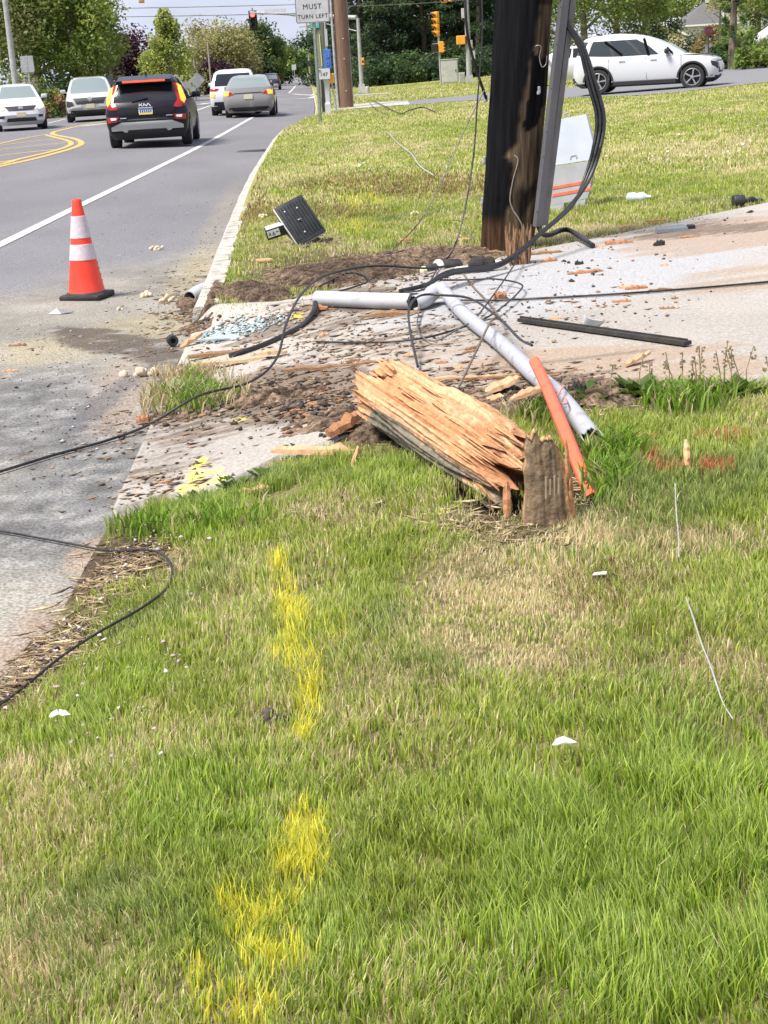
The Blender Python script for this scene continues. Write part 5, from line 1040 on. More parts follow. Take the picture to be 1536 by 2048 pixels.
mb.add(vs, fs); tag(mb.build('wire_guard', og, smooth=25, origin=gpts[20]), 'orange plastic wire guard bent down beside the upright grey slab', 'wire guard')
wire('tie', [gd(1112, 850, .10), gd(1125, 838, .12), gd(1130, 822, .10), gd(1122, 815, .08), gd(1135, 858, .10), gd(1116, 862, .11)], .0035, 'thin pinkish tie knotted round the orange guard', mat('pink_tie', (.62, .25, .20), None, rough=.5), 'tie')

# ------------------------------------------------------------------ broken pole stump: the split log and the standing slab
def woodcols(nf, fresh, g1, g2, g3c): 
    fr = np.array([.52, .275, .145]) * (.30 + 1.2 * g1) + np.array([.10, .09, .06]) * g2; dk = np.array([.30, .13, .055])
    fr = np.where(g1 < .315, dk * (.6 + 1.8 * g1), fr); fr = fr * (1 - .45 * g3c) + np.array([.40, .16, .06]) * .45 * g3c; wt = np.array([.19, .165, .125]) * (.4 + 1.1 * g1); return fr * fresh + wt * (1 - fresh)
A0 = gp(788, 872); A1 = gp(1040, 994); A0 = A0 + Vector((0, 0, .165)); A1 = A1 + Vector((.02, .06, .03)); ax = (A1 - A0); Ln = ax.length; ax.normalize()
upv = Vector((0, 0, 1)); u = ax.cross(upv).normalized(); v = u.cross(ax).normalized()          # v points up, u sideways (towards the viewer side)
if u.y > 0: u = -u
n, ms = 200, 120; V = []; cols = []; rng = np.random.default_rng(8)
ang = np.arange(n) * 2 * np.pi / n
hj = np.array([float(vn(i * .22, 1, 71)) * .6 + float(vn(i * .8, 2, 72)) * .4 for i in range(n)])
for j in range(ms + 1):
    t = j / ms
    g1 = vn(np.arange(n) * .38 + t * 1.2, np.full(n, t * 2.2), 73); g2 = vn(np.arange(n) * 1.3, np.full(n, t * 4.0), 74); g3 = vn(np.arange(n) * .09 + 1.5 * t, np.full(n, t * 2.0), 75)
    ca, sa = np.cos(ang), np.sin(ang)      # angle 0 = viewer side, 90 = up
    r = .124 + .02 * np.where(sa > 0, -sa ** 2 * .7, 0) + .032 * (g3 - .5) + .013 * (g1 - .5) + .009 * (g2 - .5) + .004 * (vn(np.arange(n) * .9, np.full(n, t * 30.0), 79) - .5)
    # torn ledge running along the upper face
    led = np.clip(sa, 0, 1) * .020 * sm(.40, .62, vn(ang * 1.6 + t * .6, np.full(n, t * 1.3), 76)); r = r + led
    ridge = .006 * sm(.5, .9, g2); r = r + ridge * np.clip(sa + .3, 0, 1)
    r = r * np.where(t > .72, 1 - .35 * ((t - .72) / .28) ** 1.3 * np.clip(.6 + sa, 0, 1), 1)
    off = t * Ln
    if t < .14: off = off + (hj - .5) * .24 * (1 - t / .14) * np.where(sa > -.3, 1, .5)
    else: off = off + 0 * hj
    if t > .80: off = off + (vn(np.arange(n) * .16, np.full(n, 5.), 77) - .62) * .34 * ((t - .8) / .2)
    for i in range(n):
        V.append(A0 + ax * float(off[i]) + u * float(ca[i] * r[i] * 1.12) + v * float(sa[i] * r[i]))
    bnd = .16 + .34 * (vn(ang * 1.2 + 3, np.full(n, t * 3.2), 78) - .5) + .12 * math.sin(t * 4) + .12 * (t > .55)
    g0 = vn(np.arange(n) * .75 + t * .8, np.full(n, t * .7), 88); g1 = .55 * g1 + .45 * g0
    fresh = sm(-.12, .12, np.sin(ang) + np.cos(ang) * .12 - bnd - .0); fresh = np.maximum(fresh, .9 * (t < .10) * (sa > -.5)); fresh = np.maximum(fresh, .7 * (hj > .6) * (t > .83)); fresh = np.where(np.cos(ang) < -.55, .85, fresh)
    cols.append(woodcols(1, fresh[:, None], g1[:, None] * .65 + g2[:, None] * .35, g2[:, None], sm(.5, .7, vn(ang * 2.4, np.full(n, t * 6.0), 86))[:, None]))
Vn = np.array([tuple(p) for p in V]); c = np.concatenate(cols)
i0 = np.arange((ms + 1) * n).reshape(ms + 1, n); q = np.stack([i0[:-1], np.roll(i0, -1, 1)[:-1], np.roll(i0, -1, 1)[1:], i0[1:]], -1).reshape(-1, 4)
e0 = np.array(A0 + ax * .07); e1 = np.array(A1 - ax * .16); Vn = np.vstack([Vn, e0[None], e1[None]]); c = np.vstack([c, [[.42, .22, .1]], [[.14, .06, .03]]])
tri0 = np.stack([np.full(n, len(Vn) - 2), np.roll(np.arange(n), -1), np.arange(n)], -1); l0 = ms * n; tri1 = np.stack([np.full(n, len(Vn) - 1), l0 + np.arange(n), l0 + np.roll(np.arange(n), -1)], -1)
wood_m = mat('split_wood', (.72, .72, .72), (1.22, 1.22, 1.22), 36, .8, .5, attr='col', spec=.2)
c0 = (A0 + A1) / 2; rlog = thing('broken_pole_stump', Vector((c0.x, c0.y, zgs(c0.x, c0.y))), 'big splintered pole stump of fresh orange wood lying torn out of the lawn', 'pole stump')
o = raw_mesh('log', Vn - np.array(rlog.location), np.r_[q.ravel(), tri0.ravel(), tri1.ravel()], np.r_[np.arange(len(q)) * 4, len(q) * 4 + np.arange(2 * n) * 3], wood_m, c, smooth=False); o.parent = rlog
# long splinters still hanging on it
mb = MB()
for i in range(46):
    a = rd.uniform(-.3, 3.3); r = rd.uniform(.06, .135); p = A0 + ax * rd.uniform(.02, .10) + u * math.cos(a) * r + v * math.sin(a) * r * .9; splinter(mb, p, -ax + u * rd.uniform(-.25, .25) + v * rd.uniform(-.15, .25), rd.uniform(.05, .17), rd.uniform(.012, .035), rd.uniform(.006, .014), v)
for i in range(34):
    t = rd.uniform(.05, .85); a = rd.uniform(.3, 2.6); r = .128; p = A0 + ax * Ln * t + u * math.cos(a) * r * 1.1 + v * math.sin(a) * r; splinter(mb, p, ax + v * rd.uniform(-.03, .03), rd.uniform(.12, .34), rd.uniform(.006, .014), .006, v)
fresh_m = mat('fresh_wood', (.36, .165, .065), (.54, .29, .135), 60, .8, .3, stretch=(1, 1, 1)); mb.build('splinters', fresh_m, rlog, world=True)
mb = MB()
for i in range(26):
    t = rd.uniform(.66, .93); a = rd.uniform(-.2, 2.6); r = .12 * (1.25 - t * .4); p = A0 + ax * Ln * t + u * math.cos(a) * r + v * math.sin(a) * r; splinter(mb, p, ax + v * rd.uniform(-.15, .12) + u * rd.uniform(-.1, .1), rd.uniform(.08, .22), rd.uniform(.015, .05), .012, v)
mb.build('torn_fibres', mat('dark_torn_wood', (.20, .085, .04), (.42, .20, .09), 40, .85, .4), rlog, world=True)
# standing slab of the old pole surface
S0 = gp(1098, 1052); mb = MB(); vs = []; cols = []; nx, ny = 26, 44; H = .28; W0 = .155
sl = thing('wood_slab', S0, 'weathered grey slab of pole standing upright beside the orange guard', 'wood slab')
top_h = lambda f: H * (1.02 - .12 * f - .5 * max(0, .22 - f) - .7 * max(0, f - .8) + .09 * (float(vn(f * 7, 3, 81)) - .5) + .05 * (float(vn(f * 23, 3, 81)) - .5))
for side in (0, 1):
    for j in range(ny + 1):
        for i in range(nx + 1):
            f = i / nx; h = -.06 + (top_h(f) + .06) * j / ny; a = (f - .5) * 1.25; taper = 1
            x = math.sin(a) * W0 * .82 * (1 - .40 * max(0, h) / H); y_ = -(math.cos(a) - .8) * .09 + (.045 if side else 0) * (1 + .4 * float(vn(i * .6, j * .2, 82))); g1 = float(vn(i * .9, j * .10, 83)); g2 = float(vn(i * 2.3, j * .35, 84))
            if not side: y_ += .006 * (g1 - .5) + .004 * (g2 - .5)
            vs.append((x - .012 * h / H + .004 * (float(vn(h * 30, 5 + (f > .5) * 9, 87)) - .5) * abs(2 * f - 1) * 2, y_ + .06 * h, h)); wc = np.array([.165, .112, .066]) * (.35 + 1.1 * g1) + .03 * g2; fr = np.array([.58, .33, .15]) * (.5 + .9 * g2)
            edge = max(sm(.86, .96, f), 0); cols.append(fr if side else wc * (1 - edge) + fr * edge)
vs = np.array(vs); cols = np.array(cols); k = (nx + 1) * (ny + 1); id0 = np.arange(k).reshape(ny + 1, nx + 1); id1 = id0 + k
Q = [np.stack([id0[:-1, :-1], id0[:-1, 1:], id0[1:, 1:], id0[1:, :-1]], -1).reshape(-1, 4), np.stack([id1[:-1, :-1], id1[1:, :-1], id1[1:, 1:], id1[:-1, 1:]], -1).reshape(-1, 4)]
for A_, B_ in ((id0[:, 0], id1[:, 0]), (id1[:, -1], id0[:, -1]), (id0[-1, ::-1], id1[-1, ::-1])): Q.append(np.stack([A_[:-1], A_[1:], B_[1:], B_[:-1]], -1))
Q = np.concatenate(Q); o = raw_mesh('slab', vs, Q.ravel(), np.arange(len(Q)) * 4, wood_m, cols); o.parent = sl
mb = MB()
for i in range(4): mb.bar((-.012 + .013 * i, -.049 + .004 * i, .10 + .01 * (i % 2)), (-.010 + .013 * i, -.044 + .004 * i, .165 - .01 * (i % 2)), .005, .006)
mb.build('tool_scars', mat('scar_wood', (.20, .155, .10), (.28, .22, .15), 20, .8), sl)
mb = MB()
for i in range(20): splinter(mb, Vector((.055 + rd.uniform(-.01, .02), .0 + rd.uniform(0, .05), rd.uniform(.02, .20))), Vector((rd.uniform(-.05, .15), .05, rd.choice((-1, 1)))), rd.uniform(.06, .14), rd.uniform(.01, .025), .008, Vector((0, 1, 0)))
mb.build('splinters', fresh_m, sl)
0 and wire('root_strand', [gd(1095, 905, .23), gd(1110, 915, .22), gd(1105, 945, .2), gd(1080, 965, .16), gd(1050, 980, .1)], .0028, 'thin pale root strand draped over the upright slab', rope, 'root')
def chip(name, px, py, L_, w_, t_, yaw, label, m=None, group=None, tilt=0.0, seed=0, dz=0.0, cat='wood splinter', roll=0.0):
    rd2 = random.Random(seed + 55); p = gd(px, py, 0); ns = 9; vs = []; hj_ = [rd2.uniform(.82, 1.06) for _ in range(ns + 1)]; h2 = [rd2.uniform(.82, 1.06) for _ in range(ns + 1)]
    for i in range(ns + 1):
        f = i / ns; s = math.sin(math.pi * (f * .86 + .07)) ** .55; x = (f - .5) * L_
        tz = t_ * (.5 + .6 * rd2.random()) * s ** .5
        for (yy, zz) in ((-.5 * hj_[i], 0), (-.42 * hj_[i], .75), (-.05, 1.0 + .3 * rd2.random()), (.4 * h2[i], .7), (.5 * h2[i], .1)): vs.append((x + rd2.uniform(-.04, .04) * L_ * (i in (0, ns)), yy * w_ * s, zz * tz))
    fs = [(i * 5 + k, i * 5 + (k + 1) % 5, i * 5 + 5 + (k + 1) % 5, i * 5 + 5 + k) for i in range(ns) for k in range(5)] + [(4, 3, 2, 1, 0), tuple(range(ns * 5, ns * 5 + 5))]
    o = MB().add(vs, fs).build(name, m or fresh_m, smooth=20); o.location = p + Vector((0, 0, dz)); o.rotation_euler = (roll, -tilt, yaw); return tag(o, label, cat, group)
br_m = mat('brown_plank_wood', (.16, .085, .04), (.33, .19, .10), 50, .8, .4, stretch=(1, 5, 5)); tan_m = mat('tan_plank_wood', (.36, .25, .15), (.52, .38, .24), 40, .8, .3, stretch=(1, 5, 5)); or_m = mat('orange_chip_wood', (.25, .10, .045), (.46, .23, .11), 45, .8, .4, stretch=(1, 5, 5)); peach = mat('peach_wood', (.42, .23, .12), (.56, .35, .20), 30, .8, .3); char_m = mat('charcoal', (.012, .011, .011), (.04, .035, .03), 30, .9, .5)
big = 'large splinters and planks'
chip('wood_plank', 440, 710, .36, .065, .03, .32, 'reddish-brown plank just below the blue glass', br_m, big, seed=1, cat='plank'); chip('wood_plank', 500, 722, .58, .07, .028, .18, 'long tan plank lying below the fat black cable', tan_m, big, seed=2, cat='plank'); chip('wood_splinter', 545, 716, .15, .07, .03, .1, 'broad tan shard on the right end of the long tan plank', tan_m, big, seed=3, dz=.022)
chip('wood_splinter', 384, 690, .17, .045, .03, .75, 'peach splinter leaning at the kerb end beside the hose ring', peach, big, seed=4, tilt=.35, dz=.02); chip('wood_plank', 650, 738, .40, .035, .025, .06, 'thin dark brown plank left of the log top', br_m, big, seed=5, cat='plank'); chip('wood_splinter', 720, 730, .20, .03, .02, .1, 'dark splinter overlapping the thin brown plank', br_m, big, seed=6)
chip('wood_splinter', 632, 922, .36, .055, .035, -.34, 'long pale splinter in the grass left of the log', peach, big, seed=7, dz=.03); chip('wood_splinter', 690, 868, .17, .08, .045, .7, 'dark orange wedge leaning against the left end of the log', or_m, big, seed=8, tilt=.3, dz=.03); chip('wood_splinter', 1005, 786, .15, .10, .03, .3, 'broad peach shard in front of the grey pipe', peach, big, seed=9, tilt=.3, dz=.03)
chip('wood_splinter', 990, 800, .10, .07, .02, .8, 'smaller peach shard under the broad one', peach, big, seed=10); chip('wood_splinter', 1275, 728, .17, .045, .02, .7, 'pale orange shard near the weeds on the driveway', peach, big, seed=11, tilt=.2, dz=.02); chip('wood_splinter', 530, 527, .13, .05, .02, -.1, 'flat peach shard in the verge below the fallen lamp head', peach, big, seed=12, dz=.02)
chip('wood_splinter', 640, 622, .10, .045, .025, -.3, 'orange shard touching the left end of the white pipe', or_m, big, seed=13, dz=.01); chip('wood_splinter', 1170, 546, .22, .045, .022, .05, 'pointed orange shard lying alone on the white driveway', or_m, big, seed=14); chip('wood_splinter', 1238, 487, .20, .08, .03, .12, 'chunky orange shard near the far driveway edge', or_m, big, seed=15)
chip('wood_splinter', 1272, 578, .13, .045, .025, -.05, 'orange chip above the stretched dark cable', or_m, big, seed=16); chip('wood_splinter', 1320, 580, .13, .018, .012, .05, 'thin brown stick right of the orange chip above the cable', br_m, big, seed=17); chip('wood_splinter', 1243, 604, .10, .03, .018, -.25, 'small brown-orange stick below the stretched dark cable', or_m, big, seed=18)
chip('wood_splinter', 1000, 600, .10, .07, .05, .9, 'rounded red-orange chip inside the wire loop', or_m, big, seed=19); chip('wood_splinter', 1098, 523, .11, .05, .025, .1, 'orange chip between the burnt pole and the pointed shard', or_m, big, seed=20); chip('wood_splinter', 960, 510, .42, .05, .03, .06, 'long dark red splinter at the foot of the burnt pole', br_m, big, seed=21); chip('wood_splinter', 1085, 508, .30, .035, .02, .08, 'long red-brown splinter right of the burnt pole foot', br_m, big, seed=22)
chip('wood_splinter', 1050, 752, .50, .022, .015, .06, 'long thin brown lath between the log and the grey pipe', br_m, big, seed=23); chip('wood_splinter', 930, 757, .38, .022, .014, -.12, 'thin pale lath crossing the brown one behind the log', peach, big, seed=24); chip('wood_splinter', 780, 632, .34, .05, .03, -.05, 'dark bark strip lying under the level white pipe', br_m, big, seed=25); chip('bark_slab', 715, 585, .48, .10, .03, -.1, 'flat mossy grey-brown bark slab behind the white pipe', mat('bark_slab', (.11, .10, .07), (.20, .17, .12), 20, .9, .5), big, seed=26, cat='bark slab')
chip('wood_splinter', 808, 582, .10, .05, .02, .1, 'tan end piece at the right of the mossy bark slab', tan_m, big, seed=27); chip('wood_splinter', 810, 487, .13, .04, .02, .25, 'reddish splinter in the grass left of the burnt pole', or_m, big, seed=28, dz=.02); chip('wood_splinter', 925, 486, .12, .03, .02, 0, 'pale splinter against the left foot of the burnt pole', peach, big, seed=29, dz=.02); chip('wood_splinter', 1312, 448, .16, .045, .02, .2, 'orange splinter on the lawn edge above the grey plastic cover', or_m, big, seed=30, dz=.02); chip('wood_splinter', 1255, 460, .14, .035, .02, .35, 'peach splinter on the lawn edge left of the grey plastic cover', peach, big, seed=31, dz=.02)
chip('wood_splinter', 1380, 475, .14, .02, .015, .1, 'orange-brown stick right of the grey plastic cover', or_m, big, seed=32); chip('wood_splinter', 512, 992, .12, .05, .02, .3, 'flat pinkish-tan chip in the grass beside the driveway corner', peach, big, seed=33, dz=.02); chip('wood_splinter', 648, 672, .07, .04, .02, .8, 'small peach chip left of the wire loop', peach, big, seed=34); chip('wood_splinter', 288, 848, .07, .04, .035, .3, 'brown-orange chunk on the road edge beside the black cable', or_m, big, seed=35, dz=.01); chip('wood_splinter', 20, 744, .09, .02, .015, .2, 'pale stick on the road at the left edge', peach, big, seed=36); chip('wood_splinter', 35, 692, .11, .02, .016, .1, 'dark twig on the road above the pale stick', br_m, big, seed=37)
chip('wood_splinter', 712, 945, .10, .018, .012, 1.0, 'thin pale stick standing in the grass left of the log', peach, big, seed=38, tilt=.9, dz=.05); chip('wood_splinter', 1060, 838, .16, .06, .03, .4, 'peach shard tucked behind the upright slab', peach, big, seed=39, tilt=.2, dz=.10); chip('wood_splinter', 1015, 1030, .13, .03, .015, 1.4, 'reddish shard standing in the hole under the log', or_m, big, seed=40, tilt=1.2, dz=.04)
stk = chip('marker_stake', 1373, 945, .105, .022, .014, 1.5, 'orange-peach stake standing in the sprayed grass at right', mat('stake_wood', (.72, .36, .18), (.80, .48, .28), 20, .7), seed=41, tilt=1.35, dz=.055, cat='stake')
rd3 = random.Random(12)
for i in range(26):
    px_, py_ = [(rd3.uniform(640, 1020), rd3.uniform(655, 740)), (rd3.uniform(880, 1080), rd3.uniform(498, 545)), (rd3.uniform(1080, 1420), rd3.uniform(480, 640)), (rd3.uniform(560, 740), rd3.uniform(770, 850))][i % 4]
    chip('wood_chip', px_, py_, rd3.uniform(.04, .09), rd3.uniform(.02, .035), .014, rd3.uniform(-.5, .6), 'small loose wood chip scattered on the dirty driveway', rd3.choice((or_m, br_m, peach)), 'small wood chips on the driveway', seed=100 + i, cat='wood chip')
for px_, py_, s, lb in ((1155, 782, .05, 'black charred lump in the weeds right of the grey pipe'), (1318, 491, .05, 'black charred lump on the white driveway left of the tan stain'), (1158, 529, .035, 'small dark charred chip above the pointed orange shard')):
    chip('charred_lump', px_, py_, s * 1.6, s, s * .8, .3, lb, char_m, 'charred lumps', seed=int(px_), cat='charred lump')

# ------------------------------------------------------------------ other debris
def nbox(name, px, py, pts, m, label, cat): ...
rail = MB(); a, b_ = gd(1042, 646, .018), gd(1376, 694, .018); rail.bar(a, b_, .045, .018); rail.bar(a + Vector((0, .02, .010)), b_ + Vector((0, .02, .010)), .010, .012); tag(rail.build('trim_strip', mat('black_strip', (.018, .017, .016), (.04, .036, .03), 20, .6), origin=(a + b_) / 2), 'long straight black plastic strip lying on the driveway', 'plastic strip')
cpz = gd(1343, 462, .0); cv = thing('plastic_cover', cpz, 'slate-grey plastic cover lying flat near the far driveway edge', 'plastic cover', rz=.05); g_ = mat('slate_plastic', (.10, .115, .125), (.14, .155, .165), 8, .45)
MB().add([(-.13, -.08, 0), (.11, -.08, 0), (.13, .09, 0), (-.10, .10, 0), (-.12, -.07, .022), (.10, -.07, .03), (.115, .08, .036), (-.09, .09, .025)], [(0, 3, 2, 1), (4, 5, 6, 7), (0, 1, 5, 4), (1, 2, 6, 5), (2, 3, 7, 6), (3, 0, 4, 7)]).build('shell', g_, cv); MB().box((.15, .03, .02), (.06, .05, .03), bev=.008).build('clip', trim, cv)
bt = gd(1275, 405, .045); bo = thing('crushed_bottle', bt, 'pale translucent crushed bottle lying on the lawn right of the white sign', 'bottle', rz=-.25); Mx = Matrix.Rotation(math.pi / 2, 3, 'Y'); pl = mat('pale_plastic', (.42, .50, .48), (.58, .64, .62), 9, .3)
MB().lathe([(.02, -.10), (.042, -.085), (.046, -.03), (.036, .0), (.046, .035), (.040, .06), (.02, .085), (.017, .10)], 18, (0, 0, 0), Mx).build('bottle_body', pl, bo, smooth=40); MB().lathe([(.019, .10), (.019, .12), (.010, .121)], 14, (0, 0, 0), Mx).build('cap', galv, bo)
fp = gd(1490, 414, .03); fo = thing('black_fitting', fp, 'black pipe fitting on the lawn edge at the far right', 'pipe fitting', rz=.1); MB().lathe([(.05, -.05), (.055, -.04), (.05, .04), (.03, .045), (.03, .0)], 16, (-.05, 0, .02), Matrix.Rotation(math.pi / 2, 3, 'Y')).build('coupler', trim, fo, smooth=40); MB().tube(crom([(0, 0, .01), (.06, .01, .03), (.12, .02, .0), (.15, .03, .02)], 5), .022, 8).build('hose_tail', trim, fo, smooth=50)
cp_ = gd(1175, 657, .0); cu = MB(); vs = []; 
for j in range(7):
    for i in range(15):
        a = -1.5 + 3.0 * i / 14; t = j / 6; r = .035 + .022 * t; vs.append((r * math.sin(a) * 1.05, -r * math.cos(a) * .5, t * .065 + .01 * math.sin(a * 2)))
k = len(vs); vs += [(x * .93, y * .93 + .003, z) for x, y, z in vs]; fs = []
for j in range(6):
    for i in range(14): q = j * 15 + i; fs += [(q, q + 1, q + 16, q + 15), (k + q, k + q + 15, k + q + 16, k + q + 1)]
for i in range(14): fs += [(90 + i, 91 + i, k + 91 + i, k + 90 + i), (i + 1, i, k + i, k + i + 1)]
for j in range(6): fs += [(j * 15, j * 15 + 15, k + j * 15 + 15, k + j * 15), (j * 15 + 29, j * 15 + 14, k + j * 15 + 14, k + j * 15 + 29)]
o = cu.add(vs, fs).build('broken_cup', mat('pale_shell', (.46, .47, .46), (.58, .58, .56), 9, .4), smooth=40); o.location = cp_; o.rotation_euler = (.35, .5, .3); tag(o, 'pale curved shell shard resting against the long black strip', 'shard')
# two burnt cutout fuses on the slab edge
blk = mat('burnt_black', (.014, .013, .013), (.05, .045, .04), 18, .7, .3); crm = mat('cream_porcelain', (.66, .64, .58), (.78, .77, .72), 10, .35)
f1 = gd(880, 545, .035); r1 = thing('burnt_fuse_tube', f1, 'black scorched tube with a white ring lying left of the burnt pole', 'fuse tube', rz=.40)
MB().lathe([(.012, -.01), (.046, .0), (.050, .02), (.047, .10), (.040, .15), (.02, .165)], 22, (0, 0, 0), Mx).build('tube_body', blk, r1, smooth=40); MB().lathe([(.051, -.026), (.053, -.02), (.053, .004), (.048, .012)], 22, (0, 0, 0), Mx).build('white_ring', crm, r1, smooth=40); MB().lathe([(.03, -.10), (.036, -.09), (.040, -.03), (.02, -.02)], 18, (0, 0, -.008), Mx).build('neck', blk, r1, smooth=40); MB().lathe([(.010, -.145), (.030, -.135), (.032, -.11), (.022, -.10)], 16, (0, 0, -.012), Mx).build('end_knob', mat('yellowed_porcelain', (.56, .54, .34), (.7, .68, .5), 20, .4), r1, smooth=40)
f2 = gd(968, 543, .03); r2 = thing('burnt_fuse_tube', f2, 'burnt lump with a clear white end cap nearest the burnt pole', 'fuse tube', rz=.15); chp = MB()
MB().lathe([(.02, -.10), (.045, -.07), (.05, -.02), (.04, .02), (.046, .05), (.03, .07)], 16, (0, 0, .02), Mx).build('tube_body', char_m, r2); MB().lathe([(.028, .06), (.036, .07), (.036, .12), (.03, .135)], 20, (0, 0, .0), Mx).build('end_cap', crm, r2, smooth=40); MB().lathe([(.02, -.19), (.026, -.18), (.026, -.11), (.02, -.10)], 16, (0, 0, -.012), Mx).build('stub', crm, r2, smooth=40)
f3 = gd(778, 520, .025); r3 = thing('charred_insulator', f3, 'small round black cap in the scorched soil under the fine grey wire', 'cap'); MB().lathe([(.035, -.03), (.04, -.02), (.04, .02), (.03, .03)], 18, (0, 0, 0), Matrix.Rotation(math.pi / 2, 3, 'X')).build('cap_shell', blk, r3, smooth=40); MB().tube(crom([(.03, .02, .0), (.10, .05, .02), (.18, .06, .0), (.26, .10, .01)], 5), .014, 8).build('lead', char_m, r3, smooth=50)
# hose ring at kerb end
hr = gd(346, 694, .04); r4 = thing('hose_coupling', hr, 'dark round hose coupling in the gutter at the kerb end', 'hose coupling', rz=.3); MB().lathe([(.016, -.03), (.030, -.03), (.033, -.022), (.033, .022), (.030, .03), (.016, .03), (.014, .0)], 22, (0, 0, 0), Matrix.Rotation(math.pi / 2, 3, 'X')).build('ring', rub, r4, smooth=35); MB().lathe([(.009, -.031), (.019, -.031), (.019, -.034), (.009, -.034)], 18, (0, 0, 0), Matrix.Rotation(math.pi / 2, 3, 'X')).build('inner_ring', mat('dull_green', (.20, .26, .16), None, rough=.6), r4)
# blue glass: one big pane piece and crumbs
gl = mat('blue_glass', (.32, .42, .47), (.46, .54, .58), 20, .15); gq = gd(455, 678, .004); o = MB().prism([(-.17, -.03, 0), (.10, -.045, .0), (.18, .05, .0), (.05, .06, 0), (-.10, .02, 0)], (0, 0, .010)).build('glass_sheet', gl); o.location = gq; o.rotation_euler = (.08, .03, .2); tag(o, 'broken sheet of blue safety glass near the kerb end', 'glass')
litter('glass_crumbs', 420, [(480, 668, 70, 16, -10, 3), (430, 684, 50, 10, -10, 1), (540, 655, 50, 12, -10, .6)], .022, [(.34, .43, .45), (.45, .52, .52), (.30, .40, .42)], 31, 'crumbled blue-green safety glass on the driveway by the kerb end', 'glass crumbs', aspect=1.6, flat=.5)
# metal flap below the cone
fl = gd(118, 628, .0); o = MB().add([(-.07, -.02, .0), (.02, -.035, .0), (.10, .01, .005), (.0, .04, .0), (-.01, .0, .035), (-.07, -.02, .006), (.02, -.035, .006), (.10, .01, .011), (.0, .04, .006), (-.01, .0, .041)], [(0, 1, 4), (1, 2, 4), (2, 3, 4), (3, 0, 4), (6, 5, 9), (7, 6, 9), (8, 7, 9), (5, 8, 9), (0, 5, 6, 1), (1, 6, 7, 2), (2, 7, 8, 3), (3, 8, 5, 0)]).build('metal_flake', mat('dull_metal', (.20, .19, .19), (.30, .29, .28), 20, .5, metal=.3)); o.location = fl; tag(o, 'bent grey metal flake on the road just below the cone', 'metal flake')
# cream foam lumps
foam = mat('cream_foam', (.44, .35, .24), (.62, .54, .41), 25, .9, .6)
for i, (px_, py_, s, lb) in enumerate(((313, 500, .05, 'cream crumbly lump alone on the asphalt right of the cone'), (526, 440, .05, 'cream crumbly lump in the verge left of the fallen lamp head'), (286, 752, .055, 'cream crumbly lump on the gutter edge below the mud stain'), (294, 594, .045, 'cream crumbly lump between the cone and the kerb'), (238, 620, .022, 'tiny pale lump right below the cone'), (335, 604, .04, 'pale crumbs heaped in the gutter beside the kerb pipe stub'), (760, 520, .04, 'pale brown lump in the scorched soil patch'), (830, 432, .035, 'pale scrap in the grass behind the fine grey wire'))):
    rdf = random.Random(i); mb = MB()
    for k_ in range(9):
        c_ = Vector((rdf.gauss(0, s * .5), rdf.gauss(0, s * .35), abs(rdf.gauss(s * .3, s * .25)))); bm = bmesh.new(); bmesh.ops.create_icosphere(bm, subdivisions=2, radius=s * rdf.uniform(.25, .5))
        for p in bm.verts: p.co *= 1 + .35 * (float(vn(p.co.x / s * 5 + k_, p.co.y / s * 5 + p.co.z / s * 4, i)) - .5)
        bm.verts.index_update(); mb.add([p.co + c_ for p in bm.verts], [[p.index for p in f.verts] for f in bm.faces]); bm.free()
    o = mb.build('foam_lump', foam, smooth=50); o.location = gd(px_, py_, 0 if py_ not in (440, 432) else .02); tag(o, lb, 'crumbly lump', 'pale crumbly lumps')
# paper scraps on the lawn
pw = mat('white_paper', (.55, .54, .48), None, rough=.8)
def scrap(px_, py_, pts, dz, lb, nm='paper_scrap'):
    p = gp(px_, py_); p.z += dz; mb = MB()
    for q in pts: mb.prism(q, (0, 0, .0025))
    o = mb.build(nm, pw); o.location = p; tag(o, lb, 'paper scrap'); return o
scrap(1130, 1538, [[(-.024, 0, .0), (-.012, -.008, .004), (.0, -.006, .006), (.0, .014, .010), (-.014, .012, .006)], [(.0, -.006, .006), (.014, -.007, .004), (.026, .002, .0), (.014, .012, .004), (.0, .014, .010)]], .052, 'cream white scrap lying on the grass tips at lower right')
scrap(122, 1473, [[(-.022, 0, .0), (-.010, -.010, .004), (.002, -.002, .006), (-.004, .012, .012), (-.018, .010, .006)], [(.002, -.002, .006), (.014, -.009, .004), (.028, .004, .0), (.016, .012, .008), (.0, .012, .012)]], .05, 'white winged scrap lying on the grass at lower left')
scrap(1200, 1172, [[(-.02, 0, 0), (.016, -.006, .003), (.02, .01, .004), (-.012, .012, .002)]], .03, 'pale scrap in the dry grass right of the stump')
# fallen LED lamp head
Cn = P(600, 440, gp(600, 487).y); lr = thing('fallen_lamp_head', Vector((Cn.x, Cn.y, zgs(Cn.x, Cn.y))), 'black ribbed street-lamp head lying broken on the verge', 'street lamp')
dep = (Cn - EYE).dot(Fv); pxm = FPX / dep
e1 = (Rv * 51 - Uv * 76) / pxm + Fv * (-.03); e2 = (-Rv * 46 - Uv * 44) / pxm * 1.0 + Fv * (-.10); nrm = e2.cross(e1).normalized()
if nrm.dot(Fv) > 0: nrm = -nrm
l1, l2 = e1.length, e2.length; x1, x2 = e1.normalized(), e2.normalized(); x2 = (x2 - x1 * x2.dot(x1)).normalized(); M3 = Matrix((x1, x2, nrm)).transposed(); lc = Cn - lr.location
hd = mat('lamp_black', (.018, .020, .024), (.035, .038, .042), 12, .45); lg = mat('lamp_grey', (.50, .51, .50), (.60, .60, .58), 12, .5)
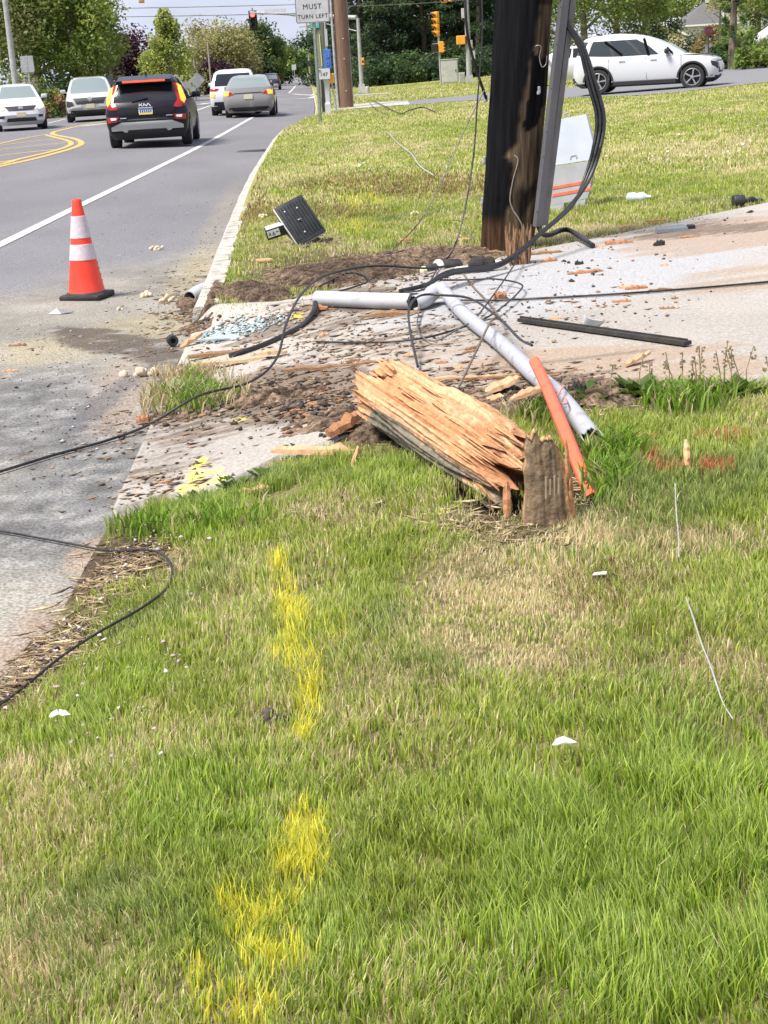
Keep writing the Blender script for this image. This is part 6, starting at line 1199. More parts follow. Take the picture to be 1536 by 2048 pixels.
MB().box(lc - nrm * .022, (l1 + .004, l2 + .004, .022), M3, bev=.008).build('housing', lg, lr, smooth=35); MB().box(lc, (l1 - .006, l2 - .006, .022), M3, bev=.005).build('lamp_plate', hd, lr, smooth=35)
for i in range(9):
    yy = (-.42 + .105 * i) * l2; MB().box(lc + M3 @ Vector((-.01 * l1, yy, .017)), (l1 * .82, .0075, .016), M3, bev=.002).build('cooling_fin', hd, lr)
for sx, sy in ((-.25, -.1), (-.3, .30), (.30, .12)): MB().lathe([(.007, 0), (.007, .006), (.004, .008)], 10, lc + M3 @ Vector((sx * l1, sy * l2, .022)), M3).build('screw', lg, lr)
wedge = MB(); q0 = lc + M3 @ Vector((-.48 * l1, .49 * l2, -.02)); q1 = lc + M3 @ Vector((.48 * l1, .49 * l2, -.02)); q2 = lc + M3 @ Vector((.0, .49 * l2, -.10)); wedge.prism([q0, q1, q2], M3 @ Vector((0, -.08, 0))); wedge.build('rear_housing', hd, lr)
pe = P(532, 469, Cn.y - .02) - lr.location; pi_ = P(602, 446, Cn.y + .02) - lr.location; ar = MB(); ar.bar(pi_, pe, .07, .085, up=Vector((.25, -.25, 1))); ar.build('arm', hd, lr)
am = (pi_ - pe).normalized(); tp = MB(); tp.bar(pi_ + Vector((0, 0, .046)), pe + Vector((0, 0, .046)), .074, .008, up=Vector((.25, -.25, 1))); tp.build('arm_cap', lg, lr)
st_c = pe + am * .062; fwd = Vector((.12, -1, -.1)); xa = am; yn = (fwd - xa * fwd.dot(xa)).normalized(); za = xa.cross(yn).normalized()
if za.z < 0: za = -za
M4 = Matrix((xa, za, yn)).transposed()
fc = st_c + yn * .0445
lab = MB().box(fc, (.105, .055, .003), M4).build('warning_label', mat('label_white', (.60, .61, .56), None, rough=.5), lr)
ic = MB(); 
def ln(a, b, w=.004): ic.bar(fc + M4 @ Vector((a[0], a[1], .002)), fc + M4 @ Vector((b[0], b[1], .002)), w, .002, up=yn)
ln((-.012, -.014), (.0, .014)); ln((.0, .014), (.012, -.014)); ln((-.012, -.014), (.012, -.014)); ln((0, -.008), (0, .004), .003); ln((.020, .004), (.044, .006), .007); ln((-.044, -.014), (-.036, .010)); ln((-.036, .010), (-.026, .012)); ln((-.026, .012), (-.026, -.002)); ln((-.026, -.002), (-.036, -.004)); ln((-.030, -.004), (-.024, -.016)); ic.build('label_symbols', rub, lab)
# white barricade sign behind the pole
sgY = gp(1140, 425).y + .25; tl = lambda x, y: P(x, y, sgY + (420 - y) * .0012)
sr = thing('folding_barricade', at(1140, sgY, 420), 'white folding barricade panel with orange stripes behind the burnt pole', 'barricade'); shw = mat('barricade_white', (.46, .50, .56), (.54, .58, .63), 3, .45); shg = mat('barricade_grey', (.30, .31, .31), (.38, .39, .38), 4, .5); ors = mat('barricade_orange', (.72, .10, .05), (.78, .16, .09), 14, .5)
thk = Vector((.02, .035, 0))
MB().prism([tl(1102, 242), tl(1172, 228), tl(1186, 285), tl(1190, 318), tl(1100, 332)], thk).build('upper_panel', shw, sr, world=True); MB().prism([tl(1098, 334), tl(1190, 320), tl(1181, 372), tl(1175, 396), tl(1098, 412)], thk).build('lower_panel', shg, sr, world=True)
lp_ = MB(); lp_.prism([tl(1100, 412), tl(1128, 406), tl(1126, 428), tl(1106, 432)], thk); lp_.build('leg', shg, sr, world=True); MB().prism([tl(1150, 402), tl(1172, 398), tl(1168, 412), tl(1152, 416)], thk).build('leg', shg, sr, world=True)
fr_ = Vector((0, -.003, 0))
for y0 in (371, 386): MB().prism([tl(1105, y0 + 2) + fr_, tl(1182, y0 - 12) + fr_, tl(1181, y0 - 6) + fr_, tl(1104, y0 + 8) + fr_], (0, -.002, 0)).build('orange_stripe', ors, sr, world=True)
for x0, y0 in ((1133, 234), (1147, 319)): MB().tube(crom([tl(x0 - 6, y0), tl(x0 - 5, y0 - 6), tl(x0 + 5, y0 - 8), tl(x0 + 6, y0 - 2)], 4), .006, 6).build('handle', shg, sr, world=True)
# storm drain
dr = gp(506, 302); dn = thing('storm_drain', dr, 'iron storm drain grate in the gutter beside the kerb', 'drain'); gr_ = MB()
for i in range(11): gr_.box((-.30 + .06 * i, 0, .006), (.026, .62, .012))
for yy in (-.31, 0, .31): gr_.box((0, yy, .007), (.66, .03, .010))
gr_.build('grate', mat('cast_iron', (.045, .042, .04), (.09, .08, .075), 20, .7), dn); MB().box((0, 0, .0035), (.64, .60, .002)).build('drain_opening', inside, dn)

# ------------------------------------------------------------------ weeds at the slab edge
leafm = MATS['grass_blade']
def weed(px_, py_, n, r, h, seed, lb, stems=0, sh=.2):
    rng = np.random.default_rng(seed); c = gp(px_, py_); root = thing('weed_plant', c, lb, 'weed', 'leafy weeds along the driveway edge'); V = []; lp = []; st = []; C = []
    for i in range(n):
        a = rng.random() * 6.28; q = r * rng.random() ** .6; b = np.array([math.cos(a) * q * .5, math.sin(a) * q * .5, .0]); L_ = r * (.35 + .5 * rng.random()); el = .25 + .9 * rng.random(); d = np.array([math.cos(a) * math.cos(el), math.sin(a) * math.cos(el), math.sin(el)]); sd_ = np.array([-math.sin(a), math.cos(a), 0]); w_ = L_ * (.16 + .12 * rng.random())
        k = len(V) ; pts = [b, b + d * L_ * .5 + sd_ * w_, b + d * L_ + np.array([0, 0, -.02]), b + d * L_ * .5 - sd_ * w_]; V += [p + np.array([0, 0, h * .4 * rng.random()]) for p in pts] if False else pts
        lp += [k, k + 1, k + 2, k + 3]; st.append(k); col = np.array([.085, .16, .03]) * (.6 + .8 * rng.random()) + np.array([.03, .02, 0]) * rng.random(); C += [col] * 4
    o = raw_mesh('leaves', np.array(V), np.array(lp), np.array(st), leafm, np.array(C)); o.parent = root
    if stems:
        rd_ = random.Random(seed)
        for i in range(stems):
            mb = MB(); x, y = rd_.uniform(-r, r), rd_.uniform(-r, r) * .4; hh = sh * rd_.uniform(.6, 1.1); e = Vector((x + rd_.uniform(-.03, .03), y, hh)); mb.tube([(x, y, 0), (x, y, hh * .5), e], .0022, 4)
            for k in range(7): mb.box(e + Vector((rd_.uniform(-.01, .01), rd_.uniform(-.008, .008), -rd_.random() * hh * .4)), (.008, .005, .008))
            mb.build('seed_stalk', mat('stalk', (.22, .18, .10), (.34, .27, .16), 30, .8), root)
weed(1195, 800, 60, .12, .1, 1, 'low leafy weed right of the torn grey pipe end'); weed(1285, 788, 110, .14, .12, 2, 'dense leafy weed with thin brown stalks at the driveway edge', 5, .19); weed(1350, 800, 110, .14, .12, 3, 'dark leafy weed beside the dense stalky one'); weed(1425, 795, 90, .14, .12, 4, 'leafy weed with feathery stalks near the right edge', 7, .20); weed(1480, 788, 70, .12, .12, 5, 'smallest leafy weed at the right end of the driveway edge', 5, .18)
weed(470, 975, 70, .09, .08, 6, 'leafy weed under the yellow paint mark on the slab'); weed(600, 905, 50, .08, .1, 7, 'leafy weed beside the long pale splinter'); weed(540, 955, 60, .09, .1, 8, 'creeping weed at the driveway corner'); weed(395, 1005, 60, .09, .08, 9, 'dark weed at the front edge of the slab')
for i, (cx, cy, rr_, lb) in enumerate(((1235, 905, 60, 'thick grass tuft right of the torn grey pipe'), (1215, 965, 50, 'tall grass tuft beside the foot of the orange guard'), (1380, 800, 90, 'bright grass tuft between the leafy weeds'), (300, 1052, 90, 'dark green grass tuft at the driveway front corner'), (430, 1035, 110, 'dark green grass tuft below the slab edge'))):
    tuft('grass_tuft', cx, cy, rr_, 24, 420 if i < 3 else 230, .075 if i < 3 else .05, 20 + i, .12, lb)
# ------------------------------------------------------------------ poles, signs and signals
pole_w = mat('brown_pole_wood', (.11, .062, .038), (.21, .125, .08), 16, .85, .5, stretch=(3, 3, .12)); pole_g = mat('greenish_pole_wood', (.12, .13, .085), (.20, .205, .14), 16, .85, .5, stretch=(3, 3, .12)); far_w = mat('weathered_pole', (.20, .18, .15), (.34, .31, .27), 12, .85, .2, stretch=(2, 2, .2)); lampp = mat('grey_lamp_pole', (.30, .30, .29), (.42, .42, .41), 6, .5, metal=.2)
sig_y = mat('signal_yellow', (.72, .30, .025), (.80, .36, .04), 4, .5); sig_b = mat('signal_black', (.012, .012, .012), None, rough=.5); sign_bk = mat('sign_back', (.30, .31, .31), (.40, .41, .41), 8, .5, metal=.3); sign_w = mat('sign_white', (.40, .40, .43), (.48, .48, .51), 6, .45); ink = mat('sign_ink', (.014, .014, .016), None, rough=.5)
UPZ = Vector((0, 0, 1))
def pole(mb, base, h, r0, r1, n=20, lean=(0, 0)):
    b = Vector(base); mb.tube([b - UPZ * .15, b + UPZ * .02] + [b + Vector((lean[0] * t, lean[1] * t, h * t)) for t in (.12, .25, .5, .75, 1)], [r0 * 1.05, r0] + [r0 + (r1 - r0) * t for t in (.12, .25, .5, .75, 1)], n); return mb
# brown pole with its guards
bp = gp(692, 216); bpr = thing('utility_pole', bp, 'stout brown wooden utility pole beside the white mailbox', 'utility pole')
mb = MB(); pole(mb, (0, 0, 0), 9.5, .262, .215, 28, (.02, 0)); mb.build('pole_shaft', pole_w, bpr, smooth=40)
mb = MB(); mb.bar((.265, -.06, .0), (.245, -.05, 9.0), .035, .03); mb.build('ground_moulding', far_w, bpr); mb = MB(); mb.tube([(-.27, -.16, 0), (-.30, -.16, 1.2), (-.31, -.14, 3), (-.28, -.1, 9)], .045, 10); mb.build('riser_conduit', lampp, bpr, smooth=50)
mb = MB()
for z in (.6, 1.7, 2.4): mb.lathe([(.025, 0), (.025, .012), (.01, .02)], 8, (.05, -.262 + .005 * z, z), Matrix.Rotation(math.pi / 2, 3, 'X'))
mb.build('pole_bolt', lampp, bpr)
gm = at(675, 50.5, 190); gmr = thing('guy_marker', gm, 'orange marker box on a grey stake at the brown pole foot', 'marker'); MB().tube([(-.06, 0, 0), (-.16, 0, .95)], .03, 8).build('stake', lampp, gmr, smooth=50); MB().box((-.17, -.02, 1.10), (.20, .14, .32), bev=.03).build('marker_box', mat('marker_amber', (.62, .30, .04), (.74, .40, .07), 8, .5), gmr)
# green-grey pole behind the mailbox
g2 = at(650, 62, 200); g2r = thing('utility_pole', g2, 'mossy green-grey wooden pole behind the sign and mailbox', 'utility pole'); mb = MB(); pole(mb, (0, 0, 0), 10, .24, .20, 24); mb.build('pole_shaft', pole_g, g2r, smooth=40)
mk = MB(); mk.bar((-.02, -.245, 1.55), (-.05, -.24, 2.75), .06, .02); mk.build('yellow_reflector_strip', mat('pale_yellow', (.62, .66, .30), (.72, .74, .42), 8, .5), g2r); mk = MB(); mk.box((-.20, -.25, 3.25), (.34, .02, .52), bev=.008); pt = mk.build('teal_tag', mat('teal_tag', (.05, .36, .34), (.08, .42, .40), 8, .5), g2r)
mk = MB()
for i, z in enumerate((3.42, 3.36, 3.17, 3.10)): mk.box((-.20 + .01 * (i % 2), -.262, z), (.22 - .04 * (i % 2), .006, .03))
mk.build('tag_lettering', sign_w, pt)
# slim steel post with the blue tag
b2 = at(661, 57, 210); b2r = thing('route_sign_post', b2, 'thin steel post with white and blue tags between the two wooden poles', 'sign post'); mb = MB(); mb.tube([(0, 0, -.1), (-.02, 0, 5.0)], .035, 8); mb.build('post', galv, b2r, smooth=50); MB().box((.0, -.045, 1.75), (.26, .02, .70), bev=.01).build('blue_plate', mat('sign_blue', (.04, .14, .50), (.06, .18, .58), 6, .5), b2r); MB().box((.0, -.045, 2.50), (.10, .02, .60)).build('white_plate', sign_w, b2r); MB().box((.0, -.045, 4.3), (.12, .02, 1.6)).build('white_plate', sign_w, b2r)
mb = MB(); 
for x0, z0, x1, z1 in ((-.06, 1.95, -.06, 1.82), (-.06, 1.82, .05, 1.82), (.05, 1.82, .05, 1.95), (-.05, 1.56, .05, 1.56), (.05, 1.56, .05, 1.66), (.05, 1.66, -.05, 1.66), (-.05, 1.66, -.05, 1.56)): mb.bar((x0, -.060, z0), (x1, -.060, z1), .008, .03, up=(0, -1, 0))
mb.build('plate_symbols', sign_w, b2r)
# MUST TURN LEFT
sp0 = gp(641, 244); sgr = thing('lane_sign', sp0, 'white road sign reading MUST TURN LEFT on a steel post', 'road sign')
mb = MB(); mb.box((0, 0, 1.75), (.032, .05, 3.9)); mb.box((-.03, .012, 1.75), (.03, .012, 3.9)); mb.box((.03, .012, 1.75), (.03, .012, 3.9)); mb.build('post', mat('green_grey_post', (.20, .23, .21), (.30, .33, .31), 8, .5, metal=.3), sgr)
def rrect(w_, h_, r, n=6): return [(sx * (w_ / 2 - r) + r * math.cos(a0 + a * math.pi / 2 / n), sz * (h_ / 2 - r) + r * math.sin(a0 + a * math.pi / 2 / n)) for sx, sz, a0 in ((1, 1, 0), (-1, 1, math.pi / 2), (-1, -1, math.pi), (1, -1, 1.5 * math.pi)) for a in range(n + 1)]
sc_z = 3.16; MB().prism([(x - .02, -.035, z + sc_z) for x, z in rrect(.92, 1.08, .05)], (0, .006, 0)).build('sign_face', sign_w, sgr)
o1 = rrect(.90, 1.06, .045); o2 = rrect(.875, 1.035, .035); n_ = len(o1); mb = MB(); vs = [(x - .02, -.037, z + sc_z) for x, z in o1] + [(x - .02, -.037, z + sc_z) for x, z in o2]; mb.add(vs, [(i, (i + 1) % n_, n_ + (i + 1) % n_, n_ + i) for i in range(n_)]); mb.build('sign_border', ink, sgr)
RX = Matrix.Rotation(math.pi / 2, 4, 'X')
for body, z, s in (('LEFT', .36, .19), ('LANE', .13, .19), ('MUST', -.125, .19), ('TURN LEFT', -.375, .150)): text_mesh(body, s, ink, sgr, Matrix.Translation((-.02, -.039, sc_z + z)) @ RX, .0012, 'lettering', 1.12)
# mailbox
mbp = at(654, 50.5, 215); mr = thing('mailbox', mbp, 'white mailbox numbered 147 on a moulded white post', 'mailbox'); wh = mat('mailbox_white', (.46, .47, .48), (.54, .55, .56), 4, .35)
pr_ = [(-.24, 1.10), (.22, 1.10), (.22, 1.40), (.18, 1.43), (-.20, 1.43), (-.24, 1.40)]; MB().prism([(x - .05, -.20, z) for x, z in pr_], (0, .55, 0)).build('mailbox_body', wh, mr); MB().box((-.19, -.215, 1.375), (.14, .02, .02)).build('door_tab', rub, mr)
MB().lathe([(.13, 0), (.13, .32), (.10, .36), (.085, .40), (.085, .92), (.14, 1.09)], 4, (.03, 0, 0), Matrix.Rotation(math.pi / 4, 3, 'Z')).build('post', wh, mr); text_mesh('147', .17, ink, mr, Matrix.Translation((-.03, -.204, 1.24)) @ RX, .002, 'house_number', 1.0); MB().box((.205, .0, 1.35), (.02, .10, .22), bev=.004).build('flag', rub, mr)
m2 = at(648, 52.5, 212); m2r = thing('newspaper_post', m2, 'black post with a dark tube standing behind the white mailbox', 'post'); MB().box((0, 0, .26), (.14, .14, .52), bev=.01).build('base_sleeve', rub, m2r); MB().bar((0, 0, .5), (0, 0, 1.1), .10, .03, up=(0, 1, 0)).build('post', rub, m2r)
# signal heads
def head(parent, c, n, face, rot, m, lit=None, s=.33, dark=True):
    """signal head: N stacked sections, facing horizontal direction ROT (radians, 0 = towards the camera)"""
    M3 = Matrix.Rotation(rot, 3, 'Z'); c = Vector(c)
    for i in range(n):
        z = (n - 1) / 2 * s - i * s; h = MB().box(c + M3 @ Vector((0, 0, z)), (s * .98, .20, s * .97), M3, bev=.03).build('signal_section', m, parent, smooth=30)
        R3 = M3 @ Matrix.Rotation(math.pi / 2, 3, 'X'); v_ = MB(); nn_ = 14; pts = []
        for k in range(nn_ + 1):
            a = -.35 + (math.pi + .7) * k / nn_
            for r, d in ((.145, .10), (.145, .10 + .26 * (.35 + .65 * max(0, math.sin(a)))), (.135, .10 + .26 * (.35 + .65 * max(0, math.sin(a)))), (.135, .10)): pts.append(c + M3 @ Vector((r * math.cos(a), -d, z + r * math.sin(a))))
        fs = [(k * 4 + q, k * 4 + (q + 1) % 4, k * 4 + 4 + (q + 1) % 4, k * 4 + 4 + q) for k in range(nn_) for q in range(4)] + [(3, 2, 1, 0), tuple(range(nn_ * 4, nn_ * 4 + 4))]
        v_.add(pts, fs); v_.build('visor', m if not dark else m, h); lm = sig_b
        if lit is not None and i == lit[0]: lm = lit[1]
        MB().lathe([(.132, .098), (.132, .106), (.09, .125), (.02, .132)], 20, c + M3 @ Vector((0, 0, z)), R3).build('lens', lm, h, smooth=50)
red_on = mat('red_signal_on', (1, .05, .03), None, rough=.3, emit=5.0)
# red hanging signal with its mast arm
SY = 95; hp = P(506, 41, SY); sm_r = thing('traffic_signal', Vector((hp.x, SY, hp.z + .9)), 'traffic signal showing red hanging over the road', 'traffic signal'); dz = hp - sm_r.location
head(sm_r, dz, 3, 1, 0, mat('signal_red_housing', (.02, .018, .016), None, rough=.5), (0, red_on)); MB().tube([dz + Vector((0, 0, .5)), dz + Vector((0, 0, .72))], .05, 8).build('hanger', galv, sm_r)
MB().box(dz + Vector((0, .13, 0)), (.5, .02, 1.15)).build('backplate', sig_b, sm_r)
am_a, am_b = P(500, 24.5, SY - 1), P(713, 35, 88); ar_ = thing('signal_mast_arm', am_b, 'long grey mast arm carrying the red signal and a street name board', 'mast arm'); ab = am_a - am_b
MB().tube([ab, Vector((0, 0, 0))], [.05, .12], 10).build('arm', lampp, ar_, smooth=50); q0, q1 = P(562, 26, SY - 2) - am_b, P(713, 62, 88) - am_b; MB().tube([q0, q1], .03, 8).build('brace', lampp, ar_, smooth=50)
sb0, sb1 = P(530, 22, SY - 2.4) - am_b, P(570, 21, SY - 3.5) - am_b; MB().bar(sb0, sb1, .04, .22).build('street_name_board', mat('board_grey', (.34, .34, .36), (.44, .44, .46), 6, .5), ar_)
# the back of another head at the top of the frame
hp = P(282, -8, 92); h2 = thing('traffic_signal', Vector((hp.x, 92, hp.z)), 'back of a tan signal head poking down from the top of the view', 'traffic signal'); head(h2, (0, 0, .1), 3, 1, math.pi, mat('signal_tan', (.42, .27, .12), (.50, .33, .16), 5, .5)); MB().tube([(0, 0, .6), (0, 0, 1.4)], .05, 8).build('hanger', galv, h2)
# left-hand cluster
def simple_sign(px, Y, py_base, z0, z1, w_, h_, lb, shape='rect', cat='sign', grp='blank backs of road signs on the left'):
    b = at(px, Y, py_base); r = thing('road_sign', b, lb, cat, grp); MB().box((0, 0, z1 / 2 - .05), (.06, .06, z1 + .1)).build('post', galv, r)
    if shape == 'rect': MB().prism([(x, -.05, z + z0) for x, z in rrect(w_, h_, .04)], (0, .015, 0)).build('sign_panel', sign_bk, r)
    elif shape == 'dia': MB().prism([(x, -.05, z + z0) for x, z in ((0, h_ / 2), (-w_ / 2, 0), (0, -h_ / 2), (w_ / 2, 0))], (0, .015, 0)).build('sign_panel', sign_bk, r)
    elif shape == 'tri': MB().prism([(x, -.05, z + z0) for x, z in ((-w_ / 2, h_ / 2), (0, -h_ / 2), (w_ / 2, h_ / 2))], (0, .015, 0)).build('sign_panel', sign_bk, r)
    MB().box((0, -.055, z0), (.04, .008, h_ * .9)).build('post_strap', lampp, r); return r
simple_sign(62, 66, 190, 2.35, 2.7, .54, .66, 'large blank square sign back right of the grey lamp pole')
simple_sign(218, 84, 190, 1.55, 1.9, .60, .62, 'blank square sign back left of the purple tree')
simple_sign(351, 92, 190, 1.35, 1.6, .46, .44, 'small blank square sign back left of the grey diamond sign')
simple_sign(375, 92, 188, 1.05, 1.3, .52, .40, 'wide low blank sign back just left of the diamond sign')
simple_sign(397, 95, 186, 1.30, 1.5, .95, .95, 'grey diamond sign back among the small signs', 'dia'); simple_sign(388, 90, 188, .72, 1.1, .40, .46, 'small pointed sign below the diamond sign', 'tri')
lp = at(34, 72, 190); lr_ = thing('lamp_pole', lp, 'grey tapered lamp pole at the far left', 'lamp pole'); mb = MB(); pole(mb, (0, 0, 0), 8.5, .16, .09, 16, (-.05, 0)); mb.build('pole_shaft', lampp, lr_, smooth=50); mb = MB(); mb.tube(crom([(0, 0, 7.8), (.9, 0, 8.3), (1.9, 0, 8.5), (2.6, 0, 8.55)], 5), .04, 8); mb.build('bracket_arm', lampp, lr_, smooth=50); MB().box((2.75, 0, 8.55), (.5, .18, .10), bev=.03).build('lamp_head', lampp, lr_)
pp = at(185, 98, 190); pr2 = thing('pedestrian_signal', pp, 'yellow pedestrian signal pair on a slim pole above the silver car', 'pedestrian signal'); MB().tube([(0, 0, -.1), (0, 0, 2.9)], .05, 10).build('pole', galv, pr2, smooth=50)
for sx, z in ((-.20, 2.15), (.18, 1.95)): q = MB().box((sx, -.12, z), (.32, .22, .45), bev=.03).build('signal_box', sig_y, pr2); MB().box((sx, -.235, z), (.24, .01, .34)).build('signal_face', sig_b, q)
for px_, Y, y0, h, r, lb in ((393, 130, 175, 3.9, .06, 'thin pale pole in front of the fresh green tree'), (424, 118, 188, 4.0, .075, 'slim bare wooden pole leaning slightly right of the diamond sign'), (461, 150, 170, 4.2, .06, 'thin pale pole standing in the tan-olive tree'), (514, 175, 160, 3.2, .11, 'short far utility pole with one crossarm under the red signal')):
    b = at(px_, Y, y0); r0 = thing('thin_pole', b, lb, 'pole', 'thin poles along the far road'); mb = MB(); pole(mb, (0, 0, 0), h, r, r * .8, 10); mb.build('pole_shaft', far_w, r0, smooth=50)
    if r > .1: MB().bar((-.75, 0, h - .1), (.75, 0, h + .05), .08, .10).build('crossarm', far_w, r0)
for px_, Y, h, lb in ((620, 210, 9.6, 'tall far utility pole with many crossarms just left of the sign post'), (611, 260, 8.2, 'middle far utility pole left of the tall one'), (594, 340, 7.2, 'smallest far utility pole on the horizon'), (603, 420, 6.8, 'faintest far pole between the two utility poles')):
    b = at(px_, Y); r0 = thing('far_utility_pole', b, lb, 'utility pole', 'far utility poles on the horizon'); mb = MB(); pole(mb, (0, 0, 0), h, .13, .09, 8); mb.build('pole_shaft', far_w, r0, smooth=50); mb = MB()
    for z in ((.97, .86, .76, .66) if Y < 230 else (.96, .84)): mb.bar((-1.0, 0, h * z), (1.0, 0, h * z + .06), .09, .10)
    mb.build('crossarm', far_w, r0)
hs = at(588, 240, 150)
# distant grey building at the bend
fh = thing('distant_house', at(587, 235), 'small hazy grey house at the far end of the road', 'house'); wl_ = mat('grey_siding', (.40, .40, .41), (.48, .48, .49), 4, .8); rf_ = mat('grey_shingle', (.20, .20, .22), (.30, .30, .32), 14, .9)
MB().box((.4, 0, .9), (4.6, 5, 2.2)).build('wall', wl_, fh); MB().prism([(-2.6, -2.7, 1.9), (.4, -2.7, 3.5), (3.3, -2.7, 1.9)], (0, 5.4, 0)).build('roof', rf_, fh); w0 = MB().box((1.6, -2.51, 1.0), (.9, .03, 1.1)).build('window', glass_d, fh); MB().box((-.9, -2.51, .8), (1.0, .03, 1.6)).build('door', mat('plate_white', (.66, .67, .66)), fh)
wsn = thing('road_sign', at(589, 180), 'pale sign on a thin post in front of the far grey house', 'sign'); MB().box((0, 0, 1.1), (.08, .08, 2.4)).build('post', galv, wsn); MB().box((0, -.06, 2.1), (.5, .03, .6)).build('sign_panel', sign_w, wsn)
# right: signal poles
def frus(mb, c, w0, w1, h): mb.add([(c[0] + sx * w0, c[1] + sy * w0, c[2]) for sx, sy in ((-1, -1), (1, -1), (1, 1), (-1, 1))] + [(c[0] + sx * w1, c[1] + sy * w1, c[2] + h) for sx, sy in ((-1, -1), (1, -1), (1, 1), (-1, 1))], [(3, 2, 1, 0), (4, 5, 6, 7), (0, 1, 5, 4), (1, 2, 6, 5), (2, 3, 7, 6), (3, 0, 4, 7)])
b = at(723, 88, 165); r0 = thing('signal_pole', b, 'pale steel signal pole in front of the evergreens beside the brown pole', 'signal pole'); mb = MB(); pole(mb, (0, 0, 0), 4.05, .13, .085, 14); mb.build('pole_shaft', lampp, r0, smooth=50); mb = MB(); frus(mb, (0, 0, -.1), .26, .16, .62); mb.build('base_cover', lampp, r0)
q = MB().box((.14, -.08, 1.72), (.16, .16, .40), bev=.03).build('push_button_box', sig_y, r0); MB().box((.14, -.165, 1.72), (.10, .01, .12)).build('button', sig_b, q)
b = at(734, 86, 168); st = thing('stub_post', b, 'short pale stub beside the two-armed signal pole', 'post'); MB().lathe([(.12, -.1), (.12, .30), (.09, .36), (.02, .38)], 14).build('post', lampp, st, smooth=40)
pad = gp(735, 173)
SYR = 92; b = at(882, SYR, 165); r0 = thing('traffic_signal', b, 'slim pole with a four-lens yellow signal above a pedestrian signal', 'traffic signal'); MB().tube([(0, 0, -.1), (-.03, 0, 2.9)], .06, 10).build('pole', lampp, r0, smooth=50)
head(r0, (-.10, 0, 3.45), 4, 1, -1.05, sig_y, s=.345); q = MB().box((.10, -.05, 2.15), (.30, .34, .62), bev=.03).build('pedestrian_box', sig_y, r0)
for z in (2.28, 2.10, 1.95): MB().box((.26, -.1, z), (.10, .30, .05)).build('hood_louvre', sig_y, q)
MB().box((-.28, -.02, 2.12), (.36, .30, .42), bev=.02).build('pedestrian_face', sig_b, r0)
for z in (2.36, 1.88): MB().bar((0, 0, z), (-.40, 0, z), .04, .04).build('bracket', lampp, r0)
b = at(900, 96, 165); r0 = thing('signal_cabinet', b, 'pale grey traffic signal cabinet in front of the evergreens', 'cabinet'); cabm = mat('cabinet_grey', (.38, .39, .37), (.48, .49, .46), 5, .55); MB().box((0, 0, .70), (1.02, .7, 1.40), bev=.03).build('cabinet_body', cabm, r0); MB().box((0, -.36, .72), (.92, .02, 1.26), bev=.008).build('door', cabm, r0); MB().box((.36, -.385, .75), (.04, .03, .14)).build('handle', rub, r0); MB().box((0, 0, 1.42), (1.10, .78, .05), bev=.015).build('cap', cabm, r0)
b = at(924, 95, 163); r0 = thing('signal_cabinet', b, 'small grey box between the cabinet and the tall signal pole', 'cabinet'); MB().box((0, 0, .28), (.36, .3, .62), bev=.02).build('cabinet_body', cabm, r0); MB().box((0, -.155, .28), (.30, .02, .5), bev=.005).build('door', lampp, r0)
b = at(939, 92, 163); r0 = thing('signal_pole', b, 'tall grey signal pole with amber pedestrian signal left of the burnt pole', 'signal pole'); mb = MB(); pole(mb, (0, 0, 0), 7.2, .165, .13, 16); mb.build('pole_shaft', lampp, r0, smooth=50); mb = MB(); frus(mb, (0, 0, -.1), .24, .18, .55); mb.build('base_cover', lampp, r0)
q = MB().box((-.42, -.12, 2.42), (.52, .34, .50), bev=.04).build('pedestrian_signal', sig_y, r0); MB().box((-.13, -.12, 2.42), (.05, .30, .42)).build('signal_face', sig_b, q); MB().bar((-.3, 0, 2.62), (0, 0, 2.66), .05, .05).build('bracket', lampp, q)
MB().box((.26, -.1, 1.55), (.26, .05, .46), bev=.02).build('white_notice', sign_w, r0); MB().box((.20, -.12, 2.18), (.12, .16, .40), bev=.02).build('push_button_box', lampp, r0); MB().tube([(0, 0, 4.55), (-1.2, 0, 5.6)], .07, 8).build('arm', lampp, r0, smooth=50); MB().box((-.22, -.14, 3.9), (.22, .16, .55), bev=.02).build('camera_box', cabm, r0)
head(r0, (-1.30, -.05, 5.05), 3, 1, -.8, sig_y, s=.345); head(r0, (-.92, -.02, 5.10), 3, 1, 1.2, sig_y, s=.345); MB().tube([(-1.3, 0, 5.62), (-1.3, 0, 5.3)], .05, 8).build('hanger', lampp, r0)
# concrete pad at the slim pole
pq = MB().box((0, 0, .03), (1.9, .8, .10), bev=.02).build('concrete_pad', conc); pq.location = at(745, 78, 172); tag(pq, 'low concrete pad at the foot of the two-armed signal pole', 'pad')

# ------------------------------------------------------------------ houses at right
sid = mat('pale_siding', (.52, .52, .50), (.60, .60, .58), 3, .8, stretch=(.2, .2, 9)); shg_ = mat('dark_shingle', (.085, .082, .085), (.15, .145, .15), 18, .95, .3); cre = mat('cream_siding', (.48, .42, .29), (.56, .50, .36), 3, .8, stretch=(.2, .2, 9)); fas = mat('white_fascia', (.66, .66, .65), None, rough=.6)
def window(r0, x, y, z, w_, h_): f_ = MB().box((x, y - .03, z), (w_, .08, h_)).build('window', fas, r0); MB().box((x, y - .08, z + h_ * .22), (w_ * .8, .02, h_ * .40)).build('pane', mat('window_glass', (.16, .20, .22), None, rough=.1), f_); MB().box((x, y - .08, z - h_ * .22), (w_ * .8, .02, h_ * .40)).build('pane', MATS['window_glass'], f_)
HY = 150; hb = at(1417, HY); hz_ = P(1417, 50, HY).z - hb.z; hr_ = thing('white_house', hb, 'white two-storey house with a dark hip roof behind the stop sign', 'house'); e_ = hz_
MB().box((0, 3, e_ / 2), (4.6, 6, e_)).build('wall', sid, hr_)
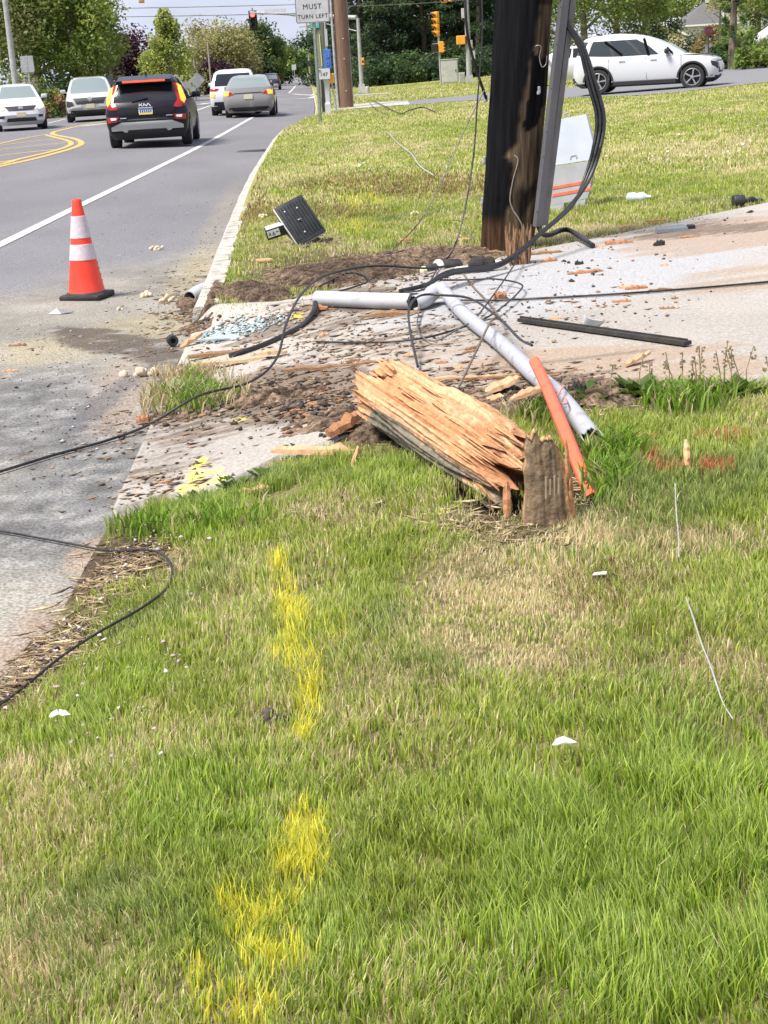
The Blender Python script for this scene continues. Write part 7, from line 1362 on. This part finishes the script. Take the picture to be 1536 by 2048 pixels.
rv = MB(); rv.add([(-2.6, -.35, e_), (2.9, -.35, e_), (2.9, 6.3, e_), (-2.6, 6.3, e_), (.2, 2.6, e_ + 2.2), (2.9, 2.6, e_ + 2.3), (-2.6, -.35, e_ + .12), (2.9, -.35, e_ + .12), (2.9, 6.3, e_ + .12), (-2.6, 6.3, e_ + .12)], [(0, 3, 2, 1), (0, 1, 7, 6), (1, 2, 8, 7), (2, 3, 9, 8), (3, 0, 6, 9), (6, 7, 5, 4), (7, 8, 5), (8, 9, 4, 5), (9, 6, 4)]); ro = rv.build('roof', shg_, hr_); MB().box((.4, 2.3, e_ + 2.35), (.35, .35, .5)).build('chimney', fas, ro)
MB().box((.15, -.42, e_ + .03), (5.5, .06, .16)).build('gutter', fas, hr_); window(hr_, -.45, 0, e_ - 1.05, .85, 1.5); window(hr_, 1.5, 0, e_ - 1.0, .8, 1.4)
pz = e_ - 2.55; MB().add([(-1.6, 0, pz + 1.0), (.6, 0, pz + 1.0), (-2.0, -1.1, pz), (1.0, -1.1, pz), (-2.0, -1.1, pz - .12), (1.0, -1.1, pz - .12), (-2.0, 0, pz - .12), (1.0, 0, pz - .12)], [(0, 2, 3, 1), (2, 4, 5, 3), (4, 6, 7, 5), (0, 1, 7, 6), (0, 6, 4, 2), (1, 3, 5, 7)]).build('porch_roof', shg_, hr_); MB().box((-.5, -1.12, pz - .2), (3.0, .06, .14)).build('porch_beam', fas, hr_)
HY2 = 140; hb = at(1335, HY2); ez = P(1335, 72, HY2).z - hb.z; ht = P(1322, 48, HY2).z - hb.z; h2r = thing('cream_house', hb, 'cream gable house just above the windscreen of the white hatchback', 'house'); MB().box((-.2, 2.5, ez / 2), (3.6, 5, ez)).build('wall', cre, h2r); MB().prism([(-2.0, 0, ez), (-.6, 0, ht), (1.6, 0, ez)], (0, 5, 0)).build('gable', cre, h2r)
MB().prism([(-.6, -.2, ht + .12), (2.0, -.2, ez - .05), (2.0, -.2, ez - .22), (-.6, -.2, ht - .05)], (0, 5.4, 0)).build('roof', fas, h2r); MB().prism([(-.6, -.2, ht + .12), (-2.3, -.2, ez - .05), (-2.3, -.2, ez - .22), (-.6, -.2, ht - .05)], (0, 5.4, 0)).build('roof', shg_, h2r)
HY3 = 175; hb = at(1358, HY3); ez = P(1358, 60, HY3).z - hb.z; h3r = thing('far_house', hb, 'pale gabled house peeping between the cream and white houses', 'house'); MB().box((0, 3, ez / 2), (3.4, 6, ez)).build('wall', sid, h3r); MB().prism([(-1.9, -.3, ez), (0, -.3, ez + 1.4), (1.9, -.3, ez)], (0, 6.6, 0)).build('roof', mat('pale_roof', (.42, .42, .44), (.52, .52, .54), 14, .9), h3r); MB().box((0, -.35, ez + .45), (1.6, .1, .5)).build('attic_window', shg_, h3r); window(h3r, 0, 0, ez - 1.2, .8, 1.2)
hb = at(1505, 150); h4r = thing('white_house', hb, 'white house wall glimpsed through the thin trees at right', 'house'); MB().box((0, 3, 2.3), (5.6, 6, 4.8)).build('wall', sid, h4r); MB().prism([(-3.1, -.3, 4.7), (0, -.3, 6.8), (3.1, -.3, 4.7)], (0, 6.6, 0)).build('roof', shg_, h4r); window(h4r, -.9, 0, 3.2, .9, 1.4); window(h4r, 1.2, 0, 3.2, .9, 1.4)
# stop sign seen at the lane end
ss = at(1417, 72, 120); s_z = P(1417, 62, 72).z - ss.z; sr_ = thing('stop_sign', ss, 'small dark red octagonal sign on a thin post before the white house', 'road sign'); MB().box((0, .03, s_z / 2), (.06, .05, s_z + .2)).build('post', mat('dark_post', (.06, .05, .05), None, rough=.6), sr_)
rr_ = .22; MB().prism([(rr_ * math.cos(math.pi / 8 + i * math.pi / 4), -.02, s_z + rr_ * math.sin(math.pi / 8 + i * math.pi / 4)) for i in range(8)], (0, .02, 0)).build('sign_face', mat('sign_red', (.10, .015, .025), (.15, .02, .03), 8, .5), sr_); text_mesh('STOP', .17, mat('sign_blue_grey', (.12, .12, .22), None, rough=.5), sr_, Matrix.Translation((0, -.022, s_z)) @ RX, .002)
# lawn beyond the side lane: nothing else; hide nothing
bpy.context.view_layer.update()
